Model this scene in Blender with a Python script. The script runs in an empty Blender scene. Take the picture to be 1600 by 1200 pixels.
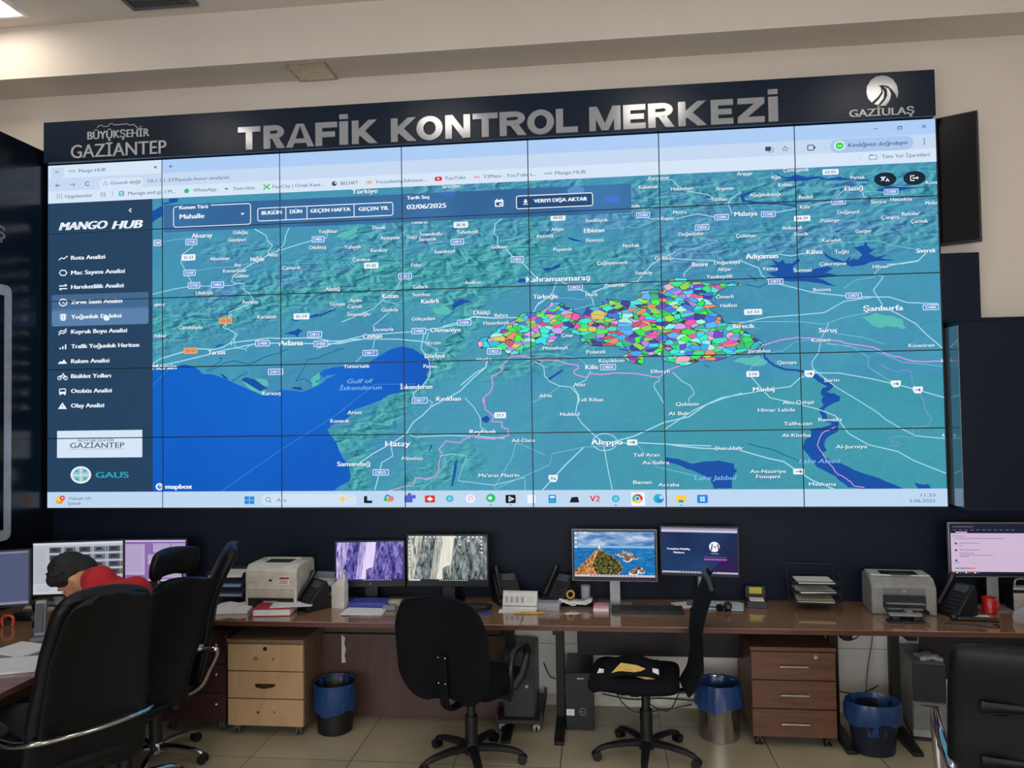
import bpy, bmesh, math, random
from mathutils import Vector, Matrix
from mathutils.geometry import tessellate_polygon
random.seed(7)
SC = bpy.context.scene
COL = SC.collection
D2R = math.radians

# ------------------------------------------------------------------ camera, world, exposure
YAW, PITCH, ROLL = -0.10804, 0.03005, -0.01572
CAM = Vector((0.893, -5.323, 2.080))
FPX = 1200.0
_cy, _sy, _cp, _sp = math.cos(YAW), math.sin(YAW), math.cos(PITCH), math.sin(PITCH)
_cr, _sr = math.cos(ROLL), math.sin(ROLL)
FWD = Vector((_sy*_cp, _cy*_cp, _sp))
_r0 = Vector((_cy, -_sy, 0)); _u0 = _r0.cross(FWD)
RGT = _cr*_r0 + _sr*_u0
UPV = -_sr*_r0 + _cr*_u0
cam_d = bpy.data.cameras.new('camera'); cam_d.sensor_width = 36; cam_d.sensor_fit = 'HORIZONTAL'
cam_d.lens = FPX/1600*36; cam_d.clip_start = 0.05; cam_d.clip_end = 100
cam_o = bpy.data.objects.new('camera', cam_d); COL.objects.link(cam_o)
cam_o.matrix_world = Matrix(((RGT.x, UPV.x, -FWD.x, CAM.x), (RGT.y, UPV.y, -FWD.y, CAM.y), (RGT.z, UPV.z, -FWD.z, CAM.z), (0, 0, 0, 1)))
SC.camera = cam_o
SC.view_settings.view_transform = 'Standard'; SC.view_settings.look = 'None'
SC.view_settings.exposure = 0.0; SC.view_settings.gamma = 1.0; SC.view_settings.use_curve_mapping = False
wd = bpy.data.worlds.new('world'); SC.world = wd; wd.use_nodes = True
wd.node_tree.nodes['Background'].inputs[0].default_value = (0.8, 0.86, 1.0, 1)
wd.node_tree.nodes['Background'].inputs[1].default_value = 0.02
LAMP_STRENGTH = 10.5
ADDED_WINDOW_STRENGTH = 7.0  # glow of the added windows behind the camera

def ray(x, y): return FWD + (x-800)/FPX*RGT - (y-600)/FPX*UPV
def onz(x, y, z): d = ray(x, y); return CAM + d*((z-CAM.z)/d.z)
def ony(x, y, Y): d = ray(x, y); return CAM + d*((Y-CAM.y)/d.y)
def rayd(x, y, dep): return CAM + ray(x, y)*dep

# ------------------------------------------------------------------ materials
def lin(c):
    if isinstance(c, str): c = tuple(int(c[i:i+2], 16) for i in (0, 2, 4))
    return tuple(((v/255)/12.92 if v/255 <= 0.04045 else ((v/255+0.055)/1.055)**2.4) for v in c) + (1.0,)
MATS = {}
def nd(t, kind, **kw):
    n = t.nodes.new(kind)
    for k, v in kw.items():
        if k.startswith('i_'): n.inputs[k[2:].replace('_', ' ')].default_value = v
        else: setattr(n, k, v)
    return n
def newmat(name):
    m = bpy.data.materials.new(name); m.use_nodes = True
    t = m.node_tree; b = t.nodes['Principled BSDF']; MATS[name] = m
    return m, t, b
def M(name, col, rough=0.5, metal=0.0, var=0.12, scale=18.0, bump=0.0, bscale=200.0, stretch=(1, 1, 1), spec=0.5, trans=0.0, alpha=1.0, coat=0.0):
    if name in MATS: return MATS[name]
    m, t, b = newmat(name)
    c = lin(col)
    tc = nd(t, 'ShaderNodeTexCoord'); mp = nd(t, 'ShaderNodeMapping'); mp.inputs['Scale'].default_value = stretch
    t.links.new(tc.outputs['Object'], mp.inputs['Vector'])
    nz = nd(t, 'ShaderNodeTexNoise', i_Scale=scale, i_Detail=4.0); t.links.new(mp.outputs['Vector'], nz.inputs['Vector'])
    rp = nd(t, 'ShaderNodeValToRGB')
    rp.color_ramp.elements[0].position = 0.3; rp.color_ramp.elements[1].position = 0.7
    rp.color_ramp.elements[0].color = tuple(v*(1-var) for v in c[:3]) + (1,)
    rp.color_ramp.elements[1].color = tuple(min(1, v*(1+var)) for v in c[:3]) + (1,)
    t.links.new(nz.outputs['Fac'], rp.inputs['Fac']); t.links.new(rp.outputs['Color'], b.inputs['Base Color'])
    b.inputs['Roughness'].default_value = rough; b.inputs['Metallic'].default_value = metal
    b.inputs['Specular IOR Level'].default_value = spec
    b.inputs['Transmission Weight'].default_value = trans; b.inputs['Alpha'].default_value = alpha
    b.inputs['Coat Weight'].default_value = coat
    if bump:
        n2 = nd(t, 'ShaderNodeTexNoise', i_Scale=bscale, i_Detail=2.0); t.links.new(mp.outputs['Vector'], n2.inputs['Vector'])
        bp = nd(t, 'ShaderNodeBump', i_Strength=bump, i_Distance=0.002)
        t.links.new(n2.outputs['Fac'], bp.inputs['Height']); t.links.new(bp.outputs['Normal'], b.inputs['Normal'])
    return m
def wood(name, c1, c2, rough=0.35, stretch=(1.2, 12, 12), scale=3.0, coat=0.0):
    if name in MATS: return MATS[name]
    m, t, b = newmat(name)
    tc = nd(t, 'ShaderNodeTexCoord'); mp = nd(t, 'ShaderNodeMapping'); mp.inputs['Scale'].default_value = stretch
    t.links.new(tc.outputs['Object'], mp.inputs['Vector'])
    nz = nd(t, 'ShaderNodeTexNoise', i_Scale=scale, i_Detail=6.0, i_Distortion=1.2); t.links.new(mp.outputs['Vector'], nz.inputs['Vector'])
    rp = nd(t, 'ShaderNodeValToRGB')
    rp.color_ramp.elements[0].position = 0.32; rp.color_ramp.elements[1].position = 0.68
    rp.color_ramp.elements[0].color = lin(c1); rp.color_ramp.elements[1].color = lin(c2)
    t.links.new(nz.outputs['Fac'], rp.inputs['Fac']); t.links.new(rp.outputs['Color'], b.inputs['Base Color'])
    b.inputs['Roughness'].default_value = rough; b.inputs['Coat Weight'].default_value = coat; b.inputs['Coat Roughness'].default_value = 0.06
    return m
def EM(name, col, strength=1.0):
    """flat self-lit display colour"""
    if name in MATS: return MATS[name]
    m, t, b = newmat(name)
    b.inputs['Base Color'].default_value = (0.004, 0.004, 0.005, 1); b.inputs['Roughness'].default_value = 0.5; b.inputs['Specular IOR Level'].default_value = 0.06
    b.inputs['Emission Color'].default_value = lin(col); b.inputs['Emission Strength'].default_value = strength
    return m
def EMnoise(name, stops, scale, stretch=(1, 1, 1), detail=6.0, dist=0.6, rot=(0, 0, 0), strength=1.0, rough=0.55):
    """self-lit display picture made of stretched noise"""
    if name in MATS: return MATS[name]
    m, t, b = newmat(name)
    tc = nd(t, 'ShaderNodeTexCoord'); mp = nd(t, 'ShaderNodeMapping'); mp.inputs['Scale'].default_value = stretch; mp.inputs['Rotation'].default_value = rot
    t.links.new(tc.outputs['Object'], mp.inputs['Vector'])
    nz = nd(t, 'ShaderNodeTexNoise', i_Scale=scale, i_Detail=detail, i_Distortion=dist, i_Roughness=rough); t.links.new(mp.outputs['Vector'], nz.inputs['Vector'])
    rp = nd(t, 'ShaderNodeValToRGB')
    while len(rp.color_ramp.elements) < len(stops): rp.color_ramp.elements.new(0.5)
    for e, (p, c) in zip(rp.color_ramp.elements, stops): e.position = p; e.color = lin(c)
    t.links.new(nz.outputs['Fac'], rp.inputs['Fac'])
    b.inputs['Base Color'].default_value = (0.004, 0.004, 0.005, 1); b.inputs['Specular IOR Level'].default_value = 0.06
    t.links.new(rp.outputs['Color'], b.inputs['Emission Color']); b.inputs['Emission Strength'].default_value = strength
    return m

# ------------------------------------------------------------------ mesh builder
class MB:
    def __init__(s): s.v = []; s.f = []; s.m = []; s.mats = []
    def mi(s, mat):
        if mat is None: return 0
        if mat not in s.mats: s.mats.append(mat)
        return s.mats.index(mat)
    def add(s, vs, fs, mat=None):
        k = len(s.v); s.v += [tuple(p) for p in vs]; i = s.mi(mat)
        for f in fs: s.f.append(tuple(k+q for q in f)); s.m.append(i)
        return s
    def box(s, x0, x1, y0, y1, z0, z1, mat=None, X=None):
        vs = [Vector((x, y, z)) for z in (z0, z1) for y in (y0, y1) for x in (x0, x1)]
        if X is not None: vs = [X @ v for v in vs]
        return s.add(vs, [(0, 2, 3, 1), (4, 5, 7, 6), (0, 1, 5, 4), (1, 3, 7, 5), (3, 2, 6, 7), (2, 0, 4, 6)], mat)
    def cyl(s, p0, p1, r0, r1=None, n=16, mat=None, cap=True):
        return s.tube([p0, p1], [r0, r0 if r1 is None else r1], n, mat, cap)
    def tube(s, pts, r, n=10, mat=None, cap=True, closed=False, flat=1.0, up=None):
        pts = [Vector(p) for p in pts]; N = len(pts)
        rs = r if isinstance(r, (list, tuple)) else [r]*N
        rings = []; prev = None
        for i, p in enumerate(pts):
            if closed: tg = pts[(i+1) % N] - pts[i-1]
            else: tg = pts[min(i+1, N-1)] - pts[max(i-1, 0)]
            tg.normalize()
            if prev is None:
                a = Vector(up) if up else (Vector((0, 0, 1)) if abs(tg.z) < 0.9 else Vector((1, 0, 0)))
            else: a = prev
            a = (a - tg*a.dot(tg)).normalized(); b = tg.cross(a); prev = a
            rings.append([p + (a*math.cos(2*math.pi*k/n)*flat + b*math.sin(2*math.pi*k/n))*rs[i] for k in range(n)])
        vs = [q for rg in rings for q in rg]; fs = []
        for i in range(N if closed else N-1):
            j = (i+1) % N
            for k in range(n): fs.append((i*n+k, i*n+(k+1) % n, j*n+(k+1) % n, j*n+k))
        if cap and not closed: fs += [tuple(range(n))[::-1], tuple((N-1)*n+k for k in range(n))]
        return s.add(vs, fs, mat)
    def lathe(s, prof, c=(0, 0, 0), n=28, mat=None, sx=1, sy=1, cap=True):
        vs = []; fs = []
        for r, z in prof:
            for k in range(n): vs.append((c[0]+sx*r*math.cos(2*math.pi*k/n), c[1]+sy*r*math.sin(2*math.pi*k/n), c[2]+z))
        for i in range(len(prof)-1):
            for k in range(n): fs.append((i*n+k, i*n+(k+1) % n, (i+1)*n+(k+1) % n, (i+1)*n+k))
        if cap: fs += [tuple(range(n))[::-1], tuple((len(prof)-1)*n+k for k in range(n))]
        return s.add(vs, fs, mat)
    def ball(s, c, r, n=12, mat=None, X=None):
        if not isinstance(r, (tuple, list)): r = (r, r, r)
        vs = []; fs = []
        for i in range(n+1):
            t = math.pi*i/n
            for k in range(2*n):
                a = math.pi*k/n
                p = Vector((r[0]*math.sin(t)*math.cos(a), r[1]*math.sin(t)*math.sin(a), r[2]*math.cos(t)))
                if X is not None: p = X @ p
                vs.append(p+Vector(c))
        for i in range(n):
            for k in range(2*n): fs.append((i*2*n+k, (i+1)*2*n+k, (i+1)*2*n+(k+1) % (2*n), i*2*n+(k+1) % (2*n)))
        return s.add(vs, fs, mat)
    def capsule(s, p0, r0, p1, r1, n=12):
        s.ball(p0, r0, 8); s.ball(p1, r1, 8); return s.cyl(p0, p1, r0, r1, n)
    def prism(s, poly, o, u, v, w, mat=None):
        """polygon in the (u,v) plane at o, pushed along w"""
        o, u, v, w = Vector(o), Vector(u), Vector(v), Vector(w)
        a = [o+u*x+v*y for x, y in poly]; b = [p+w for p in a]; n = len(poly)
        tri = tessellate_polygon([[Vector((x, y, 0)) for x, y in poly]])
        fs = [tuple(t) for t in tri] + [tuple(n+i for i in t)[::-1] for t in tri] + [(i, (i+1) % n, n+(i+1) % n, n+i) for i in range(n)]
        return s.add(a+b, fs, mat)
    def pad(s, spine, hw, t, nu=14, ns=22, p=5, q=5, wrap=0.0, mat=None, side=(1, 0, 0)):
        """upholstered pad: spine(s)->(y,z) in the plane across `side`, half width hw(s), thickness t"""
        sd = Vector(side); vs = []; W = nu+1
        def sp(x): y, z = spine(x); return Vector((0, y, z))
        for sgn in (1, -1):
            for i in range(ns+1):
                x = i/ns; x = 0.5-0.5*math.cos(math.pi*x)
                c = sp(x); tg = (sp(min(1, x+.01))-sp(max(0, x-.01))).normalized(); nrm = sd.cross(tg).normalized()
                e = abs(2*x-1)
                ws = hw(x)*max(0.0, 1-e**(q*2.2))**(1/q) if e < 1 else 0.0
                ws = max(ws, hw(x)*0.55)
                for k in range(W):
                    u = -math.cos(math.pi*k/nu)
                    th = t/2*max(0, 1-abs(u)**p)**.5*max(0, 1-e**p)**.5
                    vs.append(c + sd*u*ws + nrm*(sgn*th + wrap*u*u))
        fs = []; o = (ns+1)*W
        for i in range(ns):
            for k in range(nu):
                a = i*W+k
                fs.append((a, a+1, a+W+1, a+W)); fs.append((o+a, o+a+W, o+a+W+1, o+a+1))
        return s.add(vs, fs, mat)
    def build(s, name, mat=None, parent=None, bevel=0.0, seg=2, sharp=38, smooth=True, merge=True, loc=None):
        me = bpy.data.meshes.new(name); me.from_pydata(s.v, [], s.f)
        mats = s.mats if s.mats else [mat]
        for m_ in mats: me.materials.append(m_)
        if len(mats) > 1: me.polygons.foreach_set('material_index', s.m)
        if merge:
            bm = bmesh.new(); bm.from_mesh(me); bmesh.ops.remove_doubles(bm, verts=bm.verts, dist=1e-5)
            bmesh.ops.recalc_face_normals(bm, faces=bm.faces); bm.to_mesh(me); bm.free()
        if smooth:
            me.polygons.foreach_set('use_smooth', [True]*len(me.polygons)); me.set_sharp_from_angle(angle=D2R(sharp))
        me.update()
        o = bpy.data.objects.new(name, me); COL.objects.link(o)
        if parent is not None: o.parent = parent
        if loc is not None: o.location = loc
        if bevel:
            b = o.modifiers.new('bevel', 'BEVEL'); b.width = bevel; b.segments = seg; b.limit_method = 'ANGLE'; b.angle_limit = D2R(40)
        return o
def tag(o, label, cat, group=None):
    o['label'] = label; o['category'] = cat
    if group: o['group'] = group
    return o
def thing(name, label, cat, loc=(0, 0, 0), rz=0.0, group=None):
    o = bpy.data.objects.new(name, None); o.empty_display_size = 0.05; COL.objects.link(o)
    o.location = loc; o.rotation_euler = (0, 0, rz)
    return tag(o, label, cat, group)
def struct(name, mb, mat, bevel=0.0):
    o = mb.build(name, mat, None, bevel, smooth=False); o['kind'] = 'structure'; return o
def arc(cx, cy, rx, ry, a0, a1, n=12):
    return [(cx+rx*math.cos(D2R(a0+(a1-a0)*i/n)), cy+ry*math.sin(D2R(a0+(a1-a0)*i/n))) for i in range(n+1)]
def rrect(x0, y0, x1, y1, r, n=5):
    r = min(r, (x1-x0)/2, (y1-y0)/2)
    return arc(x1-r, y1-r, r, r, 0, 90, n)+arc(x0+r, y1-r, r, r, 90, 180, n)+arc(x0+r, y0+r, r, r, 180, 270, n)+arc(x1-r, y0+r, r, r, 270, 360, n)
def bez(pts, n=8):
    """Catmull-Rom through points"""
    P = [Vector(p) for p in pts]; out = []
    for i in range(len(P)-1):
        a = P[max(i-1, 0)]; b = P[i]; c = P[i+1]; d = P[min(i+2, len(P)-1)]
        for k in range(n):
            t = k/n
            out.append(0.5*((2*b)+(c-a)*t+(2*a-5*b+4*c-d)*t*t+(3*b-a-3*c+d)*t**3))
    out.append(P[-1]); return out

# ------------------------------------------------------------------ lettering
_GL = {}
def glyphs(s, shear=0.0):
    if (s, shear) in _GL: return _GL[(s, shear)]
    c = bpy.data.curves.new('lettering', 'FONT'); c.body = s; c.size = 1; c.dimensions = '2D'; c.fill_mode = 'FRONT'; c.resolution_u = 3; c.shear = shear
    o = bpy.data.objects.new('lettering', c); COL.objects.link(o)
    dg = bpy.context.evaluated_depsgraph_get(); ev = o.evaluated_get(dg); me = bpy.data.meshes.new_from_object(ev)
    me.calc_loop_triangles()
    vs = [(v.co.x, v.co.y) for v in me.vertices]; fs = [tuple(t.vertices) for t in me.loop_triangles]
    bpy.data.objects.remove(o); bpy.data.curves.remove(c); bpy.data.meshes.remove(me)
    xs = [v[0] for v in vs] or [0, 1]
    _GL[(s, shear)] = (vs, fs, min(xs), max(xs)); return _GL[(s, shear)]
_h = [v[1] for v in glyphs('H')[0]]; CAPH = max(_h)-min(_h)

class Canvas:
    """flat picture of a display: polygons in metres, stacked in thin layers"""
    def __init__(s): s.mb = MB()
    def tris(s, vs, fs, mat, L): s.mb.add([(x, -L*0.00035, y) for x, y in vs], fs, mat)
    def poly(s, pts, mat, L):
        tri = tessellate_polygon([[Vector((x, y, 0)) for x, y in pts]])
        s.tris(pts, [tuple(t) for t in tri], mat, L)
    def rect(s, x0, y0, x1, y1, mat, L): s.tris([(x0, y0), (x1, y0), (x1, y1), (x0, y1)], [(0, 1, 2, 3)], mat, L)
    def line(s, pts, w, mat, L, closed=False):
        P = [Vector(p) for p in pts]
        if closed: P.append(P[0])
        vs = []; n = len(P)
        for i, p in enumerate(P):
            a = P[i-1] if i else (P[-2] if closed else p); b = P[i+1] if i < n-1 else (P[1] if closed else p)
            d = (b-a); d = d.normalized() if d.length > 1e-9 else Vector((1, 0)); nn = Vector((-d.y, d.x))*w/2
            vs += [tuple(p+nn), tuple(p-nn)]
        s.tris(vs, [(2*i, 2*i+1, 2*i+3, 2*i+2) for i in range(n-1)], mat, L)
    def disc(s, cx, cy, rx, ry, mat, L, n=20): s.poly(arc(cx, cy, rx, ry, 0, 360-360/n, n-1), mat, L)
    def text(s, t, x0, x1, yc, cap, mat, L, bold=0.0, shear=0.0):
        vs, fs, a, b = glyphs(t, shear)
        if not fs: return
        kx = (x1-x0)/(b-a); ky = cap/CAPH
        for dx in ((0, bold) if bold else (0,)):
            s.tris([(x0+(x-a)*kx+dx-bold/2, yc-cap/2+y*ky) for x, y in vs], fs, mat, L+(0.25 if dx else 0))
# ------------------------------------------------------------------ room shell
DESK_Z = 0.74
def m_floor():
    m, t, b = newmat('floor_tile')
    tc = nd(t, 'ShaderNodeTexCoord'); mp = nd(t, 'ShaderNodeMapping'); mp.inputs['Location'].default_value = (-0.03, 0.22, 0)
    t.links.new(tc.outputs['Object'], mp.inputs['Vector'])
    br = nd(t, 'ShaderNodeTexBrick'); br.offset = 0.0; br.squash = 1.0
    br.inputs['Scale'].default_value = 1.0; br.inputs['Brick Width'].default_value = 0.62; br.inputs['Row Height'].default_value = 0.62
    br.inputs['Mortar Size'].default_value = 0.003; br.inputs['Mortar Smooth'].default_value = 0.1
    br.inputs['Color1'].default_value = lin('aea58c'); br.inputs['Color2'].default_value = lin('a59e85'); br.inputs['Mortar'].default_value = lin('4e4637')
    t.links.new(mp.outputs['Vector'], br.inputs['Vector'])
    nz = nd(t, 'ShaderNodeTexNoise', i_Scale=3.0, i_Detail=8.0); t.links.new(tc.outputs['Object'], nz.inputs['Vector'])
    rp = nd(t, 'ShaderNodeValToRGB'); rp.color_ramp.elements[0].position = 0.3; rp.color_ramp.elements[0].color = (0.68, 0.66, 0.62, 1); rp.color_ramp.elements[1].position = 0.7
    t.links.new(nz.outputs['Fac'], rp.inputs['Fac'])
    mx = nd(t, 'ShaderNodeMix', data_type='RGBA', blend_type='MULTIPLY'); mx.inputs['Factor'].default_value = 0.6
    t.links.new(br.outputs['Color'], mx.inputs[6]); t.links.new(rp.outputs['Color'], mx.inputs[7]); t.links.new(mx.outputs[2], b.inputs['Base Color'])
    b.inputs['Roughness'].default_value = 0.32
    return m
def m_walltile():
    m, t, b = newmat('white_wall_tile')
    tc = nd(t, 'ShaderNodeTexCoord'); mp = nd(t, 'ShaderNodeMapping'); mp.inputs['Rotation'].default_value = (D2R(90), 0, 0)
    t.links.new(tc.outputs['Object'], mp.inputs['Vector'])
    br = nd(t, 'ShaderNodeTexBrick'); br.offset = 0.0
    br.inputs['Scale'].default_value = 1.0; br.inputs['Brick Width'].default_value = 0.95; br.inputs['Row Height'].default_value = 0.42; br.inputs['Mortar Size'].default_value = 0.002
    br.inputs['Color1'].default_value = lin('f2eee0'); br.inputs['Color2'].default_value = lin('eeeadb'); br.inputs['Mortar'].default_value = lin('8f8a7c')
    t.links.new(mp.outputs['Vector'], br.inputs['Vector']); t.links.new(br.outputs['Color'], b.inputs['Base Color'])
    b.inputs['Roughness'].default_value = 0.3
    return m
PLASTER = M('beige_plaster', 'd2c8ba', 0.8, var=0.03, scale=1.5, bump=0.15, bscale=60)
CEILP = M('ceiling_plaster', 'd9d0c4', 0.85, var=0.02, scale=2.0)
BOARD = M('dark_board', '091424', 0.5, var=0.1, scale=2.0, spec=0.2)
GLOSSB = M('dark_gloss_panel', '0b1119', 0.2, var=0.1, scale=1.0, spec=0.45)
struct('floor', MB().box(-5, 5, -9, 0.3, -0.1, 0), m_floor())
struct('ceiling', MB().box(-5, 5, -9, 0.3, 4.91, 5.05), CEILP)
struct('wall_back', MB().box(-5, 5, 0.12, 0.3, 0, 4.91), PLASTER)
wf = MB().box(-5, 5, -9.1, -9, 0, .9).box(-5, 5, -9.1, -9, 3.0, 4.91)
for xa, xb in ((-5, -4.4), (-1.7, -1.35), (1.35, 1.7), (4.4, 5)): wf.box(xa, xb, -9.1, -9, .9, 3.0)
struct('wall_front', wf, PLASTER)
for i, x in enumerate((-3.05, 0.0, 3.05)):                                         # three unseen glowing windows, added behind the camera to brighten the desk area
    hw = 1.35; wi = MB()
    wi.box(x-hw, x+hw, -9.06, -9.05, .9, 3.0, EM('added_daylight_pane', 'f2f4ff', ADDED_WINDOW_STRENGTH))
    fr = M('window_frame_white', 'd8d8d4', 0.5)
    for xx in (x-hw, x-.02, x+hw-.04): wi.box(xx, xx+.04, -9.05, -9.01, .9, 3.0, fr)
    for zz in (.9, 2.96): wi.box(x-hw, x+hw, -9.05, -9.01, zz, zz+.04, fr)
    struct(f'window_{i+1}', wi, None)
struct('wall_right', MB().box(5, 5.1, -9, 0.3, 0, 4.91), PLASTER)
struct('wall_outer', MB().box(-5.1, -5, -9, 0.3, 0, 4.91), PLASTER)
struct('trim_1', MB().box(-5, 5, -0.21, 0.12, 4.53, 4.91), PLASTER)               # dropped beam along the back wall
struct('trim_2', MB().box(-3.2, 5, 0.095, 0.12, 0.70, 1.50), BOARD)               # dark board under the screens
struct('trim_3', MB().box(-3.2, 5, 0.108, 0.12, 0, 0.70), m_walltile())           # white tiled dado behind the desks
struct('baseboard_back', MB().box(-3.2, 5, 0.098, 0.108, 0, 0.07), M('baseboard_tile', 'd8d3c2', 0.35))
struct('wall_left', MB().box(-3.32, -3.2, -4.6, 0.12, 0, 4.06), GLOSSB)           # tall dark gloss partition

def ceiling_light(x, y, label):
    t = thing('ceiling_light', label, 'ceiling light', (x, y, 4.91), 0, 'square ceiling light panels')
    f = MB(); a = 0.3
    for x0, x1, y0, y1 in ((-a, a, -a, -a+.025), (-a, a, a-.025, a), (-a, -a+.025, -a+.025, a-.025), (a-.025, a, -a+.025, a-.025)): f.box(x0, x1, y0, y1, -0.022, 0)
    f.build('frame', M('lamp_frame', 'e8e8e6', 0.4), t)
    MB().box(-a+.025, a-.025, -a+.025, a-.025, -0.014, 0).build('diffuser', EM('lamp_diffuser', 'fff6ea', LAMP_STRENGTH), t, smooth=False)
ceiling_light(-3.34, -0.67, 'white square ceiling light panel, the one seen at the upper left by the beam')
_names = ['leftmost', 'second', 'third', 'rightmost']
for i, x in enumerate((-2.8, -0.5, 1.48, 3.36)):
    ceiling_light(x, -2.15, f'white square ceiling light panel, {_names[i]} from left in row nearest the beam')
for j, y in enumerate((-4.4, -6.8)):  # two further lamp rows out of view, added to light the room
    for i, x in enumerate((-2.8, -0.5, 1.48, 3.36)):
        ceiling_light(x, y, f'white square ceiling light panel, {_names[i]} from left in the {("middle", "farthest")[j]} row behind')
# dark air outlet in the ceiling, light access hatch under the beam
t = thing('ceiling_vent', 'dark grey recessed air vent in the ceiling at the top left', 'vent', (-2.03, -0.58, 4.91))
f = MB()
for a in ((-.24, .24, -.24, -.21), (-.24, .24, .21, .24), (-.24, -.21, -.21, .21), (.21, .24, -.21, .21)): f.box(*a, -0.018, 0)
f.build('frame', M('vent_grey', '57565a', 0.5), t)
f = MB()
for i in range(7): f.box(-.21, .21, -.185+i*.058, -.15+i*.058, -0.012, -0.002)
f.build('slat', M('vent_dark', '3a3a3c', 0.6), t)
t = thing('access_hatch', 'pale square access hatch with a thin metal frame under the beam', 'hatch', (-1.10, -0.03, 4.53))
f = MB(); a = .145
for q in ((-a, a, -a, -a+.012), (-a, a, a-.012, a), (-a, -a+.012, -a+.012, a-.012), (a-.012, a, -a+.012, a-.012)): f.box(*q, -0.012, 0)
f.build('frame', M('hatch_frame', 'a8a296', 0.35, 0.6), t)
MB().box(-a+.012, a-.012, -a+.012, a-.012, -0.007, 0).build('cover', M('hatch_cover', 'd9cdb2', 0.7), t)

# dark boards and screens at the right of the video wall
o = MB().box(3.195, 5, -0.17, 0.094, 1.38, 2.585, BOARD); o.box(3.19, 3.195, -0.17, 0.09, 1.40, 2.555, M('dark_mirror_panel', '8794a0', 0.08, 0.7, var=0.03)); o.box(3.188, 5, -0.18, 0.094, 2.585, 2.60, BOARD)
o = struct('trim_4', o, None)                                                    # deep gloss board right of the screen
struct('trim_5', MB().box(3.19, 3.43, 0.03, 0.094, 2.59, 3.055), BOARD)
t = thing('wall_screen', 'black switched-off upright screen angled outward at the top right of the video wall', 'screen', (3.305, 0.035, 3.545), -D2R(30))
MB().box(-.135, .135, -.025, .025, -.43, .43).build('housing', M('black_plastic', '0d0f12', 0.45), t, 0.004)
MB().box(-.125, .125, -.028, -.025, -.42, .42).build('screen', M('dead_screen', '06080c', 0.25, spec=0.15), t)
MB().box(-.05, .05, .025, .07, -.06, .06).build('wall_bracket', M('black_plastic', '0d0f12', 0.45), t)

# big display with a silver frame on the left partition
t = thing('wall_display', 'large silver framed display hung on the dark left partition', 'display', (-3.2, -1.675, 2.10))
f = MB(); W, H2, b = 1.30, 0.88, 0.075
f.prism(rrect(-W, -H2, W, H2, .05), (0, 0, 0), (0, 1, 0), (0, 0, 1), (0.045, 0, 0))
f.build('housing', M('silver_plastic', 'b0b5ba', 0.4, 0.2), t, 0.006)
MB().box(0.045, 0.049, -W+b, W-b, -H2+b, H2-b).build('screen', M('dead_screen', '06080c', 0.25, spec=0.15), t)

# silver lettering on the partition: only its last letter shows
SILV = M('silver_letter', 'a9abad', 0.34, 0.75, var=0.04)
def letters_mesh(txt, cap, length, depth):
    vs, fs, a, b = glyphs(txt); kx = length/(b-a); ky = cap/CAPH; mb = MB()
    n = len(vs)
    P0 = [((x-a)*kx, 0, y*ky) for x, y in vs]; P1 = [(x, -depth, z) for x, _, z in P0]
    edges = {}
    for f in fs:
        for i in range(3):
            e = (f[i], f[(i+1) % 3]); k = tuple(sorted(e)); edges.setdefault(k, []).append(e)
    F = [f for f in fs] and [tuple(n+i for i in f) for f in fs]
    F += [(e[0][0], e[0][1], n+e[0][1], n+e[0][0]) for e in edges.values() if len(e) == 1]
    mb.add(P0+P1, F); return mb
o = letters_mesh('GAZİULAŞ', 0.085, 0.78, 0.02).build('wall_lettering', SILV, merge=True, smooth=False)
o.location = (-3.199, -1.19, 3.30); o.rotation_euler = (0, 0, D2R(90)); tag(o, 'silver sign letters on the dark left partition above the framed display', 'sign')
# ------------------------------------------------------------------ the video wall and what it shows
PW, PH, ZT = 0.905, 0.5122, 3.948
XL = -3.5*PW; XR = 3.5*PW; ZB = ZT-5*PH
def P(x, y): p = ony(x, y, 0.0); return (p.x, p.z)
CR = {'A': (240, 270, 5), 'B': (540, 270, 5), 'C': (840, 240, 5), 'D': (1150, 200, 5), 'E': (720, 420, 5.714), 'F': (960, 420, 5.714), 'G': (230, 480, 5),
      'M4': (0, 380, 2.857), 'M5': (530, 380, 2.857), 'M6': (1060, 380, 2.857), 'T1': (0, 0, 2.963), 'T2': (530, 0, 2.963), 'T3': (1060, 0, 2.963), 'p': (0, 0, 1)}
def px(c, x, y): a = CR[c]; return (a[0]+x/a[2], a[1]+y/a[2])
def pts(c, L): return [P(*px(c, x, y)) for x, y in L]
cv = Canvas()
SEA = EMnoise('map_sea', [(0.3, '0752b8'), (0.7, '0a66cc')], 0.6, detail=1)
LAKE = EM('map_lake', '1450a4'); PALE = EM('map_pale', '62b3bd'); ROAD = EM('map_road', 'a9def0'); ROAD2 = EM('map_minor_road', '7fc3dc')
PINK = EM('map_border', 'd79be0'); WHT = EM('ui_white', 'eef6ff'); HALO = EM('map_label_halo', '245f80'); ITAL = EM('map_water_label', '7fb8f0')
SHB = EM('shield_blue', '4f86d0'); SHO = EM('shield_orange', 'f0a060'); SHT = EM('shield_text_dark', '5a6a78'); SIDE = EM('ui_sidebar', '24425f'); SIDEH = EM('ui_sidebar_hover', '44688f'); SIDEH2 = EM('ui_sidebar_active', '5a80ab')
TABB = EM('ui_tab_strip', 'aecdf5'); TOOL = EM('ui_toolbar', 'c6d9f2'); BOOK = EM('ui_bookmarks', 'd6e6f8'); UIG = EM('ui_grey_text', '6f8096'); UID = EM('ui_dark_text', '3d4d60'); TASK = EM('ui_taskbar', 'bfd8f2')
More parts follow.
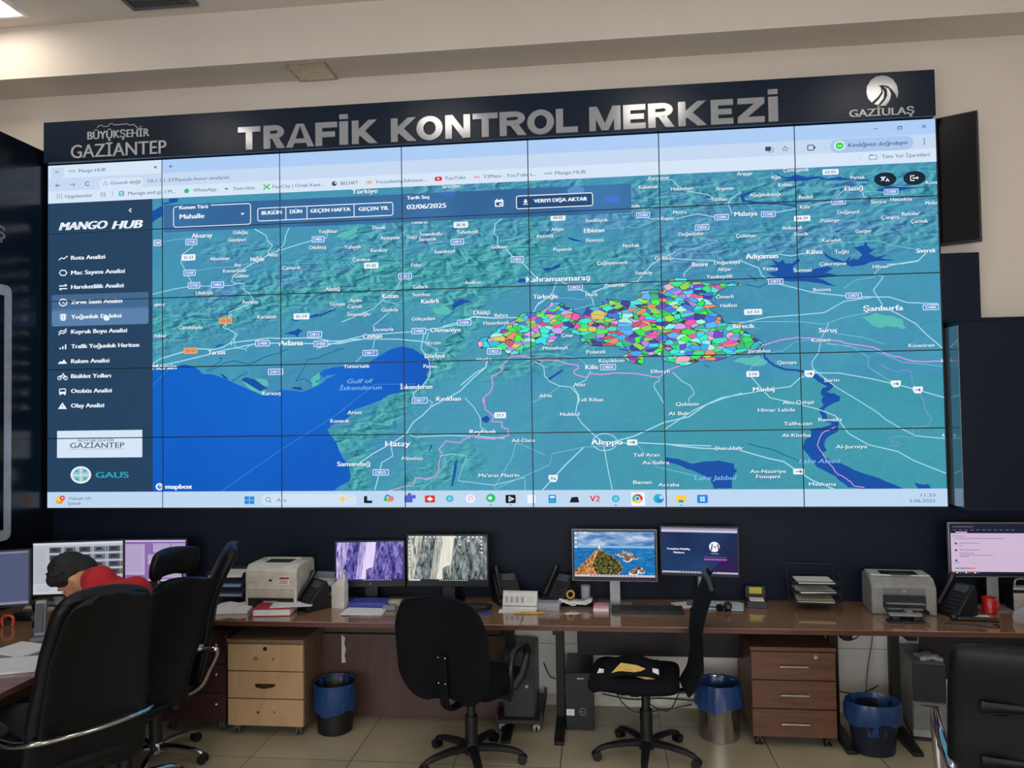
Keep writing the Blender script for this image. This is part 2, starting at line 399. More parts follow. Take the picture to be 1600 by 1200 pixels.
PILL = EM('ui_pill', 'a9c6ee'); FILT = EMnoise('ui_filter_panel', [(0.35, '2f6293'), (0.65, '3f76ab')], 1.5, detail=1); NAVY = EM('ui_navy_button', '1f4a78'); DARKC = EM('ui_dark_round', '162635')
GRN = EM('icon_green', '1fc56a'); LIME = EM('icon_lime', '35d048'); TEAL = EM('icon_teal', '23b5c8'); REDI = EM('icon_red', 'e03028'); ORG = EM('icon_orange', 'f09a20'); YEL = EM('icon_yellow', 'ffcf3a'); BLUI = EM('icon_blue', '1f8be0'); PURI = EM('icon_purple', '5a5fc8'); BLK = EM('icon_black', '14181f'); PINKI = EM('icon_pink', 'e070a0'); GAUS = EM('ui_teal_word', '2f9fb4')

# --- land with relief: a display picture; the relief mask rides on a vertex attribute
def land_material():
    m, t, b = newmat('map_land')
    at = nd(t, 'ShaderNodeAttribute', attribute_name='relief'); sep = nd(t, 'ShaderNodeSeparateColor'); t.links.new(at.outputs['Color'], sep.inputs['Color'])
    tc = nd(t, 'ShaderNodeTexCoord')
    def noise(off, scale, stretch, rot, det=5.0, dist=0.8):
        mp = nd(t, 'ShaderNodeMapping'); mp.inputs['Location'].default_value = off; mp.inputs['Scale'].default_value = stretch; mp.inputs['Rotation'].default_value = (0, rot, 0)
        t.links.new(tc.outputs['Object'], mp.inputs['Vector'])
        n = nd(t, 'ShaderNodeTexNoise', i_Scale=scale, i_Detail=det, i_Distortion=dist); n.inputs['Roughness'].default_value = 0.62
        t.links.new(mp.outputs['Vector'], n.inputs['Vector']); return n
    def math_(op, a, bb):
        n = nd(t, 'ShaderNodeMath', operation=op)
        for i, q in enumerate((a, bb)):
            if isinstance(q, (int, float)): n.inputs[i].default_value = q
            else: t.links.new(q, n.inputs[i])
        return n.outputs[0]
    rot = D2R(24)
    n1 = noise((0, 0, 0), 8.5, (1, 1, 2.2), rot, 7.0, 0.7); n2 = noise((0.013, 0, -0.026), 8.5, (1, 1, 2.2), rot, 7.0, 0.7)
    emb = math_('SUBTRACT', n1.outputs['Fac'], n2.outputs['Fac'])
    emb = math_('MULTIPLY', emb, 6.2)
    emb = math_('MULTIPLY', emb, sep.outputs['Red'])            # relief only in the mountains
    n3 = noise((3, 1, 2), 1.1, (1, 1, 1), 0, 6.0)
    base = nd(t, 'ShaderNodeValToRGB')
    e = base.color_ramp.elements; e[0].position = 0.36; e[0].color = lin('418cb3'); e[1].position = 0.62; e[1].color = lin('479bb6')
    t.links.new(n3.outputs['Fac'], base.inputs['Fac'])
    g = nd(t, 'ShaderNodeMix', data_type='RGBA'); g.inputs[7].default_value = lin('3c9ca4')
    t.links.new(sep.outputs['Green'], g.inputs['Factor']); t.links.new(base.outputs['Color'], g.inputs[6])
    p = nd(t, 'ShaderNodeMix', data_type='RGBA'); p.inputs[7].default_value = lin('5488c0')
    n5 = noise((7, 0, 1), 2.6, (1, 1, 2.2), rot, 4.0)
    pf = nd(t, 'ShaderNodeMapRange'); pf.inputs[1].default_value = 0.42; pf.inputs[2].default_value = 0.62; t.links.new(n5.outputs['Fac'], pf.inputs[0])
    t.links.new(math_('MULTIPLY', sep.outputs['Blue'], pf.outputs[0]), p.inputs['Factor']); t.links.new(g.outputs[2], p.inputs[6])
    lit = nd(t, 'ShaderNodeMix', data_type='RGBA'); lit.inputs[7].default_value = lin('74cfca'); t.links.new(p.outputs[2], lit.inputs[6])
    fl = nd(t, 'ShaderNodeClamp'); t.links.new(math_('MULTIPLY', emb, 1.0), fl.inputs[0]); fl.inputs[2].default_value = 0.5; t.links.new(fl.outputs[0], lit.inputs['Factor'])
    sh = nd(t, 'ShaderNodeMix', data_type='RGBA'); sh.inputs[7].default_value = lin('1c5a78'); t.links.new(lit.outputs[2], sh.inputs[6])
    fs = nd(t, 'ShaderNodeClamp'); t.links.new(math_('MULTIPLY', emb, -1.25), fs.inputs[0]); fs.inputs[2].default_value = 0.85; t.links.new(fs.outputs[0], sh.inputs['Factor'])
    b.inputs['Base Color'].default_value = (0.004, 0.004, 0.005, 1); b.inputs['Roughness'].default_value = 0.5; b.inputs['Specular IOR Level'].default_value = 0.06
    t.links.new(sh.outputs[2], b.inputs['Emission Color']); b.inputs['Emission Strength'].default_value = 1.0
    return m
LAND = land_material()
# ridges: photo pixels x0,y0,x1,y1, width, strength, green, purple
RIDGE = [(230, 520, 420, 470, 42, 1, .8, .5), (400, 470, 620, 420, 45, 1, .9, .2), (560, 450, 830, 385, 50, 1, 1, .1), (330, 470, 560, 400, 30, .9, 0, 1), (560, 370, 860, 360, 40, .8, .4, .5),
         (330, 395, 430, 390, 18, .8, 0, .5), (700, 470, 800, 420, 34, 1, .9, 0), (850, 420, 1010, 400, 32, .9, .8, .2), (990, 400, 1470, 350, 40, .9, .3, .9), (1000, 310, 1470, 290, 40, .9, .5, .8), (880, 330, 1100, 345, 40, .6, .1, .8),
         (690, 560, 590, 660, 26, 1, 1, 0), (690, 570, 740, 480, 26, 1, 1, 0), (600, 660, 530, 690, 26, 1, 1, 0), (560, 760, 560, 700, 26, .8, 1, 0), (640, 760, 730, 720, 34, .6, .7, 0), (770, 580, 870, 560, 22, .7, .6, 0), (650, 690, 690, 740, 20, .6, .6, 0),
         (930, 450, 1040, 450, 20, .6, .3, .1), (830, 545, 930, 540, 16, .5, .4, 0), (1180, 520, 1180, 480, 26, .15, 0, 0), (900, 290, 660, 290, 25, .7, .2, .6)]
def relief(x, y):
    a = gr = pu = 0.0
    for x0, y0, x1, y1, w, s, g, p in RIDGE:
        dx, dy = x1-x0, y1-y0; tt = max(0, min(1, ((x-x0)*dx+(y-y0)*dy)/(dx*dx+dy*dy)))
        d = math.hypot(x-x0-tt*dx, y-y0-tt*dy); k = math.exp(-(d/w)**2*1.7)
        a = max(a, s*k); gr = max(gr, g*k); pu = max(pu, p*k)
    base = max(0.05, min(1, a))
    if x > 850 and y > 590: gr = max(gr, min(.55, (x-850)/350))
    return base, gr, pu
def Pinv(X, Z):
    d = Vector((X, 0, Z))-CAM; k = FPX/d.dot(FWD); return 800+d.dot(RGT)*k, 600-d.dot(UPV)*k
NXG, NZG = 150, 62
gv = []; ga = []
for j in range(NZG+1):
    for i in range(NXG+1):
        X = XL+(XR-XL)*i/NXG; Z = ZB+(ZT-ZB)*j/NZG
        gv.append((X, Z)); ga.append(relief(*Pinv(X, Z)))
cv.tris(gv, [(j*(NXG+1)+i, j*(NXG+1)+i+1, (j+1)*(NXG+1)+i+1, (j+1)*(NXG+1)+i) for j in range(NZG) for i in range(NXG)], LAND, 0)
NLAND = len(gv)
def jag(L, k, amp):
    out = []
    for i in range(len(L)-1):
        a, b = L[i], L[i+1]
        for q in range(k):
            f = q/k; w = amp if q else 0
            out.append((a[0]+(b[0]-a[0])*f+random.uniform(-w, w), a[1]+(b[1]-a[1])*f+random.uniform(-w, w)))
    out.append(L[-1]); return out
# --- Mediterranean and the gulf
sea = [px('p', 225, 578)] + [px('G', *q) for q in ((45, 490), (120, 488), (230, 470), (262, 450), (300, 447), (370, 465), (410, 495), (430, 522), (500, 522), (580, 547), (700, 602), (830, 657), (905, 692), (960, 670), (1050, 645), (1120, 650), (1215, 662), (1290, 632), (1360, 600), (1400, 562), (1480, 526), (1400, 534), (1345, 582), (1315, 590), (1320, 570), (1350, 560), (1345, 520), (1380, 490), (1450, 470), (1530, 462))]
sea += [px('M5', *q) for q in ((60, 552), (130, 533), (200, 490), (240, 470), (285, 460), (330, 472), (380, 503), (412, 533), (410, 556), (388, 583), (395, 602), (376, 628), (372, 640), (340, 650), (296, 658), (220, 678), (185, 702), (120, 725), (70, 742), (30, 762))]
sea += [px('G', *q) for q in ((1590, 845), (1540, 890), (1440, 920), (1410, 960), (1430, 1000), (1480, 1060), (1500, 1120), (1530, 1180), (1560, 1215), (1580, 1260), (1590, 1330))] + [px('p', 545, 752), px('p', 530, 760), px('p', 516, 772), px('p', 225, 772)]
cv.poly([P(*q) for q in sea], SEA, 1)
def lake(c, L, k=3, amp=2.5, mat=None, lay=2): cv.poly(pts(c, jag(L+[L[0]], k, amp)[:-1]), mat or LAKE, lay)
PT2 = EM('map_pale_green', '58bdb4')
for c, L in (('G', [(735, 580), (800, 640), (900, 685), (930, 660), (860, 610)]), ('G', [(850, 560), (940, 570), (950, 620), (890, 600)]), ('G', [(1280, 560), (1340, 510), (1380, 550), (1330, 610), (1290, 620)]),
             ('A', [(1410, 500), (1490, 460), (1600, 420), (1590, 460), (1500, 510)]), ('M6', [(820, 330), (880, 310), (1000, 340), (1015, 380), (960, 375), (870, 370)]), ('M6', [(230, 530), (290, 510), (360, 500), (400, 530), (350, 550)]), ('B', [(680, 1060), (780, 1040), (830, 1080), (780, 1110), (700, 1100)])):
    lake(c, L, 3, 6, PT2, 1)
for c, L in (('G', [(1060, 205), (1150, 185), (1180, 165), (1215, 185), (1190, 200), (1180, 235), (1150, 215)]), ('G', [(1120, 98), (1180, 90), (1270, 72), (1330, 48), (1345, 70), (1280, 82), (1160, 108)]), ('G', [(1340, 60), (1400, 35), (1480, 8), (1470, 22), (1400, 52), (1350, 75)]),
             ('G', [(735, 568), (770, 548), (830, 560), (880, 595), (940, 635), (880, 656), (830, 625)]), ('G', [(570, 520), (600, 530), (640, 565), (600, 555)]), ('G', [(1130, 627), (1200, 620), (1215, 650), (1140, 640)]), ('G', [(530, 305), (590, 285), (600, 295), (540, 312)]),
             ('B', [(830, 1052), (850, 1010), (900, 985), (960, 998), (985, 1010), (930, 1016), (880, 1042), (840, 1066)]), ('B', [(1340, 850), (1360, 825), (1400, 830), (1420, 850), (1370, 860)]), ('B', [(1540, 745), (1600, 740), (1600, 760), (1560, 770)]),
             ('C', [(50, 910), (110, 890), (150, 870), (185, 860), (170, 890), (110, 905)]), ('C', [(235, 650), (280, 665), (380, 690), (300, 685), (250, 672)]),
             ('D', [(160, 488), (110, 493), (30, 530), (50, 580), (160, 592), (300, 597), (475, 615), (470, 600), (300, 583), (160, 575), (75, 565), (60, 540), (120, 510)]),
             ('D', [(290, 335), (350, 375), (400, 385), (470, 365), (560, 385), (640, 375), (720, 398), (800, 380), (870, 398), (960, 388), (1065, 420), (1000, 415), (880, 408), (720, 412), (640, 392), (560, 410), (470, 415), (370, 415), (410, 400), (340, 385)]),
             ('D', [(1095, 496), (1180, 455), (1285, 460), (1400, 462), (1540, 462), (1400, 470), (1250, 492), (1150, 500)]),
             ('D', [(270, 1020), (330, 1050), (370, 1030), (385, 1060), (440, 1058), (490, 1015), (500, 1040), (450, 1080), (440, 1110), (500, 1130), (560, 1130), (620, 1098), (720, 1080), (760, 1100), (700, 1130), (790, 1150), (700, 1168), (600, 1175), (480, 1175), (380, 1175), (300, 1160), (240, 1130), (320, 1120), (300, 1090), (240, 1080), (310, 1070)]),
             ('D', [(680, 965), (720, 998), (800, 1028), (850, 1043), (900, 1000), (880, 1040), (920, 1020), (950, 1030), (985, 990), (920, 930), (1000, 918), (1010, 885), (1032, 925), (1060, 948), (1095, 938), (1040, 980), (1090, 1008), (1185, 990), (1130, 1018), (1255, 1035), (1130, 1038), (1060, 1043), (1000, 1070), (900, 1085), (850, 1060), (780, 1052), (700, 1005)]),
             ('M6', [(400, 150), (540, 155), (640, 160), (705, 193), (640, 180), (540, 170), (440, 168)]),
             ('M6', [(590, 828), (640, 823), (715, 798), (712, 840), (660, 872), (650, 900), (662, 922), (640, 945), (680, 970), (740, 990), (800, 1018), (900, 1050), (970, 1080), (1012, 1099), (840, 1099), (760, 1090), (700, 1040), (620, 1000), (590, 960), (553, 915), (562, 880), (592, 860)]),
             ('M6', [(-60, 955), (0, 963), (60, 985), (110, 975), (180, 970), (245, 983), (250, 1005), (265, 1010), (240, 1050), (240, 1092), (160, 1097), (140, 1050), (80, 1022), (40, 1008), (0, 990), (-60, 975)]),
             ('M6', [(1055, 1068), (1080, 1075), (1120, 1078), (1128, 1098), (1070, 1099)]), ('M5', [(636, 778), (660, 770), (672, 785), (662, 802), (640, 797)]), ('M5', [(922, 608), (1000, 560), (1000, 568), (940, 612)]), ('M5', [(400, 925), (410, 895), (415, 900), (405, 935)]), ('M5', [(500, 1080), (515, 980), (528, 960), (520, 1030), (508, 1085)]),
             ('A', [(-10, 300), (70, 255), (75, 330), (-10, 390)]), ('A', [(120, 205), (190, 200), (190, 225), (75, 250), (75, 235), (125, 232)])):
    lake(c, L)
# Euphrates and small rivers
def stroke(c, L, w, mat, lay, wig=0.0): cv.line(pts(c, jag(L, 4, wig) if wig else L), w*0.0044, mat, lay)
stroke('M6', [(190, 330), (200, 355), (260, 370), (300, 410), (330, 435), (365, 450), (375, 480), (385, 510), (425, 545), (470, 562), (540, 570), (590, 578)], 3.2, LAKE, 2, 2.5)
stroke('M6', [(590, 578), (630, 610), (688, 638), (650, 655), (645, 672), (690, 682)], 7, LAKE, 2, 2)
lake('M6', [(640, 690), (690, 668), (722, 682), (718, 706), (680, 722), (650, 742), (625, 742), (648, 725), (640, 708)])
stroke('M6', [(640, 745), (652, 775), (660, 790), (700, 795), (705, 815)], 7, LAKE, 2, 2)
RIV = EM('map_river', '1f6a94')
for c, L in (('G', [(560, 400), (585, 395), (565, 430), (460, 500)]), ('G', [(660, 580), (780, 510)]), ('G', [(480, 500), (620, 430), (690, 420), (800, 445), (930, 385), (1010, 365), (1100, 330)]), ('G', [(1290, 600), (1230, 560), (1160, 580), (1190, 530), (1230, 460), (1250, 410), (1330, 400), (1410, 360), (1540, 320)]),
             ('B', [(840, 1060), (850, 1090), (800, 1120), (740, 1170)]), ('F', [(1170, 140), (1290, 165), (1370, 130)]), ('F', [(1200, 60), (1270, 100)]), ('F', [(800, 850), (850, 880)]), ('M6', [(310, 895), (430, 925), (500, 955), (540, 975)]), ('D', [(95, 1148), (160, 1195)])):
    stroke(c, L, 1.6, RIV, 2, 4)
# roads
RD = [('G', [(45, 440), (100, 405), (280, 350), (400, 325), (540, 330), (600, 310), (650, 280), (720, 270), (850, 255), (950, 240), (1050, 245), (1230, 240), (1350, 245), (1420, 265), (1500, 265), (1590, 252), (1680, 250)], 2.2),
      ('G', [(100, 455), (230, 430), (480, 370), (600, 335), (700, 315), (850, 285), (1030, 280), (1230, 283), (1500, 285), (1590, 265)], 2.2),
      ('A', [(790, 440), (880, 490), (890, 530), (930, 570), (895, 610), (900, 635), (870, 660), (810, 690), (720, 740), (620, 810), (610, 850), (640, 865), (710, 865), (700, 910), (745, 940), (780, 990), (740, 1030), (590, 1090), (590, 1150), (560, 1200)], 2),
      ('G', [(660, 50), (640, 100), (590, 155), (640, 175), (670, 190), (705, 215), (680, 245), (655, 270), (660, 300)], 2), ('G', [(690, 200), (680, 250), (688, 320), (770, 325), (775, 345)], 1.6), ('G', [(775, 320), (800, 300), (850, 285)], 1.6),
      ('A', [(1060, 430), (1035, 480), (1020, 560), (960, 615), (900, 640)], 1.8), ('A', [(960, 615), (1100, 570), (1240, 530), (1350, 510), (1360, 470)], 1.8), ('A', [(310, 575), (225, 640), (215, 700), (245, 760), (300, 860), (370, 885), (450, 885), (600, 880), (680, 860)], 1.6), ('A', [(-10, 950), (150, 910), (270, 890)], 1.6), ('A', [(75, 540), (150, 525), (300, 505)], 1.1), ('A', [(270, 775), (450, 745), (640, 735)], 1.1), ('A', [(640, 770), (700, 720), (800, 700)], 1.2),
      ('B', [(1220, 360), (1170, 400), (1160, 480), (1190, 500), (1185, 570), (1250, 590), (1300, 650), (1380, 700), (1500, 830)], 1.9), ('B', [(1260, 560), (1340, 535), (1430, 520)], 1.2), ('B', [(500, 790), (420, 860), (390, 920), (295, 990), (220, 1060), (60, 1130), (-30, 1165)], 1.6), ('B', [(295, 1000), (420, 1030), (330, 1100), (210, 1200)], 1.4), ('B', [(760, 1200), (870, 1170), (960, 1150), (1000, 1120), (1170, 1135), (1340, 1130)], 2),
      ('M5', [(-100, 470), (0, 440), (120, 410), (330, 395), (440, 380), (520, 365), (590, 330), (700, 335), (780, 332)], 2), ('M5', [(0, 445), (110, 428), (260, 428), (380, 440), (400, 450)], 2), ('M5', [(160, 420), (150, 470)], 1.4), ('M5', [(100, 505), (75, 530)], 1.4), ('M5', [(380, 395), (365, 470), (400, 520), (408, 560), (400, 600), (365, 645), (330, 670), (335, 690)], 2), ('M5', [(400, 395), (385, 450), (440, 475), (420, 520)], 1.6),
      ('M5', [(660, 510), (655, 555), (600, 600), (540, 660), (470, 700), (410, 730), (370, 770), (330, 800), (300, 850), (250, 885), (150, 940), (80, 990)], 2.2), ('M5', [(300, 850), (340, 865), (480, 858), (620, 862), (740, 872)], 1.8), ('M5', [(230, 900), (240, 950), (190, 980), (160, 1100)], 2), ('M5', [(560, 690), (600, 730), (630, 780), (630, 820), (660, 840)], 1.6), ('M5', [(400, 700), (418, 712), (408, 725)], 1.5),
      ('M5', [(970, 170), (950, 230), (880, 280), (860, 330)], 1.8), ('M5', [(980, 165), (1050, 200), (1110, 220), (1130, 250), (1140, 290)], 1.7), ('M5', [(1130, 220), (1200, 190), (1330, 170), (1400, 90), (1500, 40)], 1.8), ('C', [(1050, 825), (1100, 780), (1250, 730), (1400, 690)], 1.3), ('C', [(1060, 820), (1200, 830), (1360, 835), (1480, 860)], 1.5), ('C', [(1200, 880), (1140, 940), (1150, 965)], 1.5),
      ('C', [(850, 210), (1050, 205), (1090, 250), (1180, 295), (1330, 320), (1380, 350)], 1.5), ('C', [(1590, 300), (1500, 360), (1490, 400), (1520, 470)], 1.5), ('C', [(1400, 500), (1250, 470), (1080, 510)], 1.6), ('C', [(1340, 540), (1300, 570), (1230, 640), (1290, 665), (1410, 685)], 1.3), ('C', [(700, 570), (760, 585), (870, 545), (960, 505)], 1.2), ('C', [(520, 590), (700, 575)], 1), ('C', [(830, 440), (830, 490), (880, 510), (960, 505)], 1.4),
      ('D', [(310, 660), (480, 630)], 1.6), ('D', [(580, 605), (745, 575)], 1.4), ('D', [(850, 480), (780, 540), (800, 565)], 1.5), ('D', [(985, 495), (1005, 550)], 1.5), ('D', [(1000, 495), (1150, 500)], 1.2), ('D', [(480, 465), (800, 475), (850, 450)], .9), ('D', [(330, 985), (430, 1000), (560, 975)], 1.7), ('D', [(600, 945), (680, 910), (830, 895), (1020, 885), (1120, 880), (1200, 915), (1400, 945)], 1.2), ('D', [(1480, 980), (1420, 1040), (1300, 1060), (1180, 1065)], 1.8), ('D', [(-40, 1045), (40, 1040), (180, 1095), (200, 1150), (250, 1185)], 1.8),
      ('E', [(0, 1040), (130, 930), (220, 880), (240, 820)], 2), ('E', [(660, 830), (740, 870), (750, 960), (800, 1010), (880, 1045), (980, 1055), (1040, 1120), (1055, 1200)], 1.7), ('E', [(1000, 1050), (1120, 990), (1160, 910)], 1.6), ('E', [(890, 1045), (800, 1110), (640, 1195)], 1.3), ('E', [(650, 385), (690, 310), (790, 250)], 1.7), ('E', [(1180, 215), (1260, 175), (1590, 110)], 1.7), ('E', [(540, 770), (780, 755), (1060, 800), (1120, 860)], 1), ('E', [(870, 262), (1000, 260), (1060, 280), (1150, 260)], .9), ('E', [(1000, 365), (1190, 315)], 1.2),
      ('M5', [(1045, 640), (1070, 680), (1055, 760), (1080, 800), (1130, 850), (1180, 890)], 1.9), ('M5', [(1230, 905), (1090, 910), (950, 940), (940, 990), (780, 1060), (690, 1100)], 1.3), ('M5', [(1090, 912), (1000, 1000), (905, 1105)], 2.2), ('M5', [(1180, 900), (1200, 1010), (1220, 1105)], 1.7), ('M5', [(1230, 895), (1320, 890), (1560, 902), (1660, 905)], 2), ('M5', [(1230, 885), (1320, 860), (1450, 800), (1560, 775), (1640, 720), (1720, 690), (1800, 670)], 2.2), ('M5', [(790, 890), (770, 960), (690, 1095)], 1.3), ('M5', [(790, 890), (840, 910), (920, 945)], 1.2), ('M5', [(1330, 900), (1420, 1000), (1600, 1040)], 1.2), ('M5', [(450, 950), (500, 940), (570, 950), (530, 1060), (690, 1080), (830, 1045), (830, 1100)], 1.4), ('M5', [(360, 1100), (430, 1050), (470, 990), (520, 940)], 1.2),
      ('F', [(520, 925), (600, 1000), (680, 1045), (715, 1110), (660, 1165), (670, 1200)], 1.5), ('F', [(400, 975), (400, 1000), (360, 1020), (355, 1060), (400, 1130), (440, 1200)], 1.5),
      ('M6', [(-60, 830), (0, 790), (70, 745), (190, 690), (340, 665), (420, 650), (500, 640), (545, 600), (590, 582)], 1.8), ('M6', [(320, 590), (380, 660), (410, 690), (500, 710), (620, 740), (700, 770), (760, 850), (850, 900), (980, 930), (1050, 970), (1195, 1028)], 1.8), ('M6', [(590, 578), (720, 580), (860, 605), (950, 625), (1050, 650), (1190, 690)], 1.8),
      ('M6', [(635, 440), (625, 490), (595, 530), (600, 560), (650, 600), (700, 640), (800, 700), (880, 750), (930, 790), (1000, 830), (1060, 860), (1190, 872)], 1.6), ('M6', [(190, 375), (400, 330), (540, 320), (650, 310), (740, 260), (870, 240), (940, 240), (1020, 265), (1160, 270)], 1.8), ('M6', [(240, 352), (400, 350), (540, 350), (650, 362), (740, 330), (850, 310), (900, 290)], 1.3), ('M6', [(670, 360), (640, 420)], 1.5), ('M6', [(900, 285), (970, 310), (1060, 360), (1110, 410), (1178, 468)], 1.9), ('M6', [(1105, 45), (1070, 78), (990, 90), (900, 110), (875, 135), (915, 150), (870, 210), (910, 275)], 1.9), ('M6', [(740, 200), (790, 165), (880, 150)], 1.3),
      ('M6', [(420, 175), (600, 220), (740, 235), (870, 240)], 1.8), ('M6', [(395, 490), (470, 480), (520, 440), (600, 430)], 1), ('M6', [(660, 450), (770, 460), (850, 510), (845, 550), (920, 600), (960, 620)], 1.2), ('M6', [(680, 400), (820, 420), (920, 450)], 1.1), ('M6', [(660, 445), (870, 480), (1000, 530), (1180, 550)], 1.1), ('M6', [(-60, 895), (0, 905), (100, 915), (260, 920), (400, 960), (470, 975), (520, 1010), (600, 1060), (700, 1100)], 2.2), ('M6', [(375, 490), (378, 520), (330, 550), (310, 580)], 1.3)]
for c, L, w in RD: stroke(c, L, w*.82, ROAD if w > 1.3 else ROAD2, 3, 0)
a = CR['M5']; cv.line(pts('M5', arc(1185, 888, 55, 38, 0, 350, 22)), 0.006, ROAD, 3, closed=True)
FERRY = EM('map_ferry', '3f8fe0')
for c, L in (('G', [(45, 610), (160, 490)]), ('M4', [(985, 1110), (1250, 925), (1543, 740)]), ('M5', [(0, 755), (160, 630), (340, 628)])): stroke(c, L, .8, FERRY, 3)
BD = [('E', [(200, 1200), (195, 1160), (270, 1090), (285, 1050), (275, 960), (340, 930), (375, 895), (355, 870), (400, 830), (450, 780), (590, 785), (690, 815), (850, 815), (970, 850), (1050, 865), (1050, 890), (1010, 910), (1020, 940), (1110, 970), (1160, 935), (1250, 945), (1400, 930), (1600, 940), (1711, 965), (1780, 965), (1850, 905), (1960, 865)]),
      ('M6', [(365, 470), (375, 455), (430, 440), (530, 420), (600, 425), (700, 435), (800, 455), (870, 465), (930, 495), (1040, 525), (1180, 529)]),
      ('M5', [(645, 690), (650, 740), (690, 770), (680, 795), (730, 800), (725, 820), (755, 830), (755, 860), (690, 875), (620, 870), (600, 860), (570, 870), (540, 890), (480, 882), (445, 920), (460, 940), (445, 980), (445, 1010), (430, 1040), (390, 1055), (340, 1045), (330, 1080), (300, 1085), (220, 1105)])]
for c, L in BD: stroke(c, L, 1.7, PINK, 4, 3)
stroke('M6', [(700, 820), (640, 850), (620, 900), (650, 950), (700, 1020), (760, 1060), (790, 1085), (830, 1090)], 1.3, PINK, 4, 3)
BD2 = EM('map_district_line', '8a9ecf')
stroke('M6', [(910, 540), (960, 570), (1040, 575), (1045, 620), (1085, 680), (1100, 740), (1130, 790), (1110, 815), (1040, 825), (1060, 860), (940, 870), (985, 900), (940, 905)], .9, BD2, 4, 6)
# --- the coloured districts
def district_material(seed):
    m, t, b = newmat('map_districts')
    tc = nd(t, 'ShaderNodeTexCoord'); mp = nd(t, 'ShaderNodeMapping'); mp.inputs['Scale'].default_value = (0.75, 0, 1.6); mp.inputs['Location'].default_value = (3.1, 0, 1.7)
    t.links.new(tc.outputs['Object'], mp.inputs['Vector'])
    ds = nd(t, 'ShaderNodeTexNoise', i_Scale=9.0, i_Detail=2.0); t.links.new(mp.outputs['Vector'], ds.inputs['Vector'])
    mv = nd(t, 'ShaderNodeMix', data_type='RGBA', blend_type='LINEAR_LIGHT'); mv.inputs['Factor'].default_value = 0.035
    t.links.new(mp.outputs['Vector'], mv.inputs[6]); t.links.new(ds.outputs['Color'], mv.inputs[7])
    vo = nd(t, 'ShaderNodeTexVoronoi', feature='F1', i_Scale=21); vo.inputs['Randomness'].default_value = 0.95
    ve = nd(t, 'ShaderNodeTexVoronoi', feature='DISTANCE_TO_EDGE', i_Scale=21); ve.inputs['Randomness'].default_value = 0.95
    for n in (vo, ve): t.links.new(mv.outputs[2], n.inputs['Vector'])
    sp = nd(t, 'ShaderNodeSeparateColor'); t.links.new(vo.outputs['Color'], sp.inputs['Color'])
    rp = nd(t, 'ShaderNodeValToRGB'); rp.color_ramp.interpolation = 'CONSTANT'
    cols = ['1fe0c0', '14b4e0', '18e040', '7ff0e8', '22e08a', '2a70e0', '9be028', 'c8a0e8', 'e84aa8', '10d8f0', '7030c8', '1c2c9a', 'e08a60', '20c860', 'f0a8c0', '50b0f0', '40e0e0', 'a0f0e0', '20b080', 'd8c060', '30a0e8', '10e8d0', '8ad040', 'c8485a', 'b080e8', '30f030']
    el = rp.color_ramp.elements
    while len(el) < len(cols): el.new(0.5)
    for i, (e, c) in enumerate(zip(el, cols)): e.position = i/len(cols); e.color = lin(c)
    t.links.new(sp.outputs['Red'], rp.inputs['Fac'])
    lt = nd(t, 'ShaderNodeMath', operation='LESS_THAN'); lt.inputs[1].default_value = 0.035; t.links.new(ve.outputs['Distance'], lt.inputs[0])
    mx = nd(t, 'ShaderNodeMix', data_type='RGBA'); mx.inputs[7].default_value = lin('12303f'); t.links.new(lt.outputs[0], mx.inputs['Factor']); t.links.new(rp.outputs['Color'], mx.inputs[6])
    b.inputs['Base Color'].default_value = (0.004, 0.004, 0.005, 1)
    t.links.new(mx.outputs[2], b.inputs['Emission Color']); b.inputs['Emission Strength'].default_value = 1.0
    return m
DIST = district_material(1); DEDGE = EM('map_district_edge', '0f3550')
west = [(800, 290), (860, 295), (930, 320), (920, 345), (1000, 350), (1010, 390), (1060, 405), (1068, 440), (1000, 520), (960, 530), (910, 560), (880, 600), (830, 655), (790, 660), (790, 692), (740, 690), (720, 665), (640, 690), (560, 720), (540, 760), (430, 770), (390, 730), (240, 722), (160, 700), (150, 670), (180, 620), (270, 600), (280, 570), (330, 550), (320, 530), (400, 490), (500, 450), (540, 400), (640, 388), (720, 390), (720, 370), (780, 345)]
east = [(485, 130), (490, 100), (550, 80), (660, 85), (650, 110), (700, 120), (850, 125), (900, 150), (950, 130), (1020, 130), (1080, 120), (1140, 140), (1080, 155), (1000, 155), (950, 190), (900, 230), (870, 250), (860, 290), (920, 342), (840, 350), (870, 380), (950, 420), (955, 480), (1050, 490), (1130, 490), (1140, 550), (1220, 590), (1322, 660), (1290, 710), (1240, 720), (1130, 750), (1000, 790), (920, 820), (800, 820), (740, 830), (610, 870), (560, 850), (520, 835), (440, 820), (420, 780), (340, 780), (250, 750), (270, 830), (240, 858), (130, 830), (70, 780), (130, 740), (40, 720), (50, 700), (-50, 690), (-150, 690), (-271, 670), (-311, 620), (-291, 600), (-371, 580), (-411, 540), (-361, 520), (-341, 480), (-321, 450), (-261, 440), (-291, 420), (-260, 390), (-241, 345), (-171, 335), (-81, 320), (-111, 300), (-71, 270), (30, 280), (130, 290), (200, 270), (250, 240), (220, 210), (330, 190), (440, 200), (430, 170), (370, 150), (440, 148)]
for c, L in (('E', west), ('F', east)):
    J = jag(L+[L[0]], 3, 5)[:-1]
    cv.poly(pts(c, J), DIST, 5); cv.line(pts(c, J), 0.004, DEDGE, 6, closed=True)
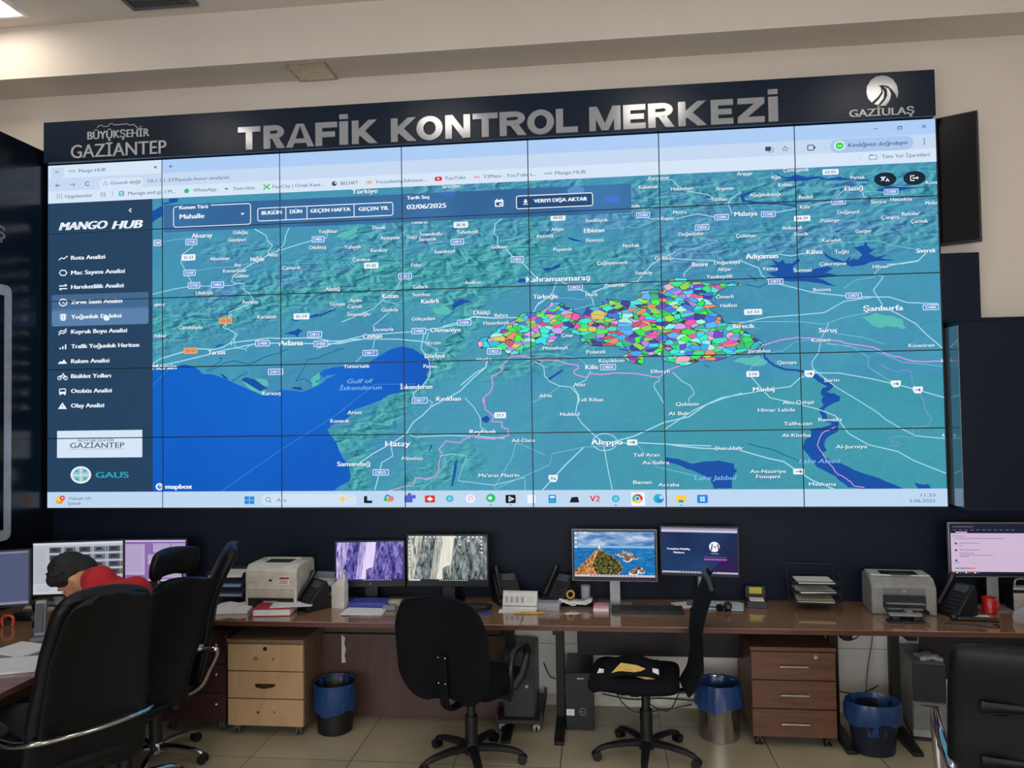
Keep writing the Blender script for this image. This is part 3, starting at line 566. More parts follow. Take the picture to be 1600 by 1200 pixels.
# --- map lettering
def label(c, s, x0, x1, y, cap, bold=0.5, mat=None, shear=0.0, halo=True, L=8):
    (ax, ay), (bx, by) = px(c, x0, y), px(c, x1, y)
    cxp = (ax+bx)/2; A = P(cxp, ay); Bq = P(cxp+1, ay); u = math.hypot(Bq[0]-A[0], Bq[1]-A[1]); Cq = P(cxp, ay+1); v = abs(Cq[1]-A[1]); w = (bx-ax)*u/2
    if halo: cv.text(s, A[0]-w+.6*u, A[0]+w+.6*u, A[1]-.7*v, cap*v*1.04, HALO, L-.5, bold=.9*u)
    cv.text(s, A[0]-w, A[0]+w, A[1], cap*v, mat or WHT, L, bold=bold*u, shear=shear)
c1 = 'Mersin,680,788,552,M4;Adana,1245,1353,445,M4;Kahramanmaraş,835,1120,158,M5;Hatay,207,317,895,M5;Aleppo,1125,1265,888,M5;Şanlıurfa,825,1002,290,M6;Adıyaman,77,325,1000,D'
c2 = 'Aksaray,300,460,490,A;Niğde,760,865,675,A;Kozan,290,410,962,B;Kadirli,592,727,1003,B;Düziçi,1002,1127,1090,B;Elbistan,363,520,600,C;Besni,1207,1327,865,C;Elazığ,850,990,472,D;Malatya,-12,165,670,D;Kâhta,552,675,968,D;Siverek,1408,1560,958,D;Osmaniye,408,542,387,M5;Ceyhan,107,192,415,M5;Dörtyol,383,470,503,M5;İskenderun,273,415,641,M5;Kırıkhan,435,543,694,M5;Kilis,1100,1155,553,M5;Birecik,245,340,370,M6;Manbij,333,428,652,M6;Türkiye,50,250,145,B;Tarsus,930,1007,487,M4;Suruç,627,710,388,M6;Türkoğlu,867,975,238,M5;Samandağ,-8,138,985,M5;Reyhanlı,583,698,842,M5'
c3 = ('Gülağaç,622,742,465,A;Güzelyurt,583,727,523,A;Altunhisar,442,597,670,A;Bor,637,687,720,A;Kemerhisar,545,730,765,A;Gökbez,632,745,805,A;Ulukışla,333,463,938,A;Aktaş,888,970,640,A;Çamardı,1007,1145,742,A;Yeşilhisar,1290,1440,458,A;Dikilitaş,1220,1350,583,A;Yahyalı,1490,1620,580,A;Pozantı,697,817,1010,A;Karaisalı,812,960,1125,A;Aladağ,1345,1455,908,A;Üçtepe,1382,1497,1025,A;apınar,5,92,1028,A;'
      'Develi,213,310,428,B;Ayşepınar,275,430,507,B;Taşçı,480,555,502,B;İmamkullu,580,755,478,B;Saraycık,575,710,518,B;Tufanbeyli,868,1035,462,B;Göksun,1142,1265,578,B;Karaköy,198,328,605,B;Saimbeyli,695,855,615,B;Çamlıca,57,190,678,B;Feke,515,592,720,B;Andırın,932,1055,857,B;Gafarlı,528,640,890,B;Sumbas,525,662,950,B;Aydın,35,127,997,B;Camili,17,127,1045,B;İmamoğlu,15,190,1105,B;Gaziköy,280,412,1070,B;Gökçedam,518,700,1140,B;Bahçe,1165,1270,1113,B;Hasanbeyli,1078,1275,1172,B;Sarıoğlan,755,895,105,B;Tomarza,510,640,385,B;'
      'Kuluncak,790,942,260,C;Karapınar,868,1032,190,C;Hekimhan,1043,1210,273,C;Arguvan,1393,1530,272,C;Yazıhan,1352,1480,357,C;Mezra,1060,1165,458,C;Kapaz,965,1068,505,C;Evcihüyük,380,550,521,C;Afşin,107,202,592,C;Anzorey,-10,125,643,C;Ekinözü,380,513,676,C;Doğanşehir,1102,1300,627,C;Payamlı,125,265,748,C;Nurhak,667,797,718,C;Çağlayancerit,463,703,853,C;Gölbaşı,915,1055,817,C;Doğankaya,1380,1580,850,C;Alişar,1407,1515,903,C;Yazıbeydili,1320,1520,960,C;Yeniköy,760,897,932,C;Pazarcık,527,685,1028,C;Narlı,377,467,1102,C;Ömerli,1395,1530,1118,C;nde,737,797,408,C;'
      'Arapgir,8,130,357,D;Ağın,273,348,385,D;Keban,330,437,443,D;Çemişgezek,370,570,328,D;Pertek,895,1005,387,D;Aşağıkuluşağı,107,345,520,D;Baskil,490,598,540,D;Kale,500,577,617,D;Sivrice,1053,1172,577,D;Hatunköy,1208,1375,557,D;Maden,1480,1580,585,D;Kova,1483,1575,425,D;Doğanyol,793,960,657,D;Pütürge,663,805,722,D;Çüngüş,1135,1275,697,D;Balcılar,1295,1435,670,D;Çermik,1365,1500,728,D;Arıkonak,360,520,780,D;Sincik,455,568,828,D;Çelikhan,0,155,842,D;Gerger,933,1060,806,D;Karadut,673,820,877,D;Tuğlu,770,880,968,D;Çakıreşme,653,860,1060,D;Yazıca,205,325,1098,D;Samsat,450,592,1110,D;Hilvan,1067,1185,1083,D;'
      'İncetarla,152,243,385,M5;Erzin,398,452,445,M5;Yumurtalık,20,137,549,M5;Payas,377,437,549,M5;Arsuz,38,103,755,M5;Altınözü,277,372,960,M5;Hassa,615,680,518,M5;Ad-Dana,770,875,880,M5;Ma\'arat Masrin,623,803,1036,M5;Azaz,1047,1100,631,M5;Afrin,893,950,681,M5;Tell Rifaat,1062,1180,699,M5;Nubbul,987,1072,763,M5;Polateli,1104,1187,485,M5;Küçükkon,1160,1272,524,M5;Elbeyli,1392,1475,572,M5;Çınar,993,1045,411,M5;Musabeyli,910,1020,467,M5;Tell Aran,1313,1430,945,M5;As-Safira,1353,1473,979,M5;Banan,1313,1395,1067,M5;Aqraba,1425,1518,1078,M5;Qabasin,1503,1605,718,M5;Al Bab,1470,1560,760,M5;'
      'Halfeti,188,260,278,M6;Bozova,602,680,207,M6;Kobani,595,677,433,M6;Köseören,1027,1142,456,M6;Jarablus,310,410,480,M6;Qanaya,440,527,532,M6;Sarin,650,717,611,M6;Abu Qalqal,465,603,710,M6;Himar Labda,355,520,744,M6;Remeila,625,730,787,M6;Tallhuzan,470,597,805,M6;Al-Khafsa,462,590,857,M6;Al-Jurniya,702,842,908,M6;Deir Hafir,165,290,915,M6;An-Nasiriye,320,480,1018,M6;Fouqani,347,453,1041,M6;Maskana,582,703,1075,M6;A,1176,1188,857,M6;A,1171,1181,524,M6;Çamlıyayla,798,903,376,M4;Karataş,1173,1255,670,M4;Konacık,1476,1560,793,M4;Atlılar,688,745,413,M4')
for L_, cap, bd in ((c1, 8.2, 1.0), (c2, 6.8, .7), (c3, 5.4, .35)):
    for it in L_.split(';'):
        if not it: continue
        s_, a_, b_, y_, c_ = it.split(','); label(c_, s_, float(a_), float(b_), float(y_), cap, bd)
for s_, a_, b_, y_, c_ in (('Gulf of', 37, 152, 615, 'M5'), ('İskenderun', 0, 190, 645, 'M5'), ('Lake Assad', 538, 722, 972, 'M6'), ('Lake Jabbul', 70, 260, 1047, 'M6')): label(c_, s_, a_, b_, y_, 6.6, .4, ITAL, 0.22, False)
def shield(c, s, x0, x1, y, kind='b'):
    (ax, ay), (bx, by) = px(c, x0, y), px(c, x1, y)
    A = P((ax+bx)/2, ay); u = abs(P((ax+bx)/2+1, ay)[0]-A[0]); w = (bx-ax)*u/2; h = 4.6*u
    if kind == 'x': cv.poly([(A[0]-w, A[1]+h*1.2), (A[0]+w, A[1]+h*1.2), (A[0]+w*1.05, A[1]), (A[0]+w*.6, A[1]-h*1.2), (A[0]-w*.6, A[1]-h*1.2), (A[0]-w*1.05, A[1])], WHT, 8)
    else:
        bg = {'b': WHT, 'w': WHT, 'o': SHO}[kind]
        cv.poly(rrect(A[0]-w, A[1]-h, A[0]+w, A[1]+h, .35*h), bg, 8)
        if kind == 'b': cv.poly(rrect(A[0]-w+u, A[1]-h+u, A[0]+w-u, A[1]+h-u, .3*h), SHB, 9)
    cv.text(s, A[0]-w*.66, A[0]+w*.66, A[1], h*.95, WHT if kind == 'b' else SHT, 10, bold=.35*u)
for it in ('A,D750,250,342,542;A,51-53,220,328,662,w;A,D330,235,330,782;A,D750,268,365,880;A,D805,450,550,875;A,D805,1238,1335,520;A,O-21,512,615,1157,o;A,01-74,1095,1218,1122,w;A,D300,0,60,548;B,38-36,845,957,407,w;B,D815,822,925,540;B,D825,1290,1393,677;B,01-02,145,258,725,w;B,D815,412,518,808;B,D400,872,982,1170;C,44-02,102,217,502,w;C,D300,770,878,480;C,D300,1380,1492,497;C,D850,1228,1340,576;C,D825,238,352,1045;'
           'D,62-02,675,800,344,w;D,D300,745,857,577;D,D300,195,307,673;D,44-29,452,580,707,w;D,D300,1155,1268,498;M5,D817,105,172,490;M5,D400,323,388,392;M5,D817,325,395,702;M5,D825,150,222,1023;M5,217,693,745,768,w;M5,4,1285,1330,889,w;M5,D850,1165,1235,553;M5,D825,660,722,483;M5,5,935,975,1050,x;M6,63-53,293,373,307,w;M6,D875,400,468,171;M6,D875,747,818,234;M6,D400,1090,1162,286;M6,216,303,360,584,w;M6,4,512,562,1019,w;M6,4,563,607,583,x;M6,4,948,992,628,x;M6,4,1046,1090,655,x;M4,O-51,820,882,480,o;M4,D400,1140,1205,447;M4,D815,1373,1438,407;M4,D400,1400,1465,449;M4,D815,1197,1265,574').split(';'):
    q = it.split(','); shield(q[0], q[1], float(q[2]), float(q[3]), float(q[4]), q[5] if len(q) > 5 else 'b')
label('M4', 'mapbox', 740, 858, 1086, 7, 1.2, halo=False)
def dot(c, x, y, r, mat, L=12, ry=None):
    A = P(*px(c, x, y)); u = 0.0044*r/CR[c][2]; cv.disc(A[0], A[1], u, u*(ry or .9), mat, L); return A
dot('M4', 713, 1087, 19, WHT, 8); dot('M4', 714, 1087, 11, SEA, 8.4); dot('M4', 716, 1085, 5, WHT, 8.8)
# --- filter bar over the map
def quad(c, x0, y0, x1, y1, mat, L, r=0.012):
    a = P(*px(c, x0, y0)); b = P(*px(c, x1, y1)); cx0, cx1 = sorted((a[0], b[0])); cz0, cz1 = sorted((a[1], b[1]))
    cv.poly(rrect(cx0, cz0, cx1, cz1, r), mat, L); return cx0, cz0, cx1, cz1
def outline(c, x0, y0, x1, y1, mat, L, w=0.006, r=0.02):
    a = P(*px(c, x0, y0)); b = P(*px(c, x1, y1)); cx0, cx1 = sorted((a[0], b[0])); cz0, cz1 = sorted((a[1], b[1]))
    cv.line(rrect(cx0, cz0, cx1, cz1, r), w, mat, L, closed=True)
fa = P(256, 320); fb = P(986, 283); zlo = P(620, 348)[1]; zhi = P(620, 304)[1]
cv.poly(rrect(fa[0], zlo, P(986, 300)[0], zhi, .02), FILT, 10.5)
UI = lambda c, s, x0, x1, y, cap, bold=.6, mat=None, L=13: label(c, s, x0, x1, y, cap, bold, mat, 0, False, L)
GLOW = EM('ui_light_smudge', '5a8fc8')
cv.disc(*P(900, 298), .06, .03, GLOW, 10.7); cv.disc(*P(957, 311), .05, .028, EM('ui_blue_smudge', '3f78d0'), 10.7); cv.disc(*P(700, 304), .05, .02, EM('ui_blue_smudge2', '3a70b8'), 10.7)
outline('A', 158, 268, 760, 402, WHT, 11); a = P(*px('A', 203, 275)); b = P(*px('A', 437, 255)); cv.rect(a[0]-.01, min(a[1], b[1])-.004, b[0]+.01, max(a[1], b[1])+.004, FILT, 11.5)
UI('A', 'Konum Türü', 205, 425, 268, 5.4, .9); UI('A', 'Mahalle', 207, 397, 340, 7, 1.0)
a = P(*px('A', 697, 322)); cv.poly([(a[0]-.016, a[1]+.006), (a[0]+.016, a[1]+.006), (a[0], a[1]-.009)], WHT, 12)
outline('A', 815, 282, 1870, 320, WHT, 11) if False else None
def zrow(y): return P(620, y)[1]
zb0, zb1 = P(510, 341)[1], P(510, 321)[1]
x0_, x1_ = P(403, 330)[0], P(614, 326)[0]
cv.line(rrect(x0_, zb0, x1_, zb1, .015), .006, WHT, 11, closed=True)
for xx in (447, 480, 553.5): X_ = P(xx, 330)[0]; cv.line([(X_, zb0), (X_, zb1)], .006, WHT, 11)
UI('A', 'BUGÜN', 848, 1000, 312, 5.6, 1.1); UI('A', 'DÜN', 1068, 1160, 303, 5.6, 1.1); UI('A', 'GEÇEN HAFTA', 1228, 1538, 292, 5.6, 1.1); UI('B', 'GEÇEN YIL', 105, 338, 280, 5.6, 1.1)
UI('B', 'Tarih Seç', 480, 657, 193, 5.2, .9); UI('B', '02/06/2025', 480, 785, 262, 7, 1.0)
LINE = EM('ui_faint_line', '285a88')
cv.line(rrect(P(628, 335)[0], zrow(342), P(795, 330)[0], zrow(310), .02), .003, LINE, 11, closed=True)
a = P(*px('B', 1200, 237)); cv.poly(rrect(a[0]-.03, a[1]-.026, a[0]+.03, a[1]+.022, .006), WHT, 12); cv.rect(a[0]-.021, a[1]-.018, a[0]+.021, a[1]+.006, NAVY, 12.5); cv.rect(a[0]+.002, a[1]-.014, a[0]+.018, a[1]-.002, WHT, 13)
for dx in (-.018, .012): cv.rect(a[0]+dx, a[1]+.02, a[0]+dx+.007, a[1]+.03, WHT, 12)
zb0, zb1 = P(867, 324)[1], P(867, 304)[1]; bx0, bx1 = P(807, 315)[0], P(926, 312)[0]
cv.poly(rrect(bx0, zb0, bx1, zb1, .015), NAVY, 11); cv.line(rrect(bx0, zb0, bx1, zb1, .015), .006, WHT, 11.5, closed=True)
UI('T2', 'VERIYI DIŞA AKTAR', 902, 1147, 926, 5.6, 1.1)
a = P(*px('T2', 863, 935)); cv.poly([(a[0]-.018, a[1]+.004), (a[0]-.007, a[1]+.004), (a[0]-.007, a[1]+.018), (a[0]+.007, a[1]+.018), (a[0]+.007, a[1]+.004), (a[0]+.018, a[1]+.004), (a[0], a[1]-.013)], WHT, 12); cv.rect(a[0]-.018, a[1]-.02, a[0]+.018, a[1]-.015, WHT, 12)
for (c, x, y) in (('D', 1164, 402), ('D', 1392, 392)): A = P(*px(c, x, y)); cv.disc(A[0], A[1], .071, .047, DARKC, 11)
A = P(*px('D', 1152, 400)); cv.line([(A[0]-.02, A[1]+.012), (A[0]+.014, A[1]+.012)], .006, WHT, 12); cv.line([(A[0]-.016, A[1]-.012), (A[0]+.008, A[1]+.012)], .006, WHT, 12); cv.line([(A[0]-.014, A[1]+.01), (A[0]+.004, A[1]-.01)], .006, WHT, 12); UI('D', 'A', 1168, 1194, 408, 5, 1)
A = P(*px('D', 1392, 392)); cv.line([(A[0], A[1]+.016), (A[0]-.024, A[1]+.016), (A[0]-.024, A[1]-.016), (A[0], A[1]-.016)], .007, WHT, 12); cv.line([(A[0]-.012, A[1]), (A[0]+.022, A[1])], .007, WHT, 12); cv.poly([(A[0]+.015, A[1]+.011), (A[0]+.028, A[1]), (A[0]+.015, A[1]-.011)], WHT, 12)
# --- browser bars
Z1, Z2, Z3, ZK = 3.849, 3.753, 3.661, 1.503
cv.rect(XL, Z3, XR, Z2+.0, BOOK, 14); cv.rect(XL, Z2, XR, Z1, TOOL, 14); cv.rect(XL, Z1, XR, ZT, TABB, 14)
xt = P(254, 270)[0]; cv.rect(XL, Z1, xt, ZT, BOOK, 14.5); cv.poly(rrect(P(80, 270)[0], P(92, 279)[1], P(101, 270)[0], P(92, 262)[1], .02), TOOL, 15)
U2 = lambda c, s, x0, x1, y, cap=5.2, mat=None: label(c, s, x0, x1, y, cap, .25, mat or UIG, 0, False, 16)
def ic(c, L, w=0.005, mat=None, LY=16): cv.line(pts(c, L), w, mat or UID, LY)
U2('T1', 'Mango HUB', 367, 490, 789); U2('T1', 'HUB', 320, 350, 793, 3); U2('T1', 'Güvenli değil', 513, 652, 845); U2('T1', '10.1.51.239/peak-hour-analysis', 686, 1062, 830); U2('T1', 'Uygulamalar', 303, 432, 907); U2('T1', 'Manage and go | M...', 595, 815, 891); U2('T1', 'WhatsApp', 896, 1004, 879); U2('T1', 'Yeni ritim', 1080, 1180, 872); U2('T1', 'FlexCity | Ortak Kent...', 1263, 1500, 860)
U2('T2', 'BELNET', 8, 90, 848); U2('T2', 'Youtubemp3donust...', 168, 405, 838); U2('T2', 'YouTube', 490, 586, 824); U2('T2', 'Y2Mate - YouTube t...', 667, 910, 813); U2('T2', 'HUB', 950, 985, 804, 3); U2('T2', 'Mango HUB', 1000, 1140, 799)
A = P(*px('T3', 893, 670)); hw_ = (P(*px('T3', 1085, 670))[0]-P(*px('T3', 700, 670))[0])/2; cv.poly(rrect(A[0]-hw_, A[1]-.047, A[0]+hw_, A[1]+.047, .047), PILL, 15)
U2('T3', 'Kimliğinizi doğrulayın', 785, 1058, 667, 6, UID); U2('T3', 'Tüm Yer İşaretleri', 940, 1160, 721, 5.6)
dot('T3', 745, 676, 24, WHT, 15.5); dot('T3', 745, 676, 18, LIME, 16); UI('T3', 'M', 737, 753, 677, 3, .5, WHT, 16.5)
cv.poly(rrect(P(*px('T1', 462, 850))[0], P(*px('T1', 560, 872))[1], P(*px('T1', 665, 845))[0], P(*px('T1', 560, 826))[1], .03), BOOK, 15)
ic('T1', [(258, 795), (267, 800), (276, 794)]); ic('T1', [(714, 780), (728, 770)]); ic('T1', [(714, 770), (728, 780)]); ic('T1', [(784, 772), (800, 771)]); ic('T1', [(792, 764), (792, 779)])
ic('T1', [(282, 858), (260, 860)]); ic('T1', [(268, 851), (260, 860), (269, 867)]); ic('T1', [(326, 856), (348, 855)], mat=UIG); ic('T1', [(340, 848), (349, 855), (341, 863)], mat=UIG); ic('T1', arc(407, 852, 10, 9, 30, 330, 10)); ic('T1', [(490, 841), (478, 858), (502, 856), (490, 841)], .004)
GRID = [REDI, GRN, ORG, UIG]
for i in range(3):
    for j in range(3): dot('T1', 268+i*10, 903+j*7.5-i*.6, 3, [UIG, LIME, REDI][(i+2*j) % 3], 16)
for i in range(2):
    for j in range(2): outline('T1', 468+i*14, 892+j*11, 476+i*14, 899+j*11, UIG, 16, .003, .003)
ic('T1', [(523, 885), (524, 910)], .003, UIG); quad('T1', 553, 886, 577, 908, TEAL, 16, .008); ic('T1', arc(566, 897, 6, 6, 30, 330, 8), .006, WHT, 16.5)
dot('T1', 866, 885, 13, GRN, 16); dot('T1', 1050, 875, 9, UIG, 16, .5); ic('T1', [(1222, 856), (1236, 866), (1250, 854)], .012, LIME); ic('T1', [(1222, 878), (1236, 866), (1250, 876)], .012, LIME); dot('T1', 1549, 851, 13, UID, 16); dot('T1', 1554, 848, 5, BOOK, 16.5)
for i, h_ in enumerate((5, 11, 16, 11, 5)): ic('T2', [(127+i*6.5, 845-h_*.6), (127+i*6.5, 845+h_*.6)], .007, ORG)
quad('T2', 443, 820, 477, 838, REDI, 16, .012); A = P(*px('T2', 460, 829)); cv.poly([(A[0]-.006, A[1]+.009), (A[0]-.006, A[1]-.009), (A[0]+.01, A[1])], WHT, 16.5)
for i in range(4): ic('T2', [(626+i*7, 821-(6 if i % 2 else 3)), (626+i*7, 821+(6 if i % 2 else 3))], .005, REDI)
quad('T3', 401, 681, 428, 700, UID, 16, .005); outline('T3', 416, 686, 438, 705, UID, 16, .003, .004)
ic('T3', [(493, 677), (497, 686), (509, 686), (500, 692), (503, 701), (493, 696), (484, 702), (487, 692), (478, 687), (489, 686), (493, 677)], .004); outline('T3', 597, 674, 626, 696, UID, 16, .006, .006); dot('T3', 630, 684, 5, UID, 16)
ic('T3', [(677, 665), (678, 694)], .003, PILL); ic('T3', [(841, 716), (842, 745)], .003, PILL); outline('T3', 882, 721, 918, 738, UIG, 16, .004, .004); ic('T3', [(883, 720), (895, 716), (900, 720)], .004, UIG)
for i in range(3): dot('T3', 1137, 645+i*11, 3.2, UID, 16)
ic('T3', [(902, 598), (922, 597)], .004); outline('T3', 1013, 588, 1030, 600, UID, 16, .004, .003); ic('T3', [(1018, 586), (1034, 585), (1034, 597)], .003); ic('T3', [(1125, 579), (1145, 595)], .004); ic('T3', [(1125, 595), (1145, 579)], .004)
# --- side menu
xs_ = P(239, 520)[0]; cv.rect(XL, ZK, xs_, Z3, SIDE, 14)
quad('M4', 233, 232, 665, 292, SIDEH, 15, .015); quad('M4', 233, 297, 665, 360, SIDEH2, 15, .015)
ic('T1', [(610, 966), (600, 974), (610, 983)], .009, WHT, 16)
label('T1', 'MANGO', 277, 497, 1045, 12, 2.4, WHT, .28, False, 16); label('T1', 'HUB', 522, 660, 1040, 12, 2.4, WHT, .28, False, 16)
for s_, x1_, y_ in (('Rota Analizi', 470, 63), ('Mac Sayımı Analizi', 558, 128), ('Hareketlilik Analizi', 553, 192), ('Zirve Saati Analizi', 547, 260), ('Yoğunluk Endeksi', 543, 326), ('Kuyruk Boyu Analizi', 568, 392), ('Trafik Yoğunluk Haritası', 621, 457), ('Rakım Analizi', 489, 525), ('Bisiklet Yolları', 496, 592), ('Otobüs Analizi', 500, 658), ('Olay Analizi', 466, 724)):
    UI('M4', s_, 320, x1_, y_, 6.2, .9, WHT, 16)
I4 = lambda L, w=.008: ic('M4', L, w, WHT, 16)
I4([(265, 76), (277, 66), (287, 70), (304, 58)]); I4(arc(284, 133, 17, 13, 0, 360, 6)); I4([(266, 192), (300, 190)]); I4([(292, 184), (301, 190)]); I4([(302, 203), (268, 204)]); I4([(276, 210), (267, 204)])
I4(arc(284, 265, 17, 15, 0, 360, 18)); I4([(284, 256), (284, 267), (293, 270)], .006)
quad('M4', 274, 316, 294, 346, WHT, 16, .006)
for yy in (323, 331, 339): ic('M4', [(268, yy-3), (300, yy-3)], .005, WHT, 16); dot('M4', 284, yy, 3.2, SIDEH2, 16.5)
I4([(264, 400), (276, 390), (285, 394), (300, 382)]); I4([(264, 410), (276, 400), (285, 404), (300, 392)])
for i, h_ in enumerate((8, 14, 22)): quad('M4', 268+i*12, 474-h_, 274+i*12, 474, WHT, 16, .001)
cv.poly(pts('M4', [(260, 539), (272, 526), (278, 531), (288, 519), (302, 538)]), WHT, 16)
for xx in (268, 295): I4(arc(xx, 602, 8, 8, 0, 360, 12), .006)
I4([(268, 602), (276, 590), (290, 589), (295, 602)], .006); I4([(276, 590), (284, 603), (290, 589)], .006); dot('M4', 284, 583, 4, WHT, 16)
quad('M4', 266, 649, 297, 673, WHT, 16, .01); quad('M4', 270, 653, 293, 663, SIDE, 16.4, .004)
for xx in (271, 292): dot('M4', xx, 675, 4, WHT, 16)
cv.poly(pts('M4', [(281, 711), (301, 740), (261, 740)]), WHT, 16); ic('M4', [(281, 722), (281, 733)], .006, SIDE, 16.5)
cv.poly(pts('M4', [(470, 320), (475, 318), (478, 328), (492, 334), (488, 345), (470, 346), (463, 334)]), WHT, 17)
quad('M4', 257, 838, 637, 955, BOOK, 15, .003)
UI('M4', 'BÜYÜKŞEHİR', 352, 512, 880, 4.2, .3, UIG, 16); UI('M4', 'GAZİANTEP', 315, 557, 902, 8, .3, UID, 16); ic('M4', [(310, 921), (560, 917)], .002, UIG, 16)
dot('M4', 363, 1034, 53, WHT, 15, .78); dot('M4', 363, 1034, 44, EM('seal_green', '9fc8cc'), 15.5, .78); ic('M4', [(325, 1036), (402, 1034)], .005, WHT, 16); ic('M4', [(363, 1002), (364, 1066)], .005, WHT, 16)
for q in ((345, 1018), (381, 1016), (346, 1052), (382, 1050)): dot('M4', q[0], q[1], 7, GAUS, 16)
UI('M4', 'GAUS', 430, 575, 1034, 9, 1.4, GAUS, 16)
# --- task bar
cv.rect(XL, ZB, XR, ZK, TASK, 14)
dot('M4', 268, 1147, 20, ORG, 15); dot('M4', 264, 1143, 12, YEL, 15.5); dot('M4', 281, 1137, 13, REDI, 16); dot('M4', 281, 1137, 5, WHT, 16.5)
U2('M4', 'Yüksek UV', 308, 410, 1139, 4.6); U2('M4', 'Şimdi', 305, 361, 1161, 4.6)
for i in range(2):
    for j in range(2): quad('M4', 1093+i*23, 1130+j*18, 1114+i*23, 1146+j*18, BLUI, 15, .001)
quad('p', 408, 772, 558, 790, EM('ui_search', 'cfe3f7'), 15, .04); ic('M4', arc(1198, 1144, 10, 10, 0, 360, 12), .004, UID); ic('M4', [(1206, 1151), (1213, 1158)], .004, UID); U2('M4', 'Ara', 1236, 1280, 1146, 5)
cv.poly([(P(536+dx, 780+dy)) for dx, dy in ((0, -6), (2, -1.5), (8, 0), (2, 1.5), (0, 6), (-2, 1.5), (-8, 0), (-2, -1.5))], YEL, 16); dot('p', 547, 776, 2, YEL, 16)
Q = lambda x0, y0, x1, y1, m_, L=15, r=.006: quad('p', x0, y0, x1, y1, m_, L, r)
Q(569, 775, 582, 786, BLK); Q(574, 773, 582, 782, TASK, 15.5); dot('p', 606, 777, 5, BLUI, 15); dot('p', 611, 779, 5, PINKI, 15.5); dot('p', 608, 781, 3.5, ORG, 16); dot('p', 603, 780, 3.5, GRN, 16); dot('p', 606, 777, 2, TASK, 16.5)
Q(632, 774, 645, 785, PURI); dot('p', 647, 776, 3.4, PURI, 15); dot('p', 640, 773, 3.4, PURI, 15); Q(664, 774, 680, 785, REDI); cv.poly([P(672+dx, 779.5+dy) for dx, dy in ((-5, 0), (0, -3.5), (5, 0), (0, 3.5))], WHT, 16); dot('p', 703, 779, 6, TEAL, 15); dot('p', 703, 779, 3, TASK, 15.5); dot('p', 703, 779, 1.6, TEAL, 16)
dot('p', 735, 779, 7.5, WHT, 15); ic('p', [(733, 782), (733, 776), (738, 775), (738, 781)], .006, PINKI); dot('p', 767, 778, 7.5, GRN, 15); dot('p', 766, 778, 3, WHT, 16); Q(790, 773, 806, 786, BLK); cv.poly([P(795, 775), P(804, 779.5), P(795, 784)], WHT, 16); cv.poly([P(796, 777), P(801, 779.5), P(796, 782)], TEAL, 16.5)
Q(824, 773, 837, 786, WHT); Q(857, 773, 869, 786, BLUI); Q(859, 775, 867, 778, WHT, 15.5); Q(859, 780, 867, 784.5, TEAL, 15.5); cv.poly([P(890, 785), P(905, 785), P(903, 776), P(893, 777)], BLK, 15); label('p', 'V2', 922, 937, 779, 9, .8, REDI, 0, False, 15); dot('p', 962, 779, 6, TEAL, 15); dot('p', 962, 779, 3, TASK, 15.5); dot('p', 962, 779, 1.6, TEAL, 16)
Q(986, 769, 1008, 790, WHT, 14.6); dot('p', 996, 779, 8, REDI, 15)
cv.poly([P(996, 779)]+[P(996+7.8*math.cos(D2R(a)), 779+7.2*math.sin(D2R(a))) for a in range(20, 141, 15)], YEL, 15.3); cv.poly([P(996, 779)]+[P(996+7.8*math.cos(D2R(a)), 779+7.2*math.sin(D2R(a))) for a in range(140, 261, 15)], GRN, 15.3); dot('p', 996, 779, 4.2, WHT, 15.8); dot('p', 996, 779, 3, BLUI, 16.1)
dot('p', 1029, 779, 8, TEAL, 15); dot('p', 1031, 781, 5, BLUI, 15.4); dot('p', 1033, 777, 3, TASK, 15.8); Q(1056, 774, 1072, 785, YEL); Q(1060, 781, 1068, 785, BLUI, 15.5); Q(1089, 773, 1106, 786, BLUI)
for i in range(2):
    for j in range(2): Q(1094+i*4, 776+j*4, 1097+i*4, 779+j*4, WHT, 15.5, .001)
for xx in (767, 798, 962, 1064): ic('p', [(xx-2, 789), (xx+2, 789)], .006, UIG)
U2('M6', '11:33', 1080, 1145, 1124, 4.8); U2('M6', '3.06.2025', 1030, 1145, 1149, 4.8)

# --- cut the picture into the seven by five panels
wall = thing('video_wall', 'huge video wall of thirty-five panels showing a teal and blue map', 'video wall', (0, 0, ZB))
MB().box(XL-.012, XR+.012, 0.004, 0.094, 0-.012, ZT-ZB+.004).build('backing_frame', M('wall_frame_black', '07090c', 0.5), wall, smooth=False)
src = cv.mb; me = bpy.data.meshes.new('picture'); me.from_pydata(src.v, [], src.f)
for m_ in src.mats: me.materials.append(m_)
me.polygons.foreach_set('material_index', src.m)
al = me.color_attributes.new('relief', 'FLOAT_COLOR', 'POINT')
for i in range(NLAND): al.data[i].color = (*ga[i], 1)
bm = bmesh.new(); bm.from_mesh(me); bpy.data.meshes.remove(me)
GAP = 0.0035
def cut(b, co, no, outer):
    bmesh.ops.bisect_plane(b, geom=b.verts[:]+b.edges[:]+b.faces[:], dist=1e-6, plane_co=co, plane_no=no, clear_outer=outer, clear_inner=not outer)
def panel_mesh(b, i, j):
    me = bpy.data.meshes.new('display_panel'); b.to_mesh(me)
    for m_ in src.mats: me.materials.append(m_)
    used = sorted({p.material_index for p in me.polygons}); remap = {u: k for k, u in enumerate(used)}
    idx = [remap[p.material_index] for p in me.polygons]
    me.materials.clear()
    for u in used: me.materials.append(src.mats[u])
    me.polygons.foreach_set('material_index', idx)
    o = bpy.data.objects.new('display_panel', me); COL.objects.link(o); o.parent = wall; o.location = (0, 0, -ZB)
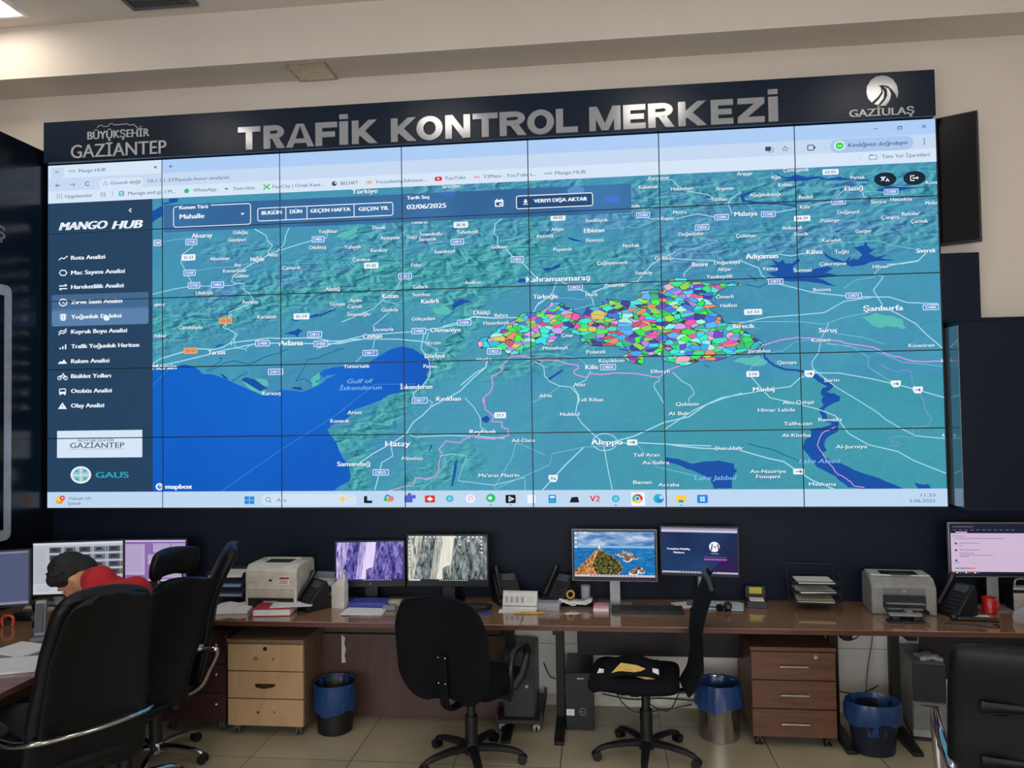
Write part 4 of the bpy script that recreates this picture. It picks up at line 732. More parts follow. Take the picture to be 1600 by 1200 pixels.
for i in range(7):
    xa, xb = XL+i*PW, XL+(i+1)*PW
    colm = bm.copy() if i < 6 else bm
    if i < 6: cut(colm, (xb-GAP, 0, 0), (1, 0, 0), True); cut(bm, (xb+GAP, 0, 0), (1, 0, 0), False)
    for j in range(5):
        zb_ = ZT-(j+1)*PH
        pm = colm.copy() if j < 4 else colm
        if j < 4: cut(pm, (0, 0, zb_+GAP), (0, 0, 1), False); cut(colm, (0, 0, zb_-GAP), (0, 0, 1), True)
        if j == 0: cut(pm, (0, 0, ZT), (0, 0, 1), True)
        if j == 4: cut(pm, (0, 0, ZB), (0, 0, 1), False)
        if i == 0: cut(pm, (XL, 0, 0), (1, 0, 0), False)
        if i == 6: cut(pm, (XR, 0, 0), (1, 0, 0), True)
        panel_mesh(pm, i, j); pm.free()
    # last row used colm itself, freed above

# ------------------------------------------------------------------ header sign
head = thing('header_sign', 'long dark gloss sign board with silver lettering above the video wall', 'sign', (0, -0.05, 3.956))
MB().box(-3.172, 3.155, 0, 0.165, 0, 0.306).build('board', M('header_gloss', '162334', 0.26, var=0.05, spec=0.22), head, 0.003)
LET = M('silver_mirror', 'a3a5a9', 0.13, 0.22, var=0.03)
def bar(p, q, w):  # slanted bar with horizontal ends
    return [(p[0], p[1]), (p[0]+w, p[1]), (q[0]+w, q[1]), (q[0], q[1])]
def block(ch, w, h):
    s = .295*h if ch not in 'İ' else w; k = .235*h
    if ch == 'T': return [[(0, h-k), (w, h-k), (w, h), (0, h)], [((w-s)/2, 0), ((w+s)/2, 0), ((w+s)/2, h-k), ((w-s)/2, h-k)]]
    if ch == 'L': return [[(0, 0), (w, 0), (w, k), (0, k)], [(0, k), (s, k), (s, h), (0, h)]]
    if ch == 'F': return [[(0, 0), (s, 0), (s, h), (0, h)], [(s, h-k), (w, h-k), (w, h), (s, h)], [(s, .36*h), (w*.9, .36*h), (w*.9, .36*h+k), (s, .36*h+k)]]
    if ch == 'E': return [[(0, 0), (s, 0), (s, h), (0, h)], [(s, h-k), (w, h-k), (w, h), (s, h)], [(s, 0), (w, 0), (w, k), (s, k)], [(s, .39*h), (w*.93, .39*h), (w*.93, .39*h+k*.95), (s, .39*h+k*.95)]]
    if ch == 'İ': return [[(0, 0), (w, 0), (w, h), (0, h)], [(0, h*1.1), (w, h*1.1), (w, h*1.3), (0, h*1.3)]]
    if ch == 'Z': return [[(0, 0), (w, 0), (w, k), (0, k)], [(0, h-k), (w, h-k), (w, h), (0, h)], bar((0, k), (w-s*1.35, h-k), s*1.35)]
    if ch == 'K': return [[(0, 0), (s, 0), (s, h), (0, h)], [(s, .3*h), (s, .62*h), (w-s*1.2, h), (w, h)], [(s+.18*w, .62*h), (s*.9, .42*h), (w-s*1.2, 0), (w+.02*w, 0)]]
    if ch == 'N': return [[(0, 0), (s*.95, 0), (s*.95, h), (0, h)], [(w-s*.95, 0), (w, 0), (w, h), (w-s*.95, h)], [(0, h), (s*1.05, h), (w, 0), (w-s*1.05, 0)]]
    if ch == 'M': return [[(0, 0), (s*.9, 0), (s*.9, h), (0, h)], [(w-s*.9, 0), (w, 0), (w, h), (w-s*.9, h)], [(0, h), (s*1.1, h), (w/2+s*.45, 0), (w/2-s*.45, 0)], [(w-s*1.1, h), (w, h), (w/2+s*.45, 0), (w/2-s*.45, 0)]]
    if ch == 'A': return [[(0, 0), (s, 0), (w/2+s*.1, h), (w/2-s*.55, h)], [(w-s, 0), (w, 0), (w/2+s*.55, h), (w/2-s*.1, h)], [(w*.2, .17*h), (w*.8, .17*h), (w*.73, .17*h+k*.8), (w*.27, .17*h+k*.8)]]
    if ch == 'O':
        o = arc(w/2, h/2, w/2, h/2*1.03, 0, 360, 28); q = arc(w/2, h/2, w/2-s, h/2-k*.9, 0, 360, 28)
        return [[o[i], o[i+1], q[i+1], q[i]] for i in range(28)]
    if ch == 'R':
        r = (h-.42*h)/2; cy = h-r; cx = w*.55; L = [[(0, 0), (s, 0), (s, h), (0, h)], [(s, h-k), (cx, h-k), (cx, h), (s, h)], [(s, h-2*r), (cx, h-2*r), (cx, h-2*r+k*.9), (s, h-2*r+k*.9)]]
        o = arc(cx, cy, w*.42, r, -90, 90, 12); q = arc(cx, cy, w*.42-s*.95, r-k*.92, -90, 90, 12)
        return L+[[o[i], o[i+1], q[i+1], q[i]] for i in range(12)]+[[(w*.38, .45*h), (w*.72, .45*h), (w*1.02, 0), (w-s*1.15, 0)]]
    return []
word = [('T', 372, 407), ('R', 412, 445), ('A', 447, 491), ('F', 493, 527), ('İ', 530.5, 544), ('K', 550, 589), ('K', 611, 650), ('O', 651, 692), ('N', 696, 735), ('T', 739, 778), ('R', 781, 822), ('O', 824, 866), ('L', 869, 903), ('M', 921, 970), ('E', 974, 1009), ('R', 1013, 1053), ('K', 1060, 1104), ('E', 1111, 1146), ('Z', 1153, 1195), ('İ', 1201, 1216)]
def yb_(x): return 235+(189-235)*(x-390)/(1207-390)
ZBASE = 3.969; CAPL = 0.168
for ch, xa, xb in word:
    X0 = ony(xa, yb_(xa), -.06).x; X1 = ony(xb, yb_(xb), -.06).x
    mb = MB()
    for kk, pl in enumerate(block(ch, X1-X0, CAPL)): mb.prism(pl, (X0, 0, ZBASE-3.956), (1, 0, 0), (0, 0, 1), (0, -0.012-.0004*(kk % 4), 0))
    mb.build('letter', LET, head, smooth=False, merge=False)
def headtext(s, xa, xb, y, cap_px, mat, name, bold=0.0, label_=None):
    a = ony(xa, y, -.06); b = ony(xb, y, -.06); yc = ony((xa+xb)/2, y, -.06).z
    cap = cap_px*.0044; mb = letters_mesh(s, cap, b.x-a.x, 0.006)
    if bold:
        k = letters_mesh(s, cap, b.x-a.x, 0.0064); mb.add([(x+bold, y_, z) for x, y_, z in k.v], k.f)
    o = mb.build(name, mat, head, smooth=False, merge=False); o.location = (a.x, -0.0005, yc-cap/2-3.956); return o
LOGO = M('silver_logo', 'b6b8bb', 0.3, 0.2, var=0.03)
headtext('BÜYÜKŞEHİR', 136, 232, 209, 13, LOGO, 'emblem_lettering', .004); headtext('GAZİANTEP', 110, 259, 233, 22, LOGO, 'emblem_lettering', .003)
mb = MB()
cas = [(152, 200), (153, 197), (160, 195.5), (161, 198), (170, 197), (171, 193.5), (176, 193), (177, 195.5), (200, 193.6), (201, 195.5), (209, 194.6), (214, 199), (221, 204)]
Pc = [ony(x, y, -.055) for x, y in cas]
mb.tube([(p.x, -.004, p.z-3.956) for p in Pc], .0035, 6); mb.build('castle_emblem', LOGO, head)
headtext('GAZİULAŞ', 1327, 1428, 174.5, 11, LOGO, 'emblem_lettering', .004)
def hp(x, y): p = ony(x/2.963+1060, y/2.963, -.056); return (p.x, p.z-3.956)
def hshape(L, name, lay=0.0): mb_ = MB().prism([hp(*q) for q in L], (0, 0, 0), (1, 0, 0), (0, 0, 1), (0, -.005-lay, 0)); return mb_
mb = hshape([(1015, 452), (1018, 425), (1012, 395), (995, 368), (970, 353), (945, 349), (915, 354), (890, 372), (873, 400), (871, 430), (878, 455), (895, 475), (925, 447), (940, 425), (938, 405), (925, 397), (945, 393), (970, 398), (990, 415), (1003, 432), (1012, 452)], 'x')
mb.prism([hp(*q) for q in ((933, 490), (958, 462), (968, 440), (966, 415), (950, 398), (975, 412), (985, 435), (980, 462), (962, 488))], (0, 0, 0), (1, 0, 0), (0, 0, 1), (0, -.005, 0))
mb.prism([hp(*q) for q in ((905, 482), (930, 458), (947, 430), (946, 412), (953, 430), (950, 455), (925, 486))], (0, 0, 0), (1, 0, 0), (0, 0, 1), (0, -.005, 0))
mb.build('road_emblem', LET, head, smooth=False)
# ------------------------------------------------------------------ furniture materials
DWOOD = wood('desk_wood', '84624a', '947158', 0.12, (1.0, 10, 10), 3.0, 0.6); DEDGE_W = wood('desk_edge_wood', '4a2c1e', '5c3826', 0.35)
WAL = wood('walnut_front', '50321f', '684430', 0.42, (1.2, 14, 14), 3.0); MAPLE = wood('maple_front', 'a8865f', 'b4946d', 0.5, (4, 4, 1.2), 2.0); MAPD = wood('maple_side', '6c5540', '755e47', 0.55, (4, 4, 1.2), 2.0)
REDW = wood('dark_red_wood', '2c1716', '3a201d', 0.35, (1.2, 12, 12), 3.0); PANW = wood('panel_wood', '463127', '533c30', 0.5, (6, 6, 1.0), 2.0)
BLKM = M('black_metal', '101114', 0.4, 0.3); BLKP = M('black_plastic', '0d0f12', 0.45); DGREY = M('dark_grey_plastic', '25282c', 0.5); CHROME = M('chrome', 'c8cacc', 0.12, 1.0, var=0.03)
GREYP = M('grey_plastic', '8c8a84', 0.5); BEIGEP = M('printer_beige', 'c6c2b4', 0.5); SILVP = M('silver_grey', '9a9c9d', 0.4, 0.4); PAPER = M('paper_white', 'dcdcda', 0.8, var=0.03); LEATH = M('black_leather', '06080b', 0.48, bump=0.25, bscale=90, spec=0.28); FABR = M('black_fabric', '07090d', 0.9, bump=0.4, bscale=400, spec=0.2)
MESHF = M('black_mesh_fabric', '0a0c10', 0.85, bump=0.4, bscale=500, spec=0.2)

def desk(x0, x1, label, legs, panel=None, pm=None, pname='modesty_panel'):
    t = thing('office_desk', label, 'desk', ((x0+x1)/2, -0.25, 0)); c = (x0+x1)/2
    y0, y1 = -0.335, 0.343
    MB().box(x0-c+.0008, x1-c-.0008, y0, y1, .708, .74).build('desk_top', DWOOD, t, 0.003)
    MB().box(x0-c+.0008, x1-c-.0008, y0-.003, y0, .709, .737).build('edge_band', DEDGE_W, t)
    for lx in legs:
        m = MB(); lx -= c
        m.box(lx-.028, lx+.028, .02, .075, .03, .66); m.box(lx-.03, lx+.03, -.26, .30, .66, .706)
        m.prism([(-.30, 0), (.30, 0), (.30, .02), (.10, .055), (-.04, .055), (-.30, .022)], (lx-.03, 0, 0), (0, 1, 0), (0, 0, 1), (.06, 0, 0))
        m.build('leg', BLKM, t, 0.004)
    if panel:
        m = MB()
        for q in panel: m.box(q[0]-c, q[1]-c, q[2]+.25, q[3]+.25, q[4], q[5])
        m.build(pname, pm, t, 0.002)
    m = MB().box(x0-c+.05, x1-c-.05, .0, .02, .655, .706); m.build('apron_rail', BLKM, t)
    return t
dA = desk(-1.98, 0.405, 'brown wooden desk with beige printer, red folder and two rocky-cliff monitors on it', [0.30], [(-1.05, .27, -.20, -.18, 0.005, .555), (-1.05, .27, -.17, -.15, .555, .706)], PANW)
m = MB().prism([(0, 0), (.028, .005), (.02, .05), (.03, .09), (.018, .13), (.026, .17), (0, .19)], (-.856+.7875, .043, .36), (1, 0, 0), (0, 0, 1), (0, .006, 0)); m.build('chipped_edge', M('chip_white', 'cfccc4', 0.7), dA)
desk(0.405, 2.585, 'brown wooden desk carrying the lighthouse wallpaper monitor and long black keyboard', [0.63, 2.36], [(.74, 1.95, -.10, -.08, .41, .706)], M('modesty_dark', '1c1413', 0.6))
desk(2.585, 4.4, 'brown wooden desk at the right with red mug and grey laser printer', [2.73, 4.25], [(2.93, 4.2, -.10, -.08, .30, .706)], M('modesty_dark', '1c1413', 0.6))
t = thing('office_desk', 'brown wooden desk along the dark left partition covered in papers', 'desk', (-2.59, -1.85, 0))
MB().box(-.60, .60, -1.35, 1.93, .708, .74).build('desk_top', DWOOD, t, 0.003)
MB().box(.60, .603, -1.35, 1.93, .709, .737).build('edge_band', DEDGE_W, t)
for yy in (-1.25, .2):
    MB().box(-.5, .42, yy-.03, yy+.03, .66, .706).box(.3, .36, yy-.03, yy+.03, .04, .66).box(-.1, .42, yy-.03, yy+.03, 0, .04).build('leg', BLKM, t, 0.004)
MB().box(-.35, -.33, -1.2, 1.6, .2, .706).build('modesty_panel', PANW, t)

def caster(m, x, y, r=0.027):
    m.box(x-.016, x+.016, y-.012, y+.012, r*1.3, .062); m.cyl((x-.02, y+.008, r), (x-.008, y+.008, r), r, n=14); m.cyl((x+.008, y+.008, r), (x+.02, y+.008, r), r, n=14)
def pedestal(x0, x1, yf, dep, z1, label, fm, sm, top, kind):
    t = thing('drawer_pedestal', label, 'drawer unit', ((x0+x1)/2, yf+dep/2, 0)); w = (x1-x0)/2; d = dep/2
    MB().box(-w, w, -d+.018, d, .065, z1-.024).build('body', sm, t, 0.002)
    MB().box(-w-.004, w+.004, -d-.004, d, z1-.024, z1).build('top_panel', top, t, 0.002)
    h = (z1-.024-.068)/3
    for k in range(3):
        za = z1-.028-h*(k+1)+.004; zb = z1-.028-h*k
        dr = MB().box(-w+.002, w-.002, -d, -d+.018, za, zb-.003).build('drawer', fm, t, 0.0015)
        zc = (za+zb)/2
        if kind == 'walnut':
            MB().tube([(-.082, -d-.002, zc), (-.082, -d-.022, zc), (.082, -d-.022, zc), (.082, -d-.002, zc)], .0055, 8).build('handle', M('brushed_steel', 'b9b4a8', 0.3, 0.9), dr)
            if k == 0: MB().cyl((.13, -d, zc+.055), (.13, -d-.006, zc+.055), .012, n=16).build('lock', M('brushed_steel', 'b9b4a8', 0.3, 0.9), dr)
        if kind == 'maple':
            DK = M('bronze_dark', '3a2a1c', 0.4, 0.7)
            if k == 0:
                MB().cyl((0, -d, zc+.055), (0, -d-.005, zc+.055), .013, n=16).build('lock', BLKP, dr)
                MB().ball((-.06, -d-.008, zc-.005), .011).build('screw', M('brass_knob', '9a7a44', 0.3, 0.8), dr); MB().cyl((.055, -d, zc-.01), (.055, -d-.004, zc-.01), .007).build('screw', M('brass_knob', '9a7a44', 0.3, 0.8), dr)
            elif k == 1:
                MB().tube([(-.065, -d, zc), (-.05, -d-.02, zc-.004), (0, -d-.024, zc-.008), (.05, -d-.02, zc-.004), (.065, -d, zc)], [.004, .006, .008, .006, .004], 8).box(-.068, .068, -d-.002, -d, zc-.004, zc+.006).build('handle', DK, dr)
            else: MB().cyl((-.05, -d, zc), (-.05, -d-.002, zc), .008).build('screw_hole', DK, dr), MB().cyl((.06, -d, zc+.004), (.06, -d-.002, zc+.004), .005).build('screw_hole', DK, dr)
        if kind == 'red':
            MB().ball((w-.06, -d-.014, zc+.03), .011).cyl((w-.06, -d, zc+.03), (w-.06, -d-.012, zc+.03), .005).build('knob', M('brushed_steel', 'b9b4a8', 0.3, 0.9), dr)
    for sx in (-1, 1):
        for sy in (-1, 1): m = MB(); caster(m, sx*(w-.045), sy*(d-.045)); m.build('caster', M('caster_grey', '4a4a48', 0.5) if kind != 'walnut' else BLKP, t)
    return t
pedestal(1.80, 2.295, -.49, .46, .605, 'walnut three drawer pedestal with silver bar handles', WAL, WAL, WAL, 'walnut')
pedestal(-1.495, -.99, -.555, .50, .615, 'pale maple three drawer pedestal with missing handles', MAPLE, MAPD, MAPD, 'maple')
pedestal(-1.96, -1.52, -.525, .50, .66, 'dark red-brown drawer pedestal left of the maple one', REDW, REDW, REDW, 'red')

# ------------------------------------------------------------------ bins
def bag(prof, n, amp, seed, sx=1, sy=1):
    rnd = random.Random(seed); m = MB(); ph = [rnd.uniform(0, 6.28) for _ in range(4)]
    for i, (r, z) in enumerate(prof):
        for k in range(n):
            a = 2*math.pi*k/n; f = 1+amp*(.5*math.sin(5*a+ph[0]+z*9)+.35*math.sin(11*a+ph[1]-z*14)+.25*math.sin(17*a+ph[2]))*(0.3 if i == 0 else 1)
            m.v.append((sx*r*f*math.cos(a), sy*r*f*math.sin(a), z+(.012*math.sin(3*a+ph[3])+.006*math.sin(8*a) if i == len(prof)-1 else 0)))
    for i in range(len(prof)-1):
        for k in range(n): m.f.append((i*n+k, i*n+(k+1) % n, (i+1)*n+(k+1) % n, (i+1)*n+k)); m.m.append(0)
    return m
BAGM = M('blue_bag', '1d3f70', 0.28, var=0.35, scale=25, alpha=0.86, bump=0.6, bscale=30); NAVYP = M('navy_plastic', '0b1526', 0.4)
t = thing('waste_bin', 'black waste bin with blue bag beside the maple drawer pedestal', 'bin', (-.83, -.42, 0))
MB().lathe([(.105, 0), (.11, .004), (.128, .30), (.133, .305), (.128, .31), (.122, .30), (.104, .012)], n=36).build('bucket', BLKP, t)
bag([(.118, .20), (.122, .298), (.136, .318), (.137, .25), (.138, .19), (.134, .14)], 64, .03, 3).build('bin_bag', BAGM, t, sharp=60)
t = thing('waste_bin', 'shiny steel waste bin with blue bag near the walnut pedestal', 'bin', (1.625, -.33, 0))
MB().lathe([(.10, 0), (.127, .003), (.127, .325), (.13, .331), (.124, .331), (.122, .325), (.122, .012)], n=40).build('bucket', M('polished_steel', 'a8a49e', 0.16, 0.95, var=0.03), t)
bag([(.115, .24), (.119, .32), (.132, .341), (.139, .305), (.15, .25), (.155, .20)], 64, .04, 8).build('bin_bag', BAGM, t, sharp=60)
t = thing('waste_bin', 'oval navy blue waste bin lined with blue bag at right under the desk', 'bin', (2.50, -.49, 0))
MB().lathe([(.10, 0), (.118, .005), (.148, .27), (.152, .275), (.146, .275), (.115, .012)], n=36, sx=1.0, sy=.78).build('bucket', NAVYP, t)
bag([(.128, .12), (.143, .27), (.153, .305), (.163, .27), (.164, .22), (.158, .185)], 64, .03, 5, 1, .8).build('bin_bag', BAGM, t, sharp=60)

# ------------------------------------------------------------------ computers on the floor
def vents(m, x0, x1, y, z0, z1, n, mat=None):
    for i in range(n): z = z0+(z1-z0)*i/n; m.box(x0, x1, y-.001, y, z, z+(z1-z0)/n*.45, mat)
cart = thing('computer_stand', 'low brown wheeled stand carrying the grey computer tower', 'stand', (.37, -.16, 0))
MB().box(-.15, .15, -.25, .22, .065, .09).box(-.15, -.135, -.25, .22, .09, .125).box(.135, .15, -.25, .22, .09, .135).build('tray', M('stand_brown', '2c2220', 0.5), cart, 0.003)
for sx in (-.11, .11):
    for sy in (-.20, .17): m = MB(); caster(m, sx, sy, .028); m.build('caster', SILVP, cart)
t = thing('computer_tower', 'grey computer tower standing on a wheeled stand under the desk', 'computer', (.37, -.17, .09), 0)
MB().box(-.10, .10, -.19, .19, 0, .40).build('case', M('case_grey', '6a6e72', 0.45, 0.2), t, 0.006)
m = MB().box(-.098, .098, -.2, -.19, .004, .396); m.build('front_panel', DGREY, t, 0.004)
m = MB().box(-.08, .08, -.203, -.2, .30, .345).box(-.08, .08, -.203, -.2, .245, .29); m.build('drive_bay', BLKP, t)
MB().cyl((.05, -.2, .2), (.05, -.204, .2), .01).build('power_button', SILVP, t)
t = thing('computer_tower', 'black computer tower with white sticker beside the mesh chair', 'computer', (.755, -.125, 0), 0)
MB().box(-.09, .09, -.185, .20, .004, .365).build('case', M('case_black', '0e1013', 0.4), t, 0.004)
m = MB().box(-.088, .088, -.195, -.185, .006, .362); vents(m, -.07, .07, -.195, .20, .30, 7); m.build('front_panel', BLKP, t, 0.003)
MB().box(-.086, -.035, -.1965, -.195, .095, .135).build('sticker', PAPER, t); MB().box(-.015, .03, -.197, -.195, .325, .335).build('badge_strip', SILVP, t)
mk = MB().tube([(.02+.021*math.cos(a), -.196, .12+.021*math.sin(a)) for a in [2*math.pi*i/24 for i in range(24)]], .0022, 6, closed=True); mk.build('round_emblem', SILVP, t)
o = letters_mesh('DELL', .009, .03, .001).build('emblem_lettering', SILVP, t, smooth=False); o.location = (.005, -.1965, .1155)
t = thing('computer_tower', 'computer tower with black top and grey lower front under the right desk', 'computer', (2.925, -.13, 0), D2R(-11))
MB().box(-.095, .095, -.20, .20, .02, .47).build('case', M('case_grey_side', '8f918f', 0.5), t, 0.004)
MB().box(-.093, .093, -.21, -.20, .24, .468).build('drive_front', BLKP, t, 0.003); MB().box(-.093, .093, -.212, -.20, .07, .235).build('lower_front', M('tower_grey', '6f7270', 0.45), t, 0.004); MB().box(-.095, .095, -.205, .2, 0, .02).build('plinth', BLKP, t)
MB().box(-.05, .05, -.214, -.212, .215, .222).build('front_slot', BLKP, t)
rnd = random.Random(4); m = MB()
for k in range(7):
    for i in range(7):
        a, b = -.065+i*.022, -.06+k*.02; m.v.append((a+rnd.uniform(-.004, .004), b, .012+.018*rnd.random()+.02*math.exp(-((a)**2+b**2)/.003)))
for k in range(6):
    for i in range(6): q = k*7+i; m.f.append((q, q+1, q+8, q+7)); m.m.append(0)
o = m.build('crumpled_paper', M('tissue_white', 'b9bcbf', 0.8), None, merge=False); o.location = (2.93, -.22, .462)
sm_ = o.modifiers.new('thickness', 'SOLIDIFY'); sm_.thickness = .012; tag(o, 'crumpled white paper on top of the black and grey computer tower', 'paper')

# ------------------------------------------------------------------ chairs
def star_base(t, zc, r, mat, cmat, rz=0.0, h=.075, thick=.022):
    MB().cyl((0, 0, .07), (0, 0, zc), .026, n=16).cyl((0, 0, .07), (0, 0, zc*.68), .037, n=16).build('gas_column', BLKP, t)
    MB().lathe([(.03, .05), (.045, .055), (.045, .10), (.036, .115)], n=20).build('hub', mat, t)
    for k in range(5):
        a = rz+2*math.pi*k/5; d = Vector((math.cos(a), math.sin(a), 0))
        P_ = [d*.03+Vector((0, 0, .088)), d*(r*.45)+Vector((0, 0, .09)), d*(r*.8)+Vector((0, 0, .078)), d*(r-.02)+Vector((0, 0, .066)), d*r+Vector((0, 0, .058))]
        lg = MB().tube(P_, [thick*1.15, thick, thick*.85, thick*.75, thick*.6], 10, flat=.75, up=(0, 0, 1)).build('base_leg', mat, t)
        m = MB(); n_ = Vector((-d.y, d.x, 0)); c = d*r+Vector((0, 0, .027))
        for s in (-1, 1): m.cyl(c+n_*s*.006, c+n_*s*.024, .027, n=16)
        m.cyl(d*r+Vector((0, 0, .03)), d*r+Vector((0, 0, .062)), .008, n=8); m.ball(c+Vector((0, 0, .012)), (.02, .02, .02), 8)
        m.build('caster', cmat, lg)
def lerp_pts(L):
    def f(s):
        x = s*(len(L)-1); i = min(int(x), len(L)-2); u = x-i; a = L[max(i-1, 0)]; b = L[i]; c = L[i+1]; d = L[min(i+2, len(L)-1)]
        return tuple(0.5*((2*b[k])+(c[k]-a[k])*u+(2*a[k]-5*b[k]+4*c[k]-d[k])*u*u+(3*b[k]-a[k]-3*c[k]+d[k])*u**3) for k in range(2))
    return f
def lerp1(L):
    def f(s):
        x = s*(len(L)-1); i = min(int(x), len(L)-2); u = x-i; u = u*u*(3-2*u); return L[i]*(1-u)+L[i+1]*u
    return f
def seat(t, w, y0, y1, z, th, mat): MB().pad(lerp_pts([(y0, z), ((y0+y1)/2, z-.012), (y1-.05, z), (y1, z-.03)]), lambda s: w/2, th, p=6, q=6).build('seat', mat, t, sharp=80)

# executive chair with a chrome band round the back (foreground left)
t = thing('executive_chair', 'large black leather executive chair in the left foreground with red-shirted person', 'chair', (-1.66, -1.86, 0), D2R(58))
star_base(t, .42, .30, CHROME, BLKP, .3)
seat(t, .54, -.25, .27, .49, .11, LEATH)
MB().pad(lerp_pts([(-.16, .42), (-.21, .70), (-.27, .98), (-.34, 1.18), (-.40, 1.295)]), lerp1([.285, .265, .24, .22, .20]), .13, p=5, q=6, wrap=.05).build('backrest', LEATH, t, sharp=80)
MB().pad(lerp_pts([(-.27, .66), (-.335, .98), (-.405, 1.18), (-.465, 1.285)]), lerp1([.24, .22, .195, .17]), .03, p=8, q=7, wrap=.05).build('back_shell', LEATH, t, sharp=80)
m = MB().tube(bez([(.29, .20, .62), (.30, .0, .64), (.29, -.2, .655), (.24, -.31, .67), (.14, -.355, .675), (0, -.37, .675), (-.14, -.355, .675), (-.25, -.31, .67), (-.30, -.2, .655), (-.31, .0, .64), (-.30, .20, .62)], 6), .027, 12, flat=.5, up=(0, 0, 1))
m.build('arm_band', CHROME, t)
for s in (-1, 1):
    MB().tube(bez([(s*.30, .18, .645), (s*.31, .24, .60), (s*.29, .20, .50), (s*.22, .10, .445)], 5), .017, 10).build('arm_support', CHROME, t)
    MB().pad(lerp_pts([(-.16, .695), (.0, .70), (.20, .685)]), lambda s_: .035, .03, p=4, q=4).build('arm_pad', LEATH, t, loc=(s*.31, 0, 0))

# second executive chair with headrest on posts
t = thing('executive_chair', 'black high-back chair with headrest on chrome posts behind the foreground chair', 'chair', (-1.69, -1.34, 0), D2R(74))
star_base(t, .42, .30, CHROME, BLKP, .9)
seat(t, .52, -.24, .26, .48, .09, LEATH)
MB().pad(lerp_pts([(-.17, .47), (-.20, .66), (-.25, .92), (-.34, 1.195)]), lerp1([.15, .175, .24, .262]), .085, p=5, q=6, wrap=.09).build('backrest', LEATH, t, sharp=80)
hr = MB().pad(lerp_pts([(-.30, 1.22), (-.32, 1.29), (-.335, 1.36)]), lerp1([.15, .16, .145]), .075, p=4, q=3.5, wrap=.05).build('headrest', LEATH, t, sharp=80)
for s in (-1, 1): MB().tube([(s*.085, -.325, 1.10), (s*.085, -.335, 1.18), (s*.085, -.325, 1.26)], .008, 8).build('headrest_post', CHROME, hr)
for s in (-1, 1):
    MB().tube(bez([(s*.20, -.02, .43), (s*.33, -.05, .42), (s*.38, -.16, .48), (s*.385, -.22, .58), (s*.375, -.29, .69), (s*.355, -.27, .715), (s*.345, -.06, .665), (s*.32, .12, .64)], 6), .015, 10).build('armrest', CHROME, t)

# third chair seen from its edge
t = thing('executive_chair', 'black leather chair seen edge-on beside the maple drawer pedestal', 'chair', (-1.76, -.93, 0), D2R(114))
star_base(t, .42, .30, CHROME, BLKP, .5)
seat(t, .50, -.22, .26, .48, .09, LEATH)
MB().pad(lerp_pts([(-.22, .46), (-.27, .72), (-.315, .98), (-.40, 1.18), (-.45, 1.26)]), lerp1([.21, .22, .22, .21, .19]), .085, p=5, q=6, wrap=.02).build('backrest', LEATH, t, sharp=80)
for s in (-1, 1):
    MB().tube(bez([(s*.22, .12, .45), (s*.30, .14, .52), (s*.31, .16, .66), (s*.30, .0, .685), (s*.29, -.2, .70), (s*.24, -.28, .72)], 6), .014, 10).build('armrest', CHROME, t)

# task chair in the middle
t = thing('task_chair', 'black fabric task chair with rounded back standing in front of the rocky-cliff monitors', 'chair', (.13, -.80, 0), D2R(-20))
star_base(t, .40, .30, BLKP, BLKP, .35, thick=.028)
seat(t, .50, -.22, .25, .475, .10, FABR)
MB().pad(lerp_pts([(-.235, .45), (-.255, .62), (-.275, .84), (-.305, 1.035)]), lerp1([.21, .295, .30, .245]), .065, p=4, q=4, wrap=.06, ns=26, nu=20).build('backrest', FABR, t, sharp=80)
br = MB().tube(bez([(0, -.02, .40), (0, -.20, .385), (0, -.29, .44), (0, -.312, .60), (0, -.315, .72)], 6), [.03]*25, 10, flat=.45, up=(0, 1, 0)).build('back_bracket', FABR, t)
for x, z in ((.022, .70), (-.022, .70), (.022, .56), (-.022, .56)): MB().ball((x, -.322, z), .006, 6).build('screw', CHROME, br)
MB().box(-.06, .06, -.12, .12, .385, .425).build('tilt_mechanism', BLKP, t, 0.01)
MB().tube([(.05, 0, .40), (.2, .02, .395), (.25, .02, .39)], [.006, .006, .012], 8).build('lever', BLKP, t)
for s in (-1, 1):
    MB().tube(bez([(s*.16, -.02, .43), (s*.27, -.04, .44), (s*.315, -.10, .52), (s*.32, -.12, .62), (s*.315, -.06, .69), (s*.31, .08, .69), (s*.30, .15, .63), (s*.29, .10, .52), (s*.26, .04, .45)], 6), .017, 10, flat=1.4).build('armrest', BLKP, t)

# mesh chair, facing left
t = thing('task_chair', 'black mesh-back task chair turned sideways with yellow-lined cloth on its seat', 'chair', (1.155, -.66, 0), D2R(84))
star_base(t, .41, .30, BLKP, BLKP, .62, thick=.026)
seat(t, .50, -.20, .30, .475, .085, FABR)
MB().pad(lerp_pts([(-.20, .46), (-.25, .53), (-.275, .66), (-.275, .80), (-.31, .95), (-.365, 1.09)]), lerp1([.20, .225, .235, .235, .235, .225]), .028, p=4, q=6, wrap=.055, ns=28).build('backrest', MESHF, t, sharp=80)
sp = [(0, -.05, .42), (0, -.22, .40), (0, -.315, .47), (0, -.325, .62), (0, -.32, .80)]
MB().tube(bez(sp, 6), .028, 10, flat=.5, up=(0, 1, 0)).build('back_spine', BLKP, t)
MB().box(-.07, .07, -.12, .12, .395, .43).build('tilt_mechanism', BLKP, t, 0.01)
MB().tube(bez([(-.21, -.39, 1.03), (-.14, -.37, 1.085), (0, -.35, 1.10), (.14, -.37, 1.085), (.21, -.39, 1.03)], 5), .014, 8).build('top_rail', M('mesh_frame_grey', '2c3034', 0.4), t)
MB().tube([(.0, 0, .41), (.2, .0, .40), (.24, 0, .40)], [.005, .005, .01], 8).build('lever', BLKP, t)
MB().box(-.03, .03, -.285, -.279, .605, .625).build('badge', SILVP, t)

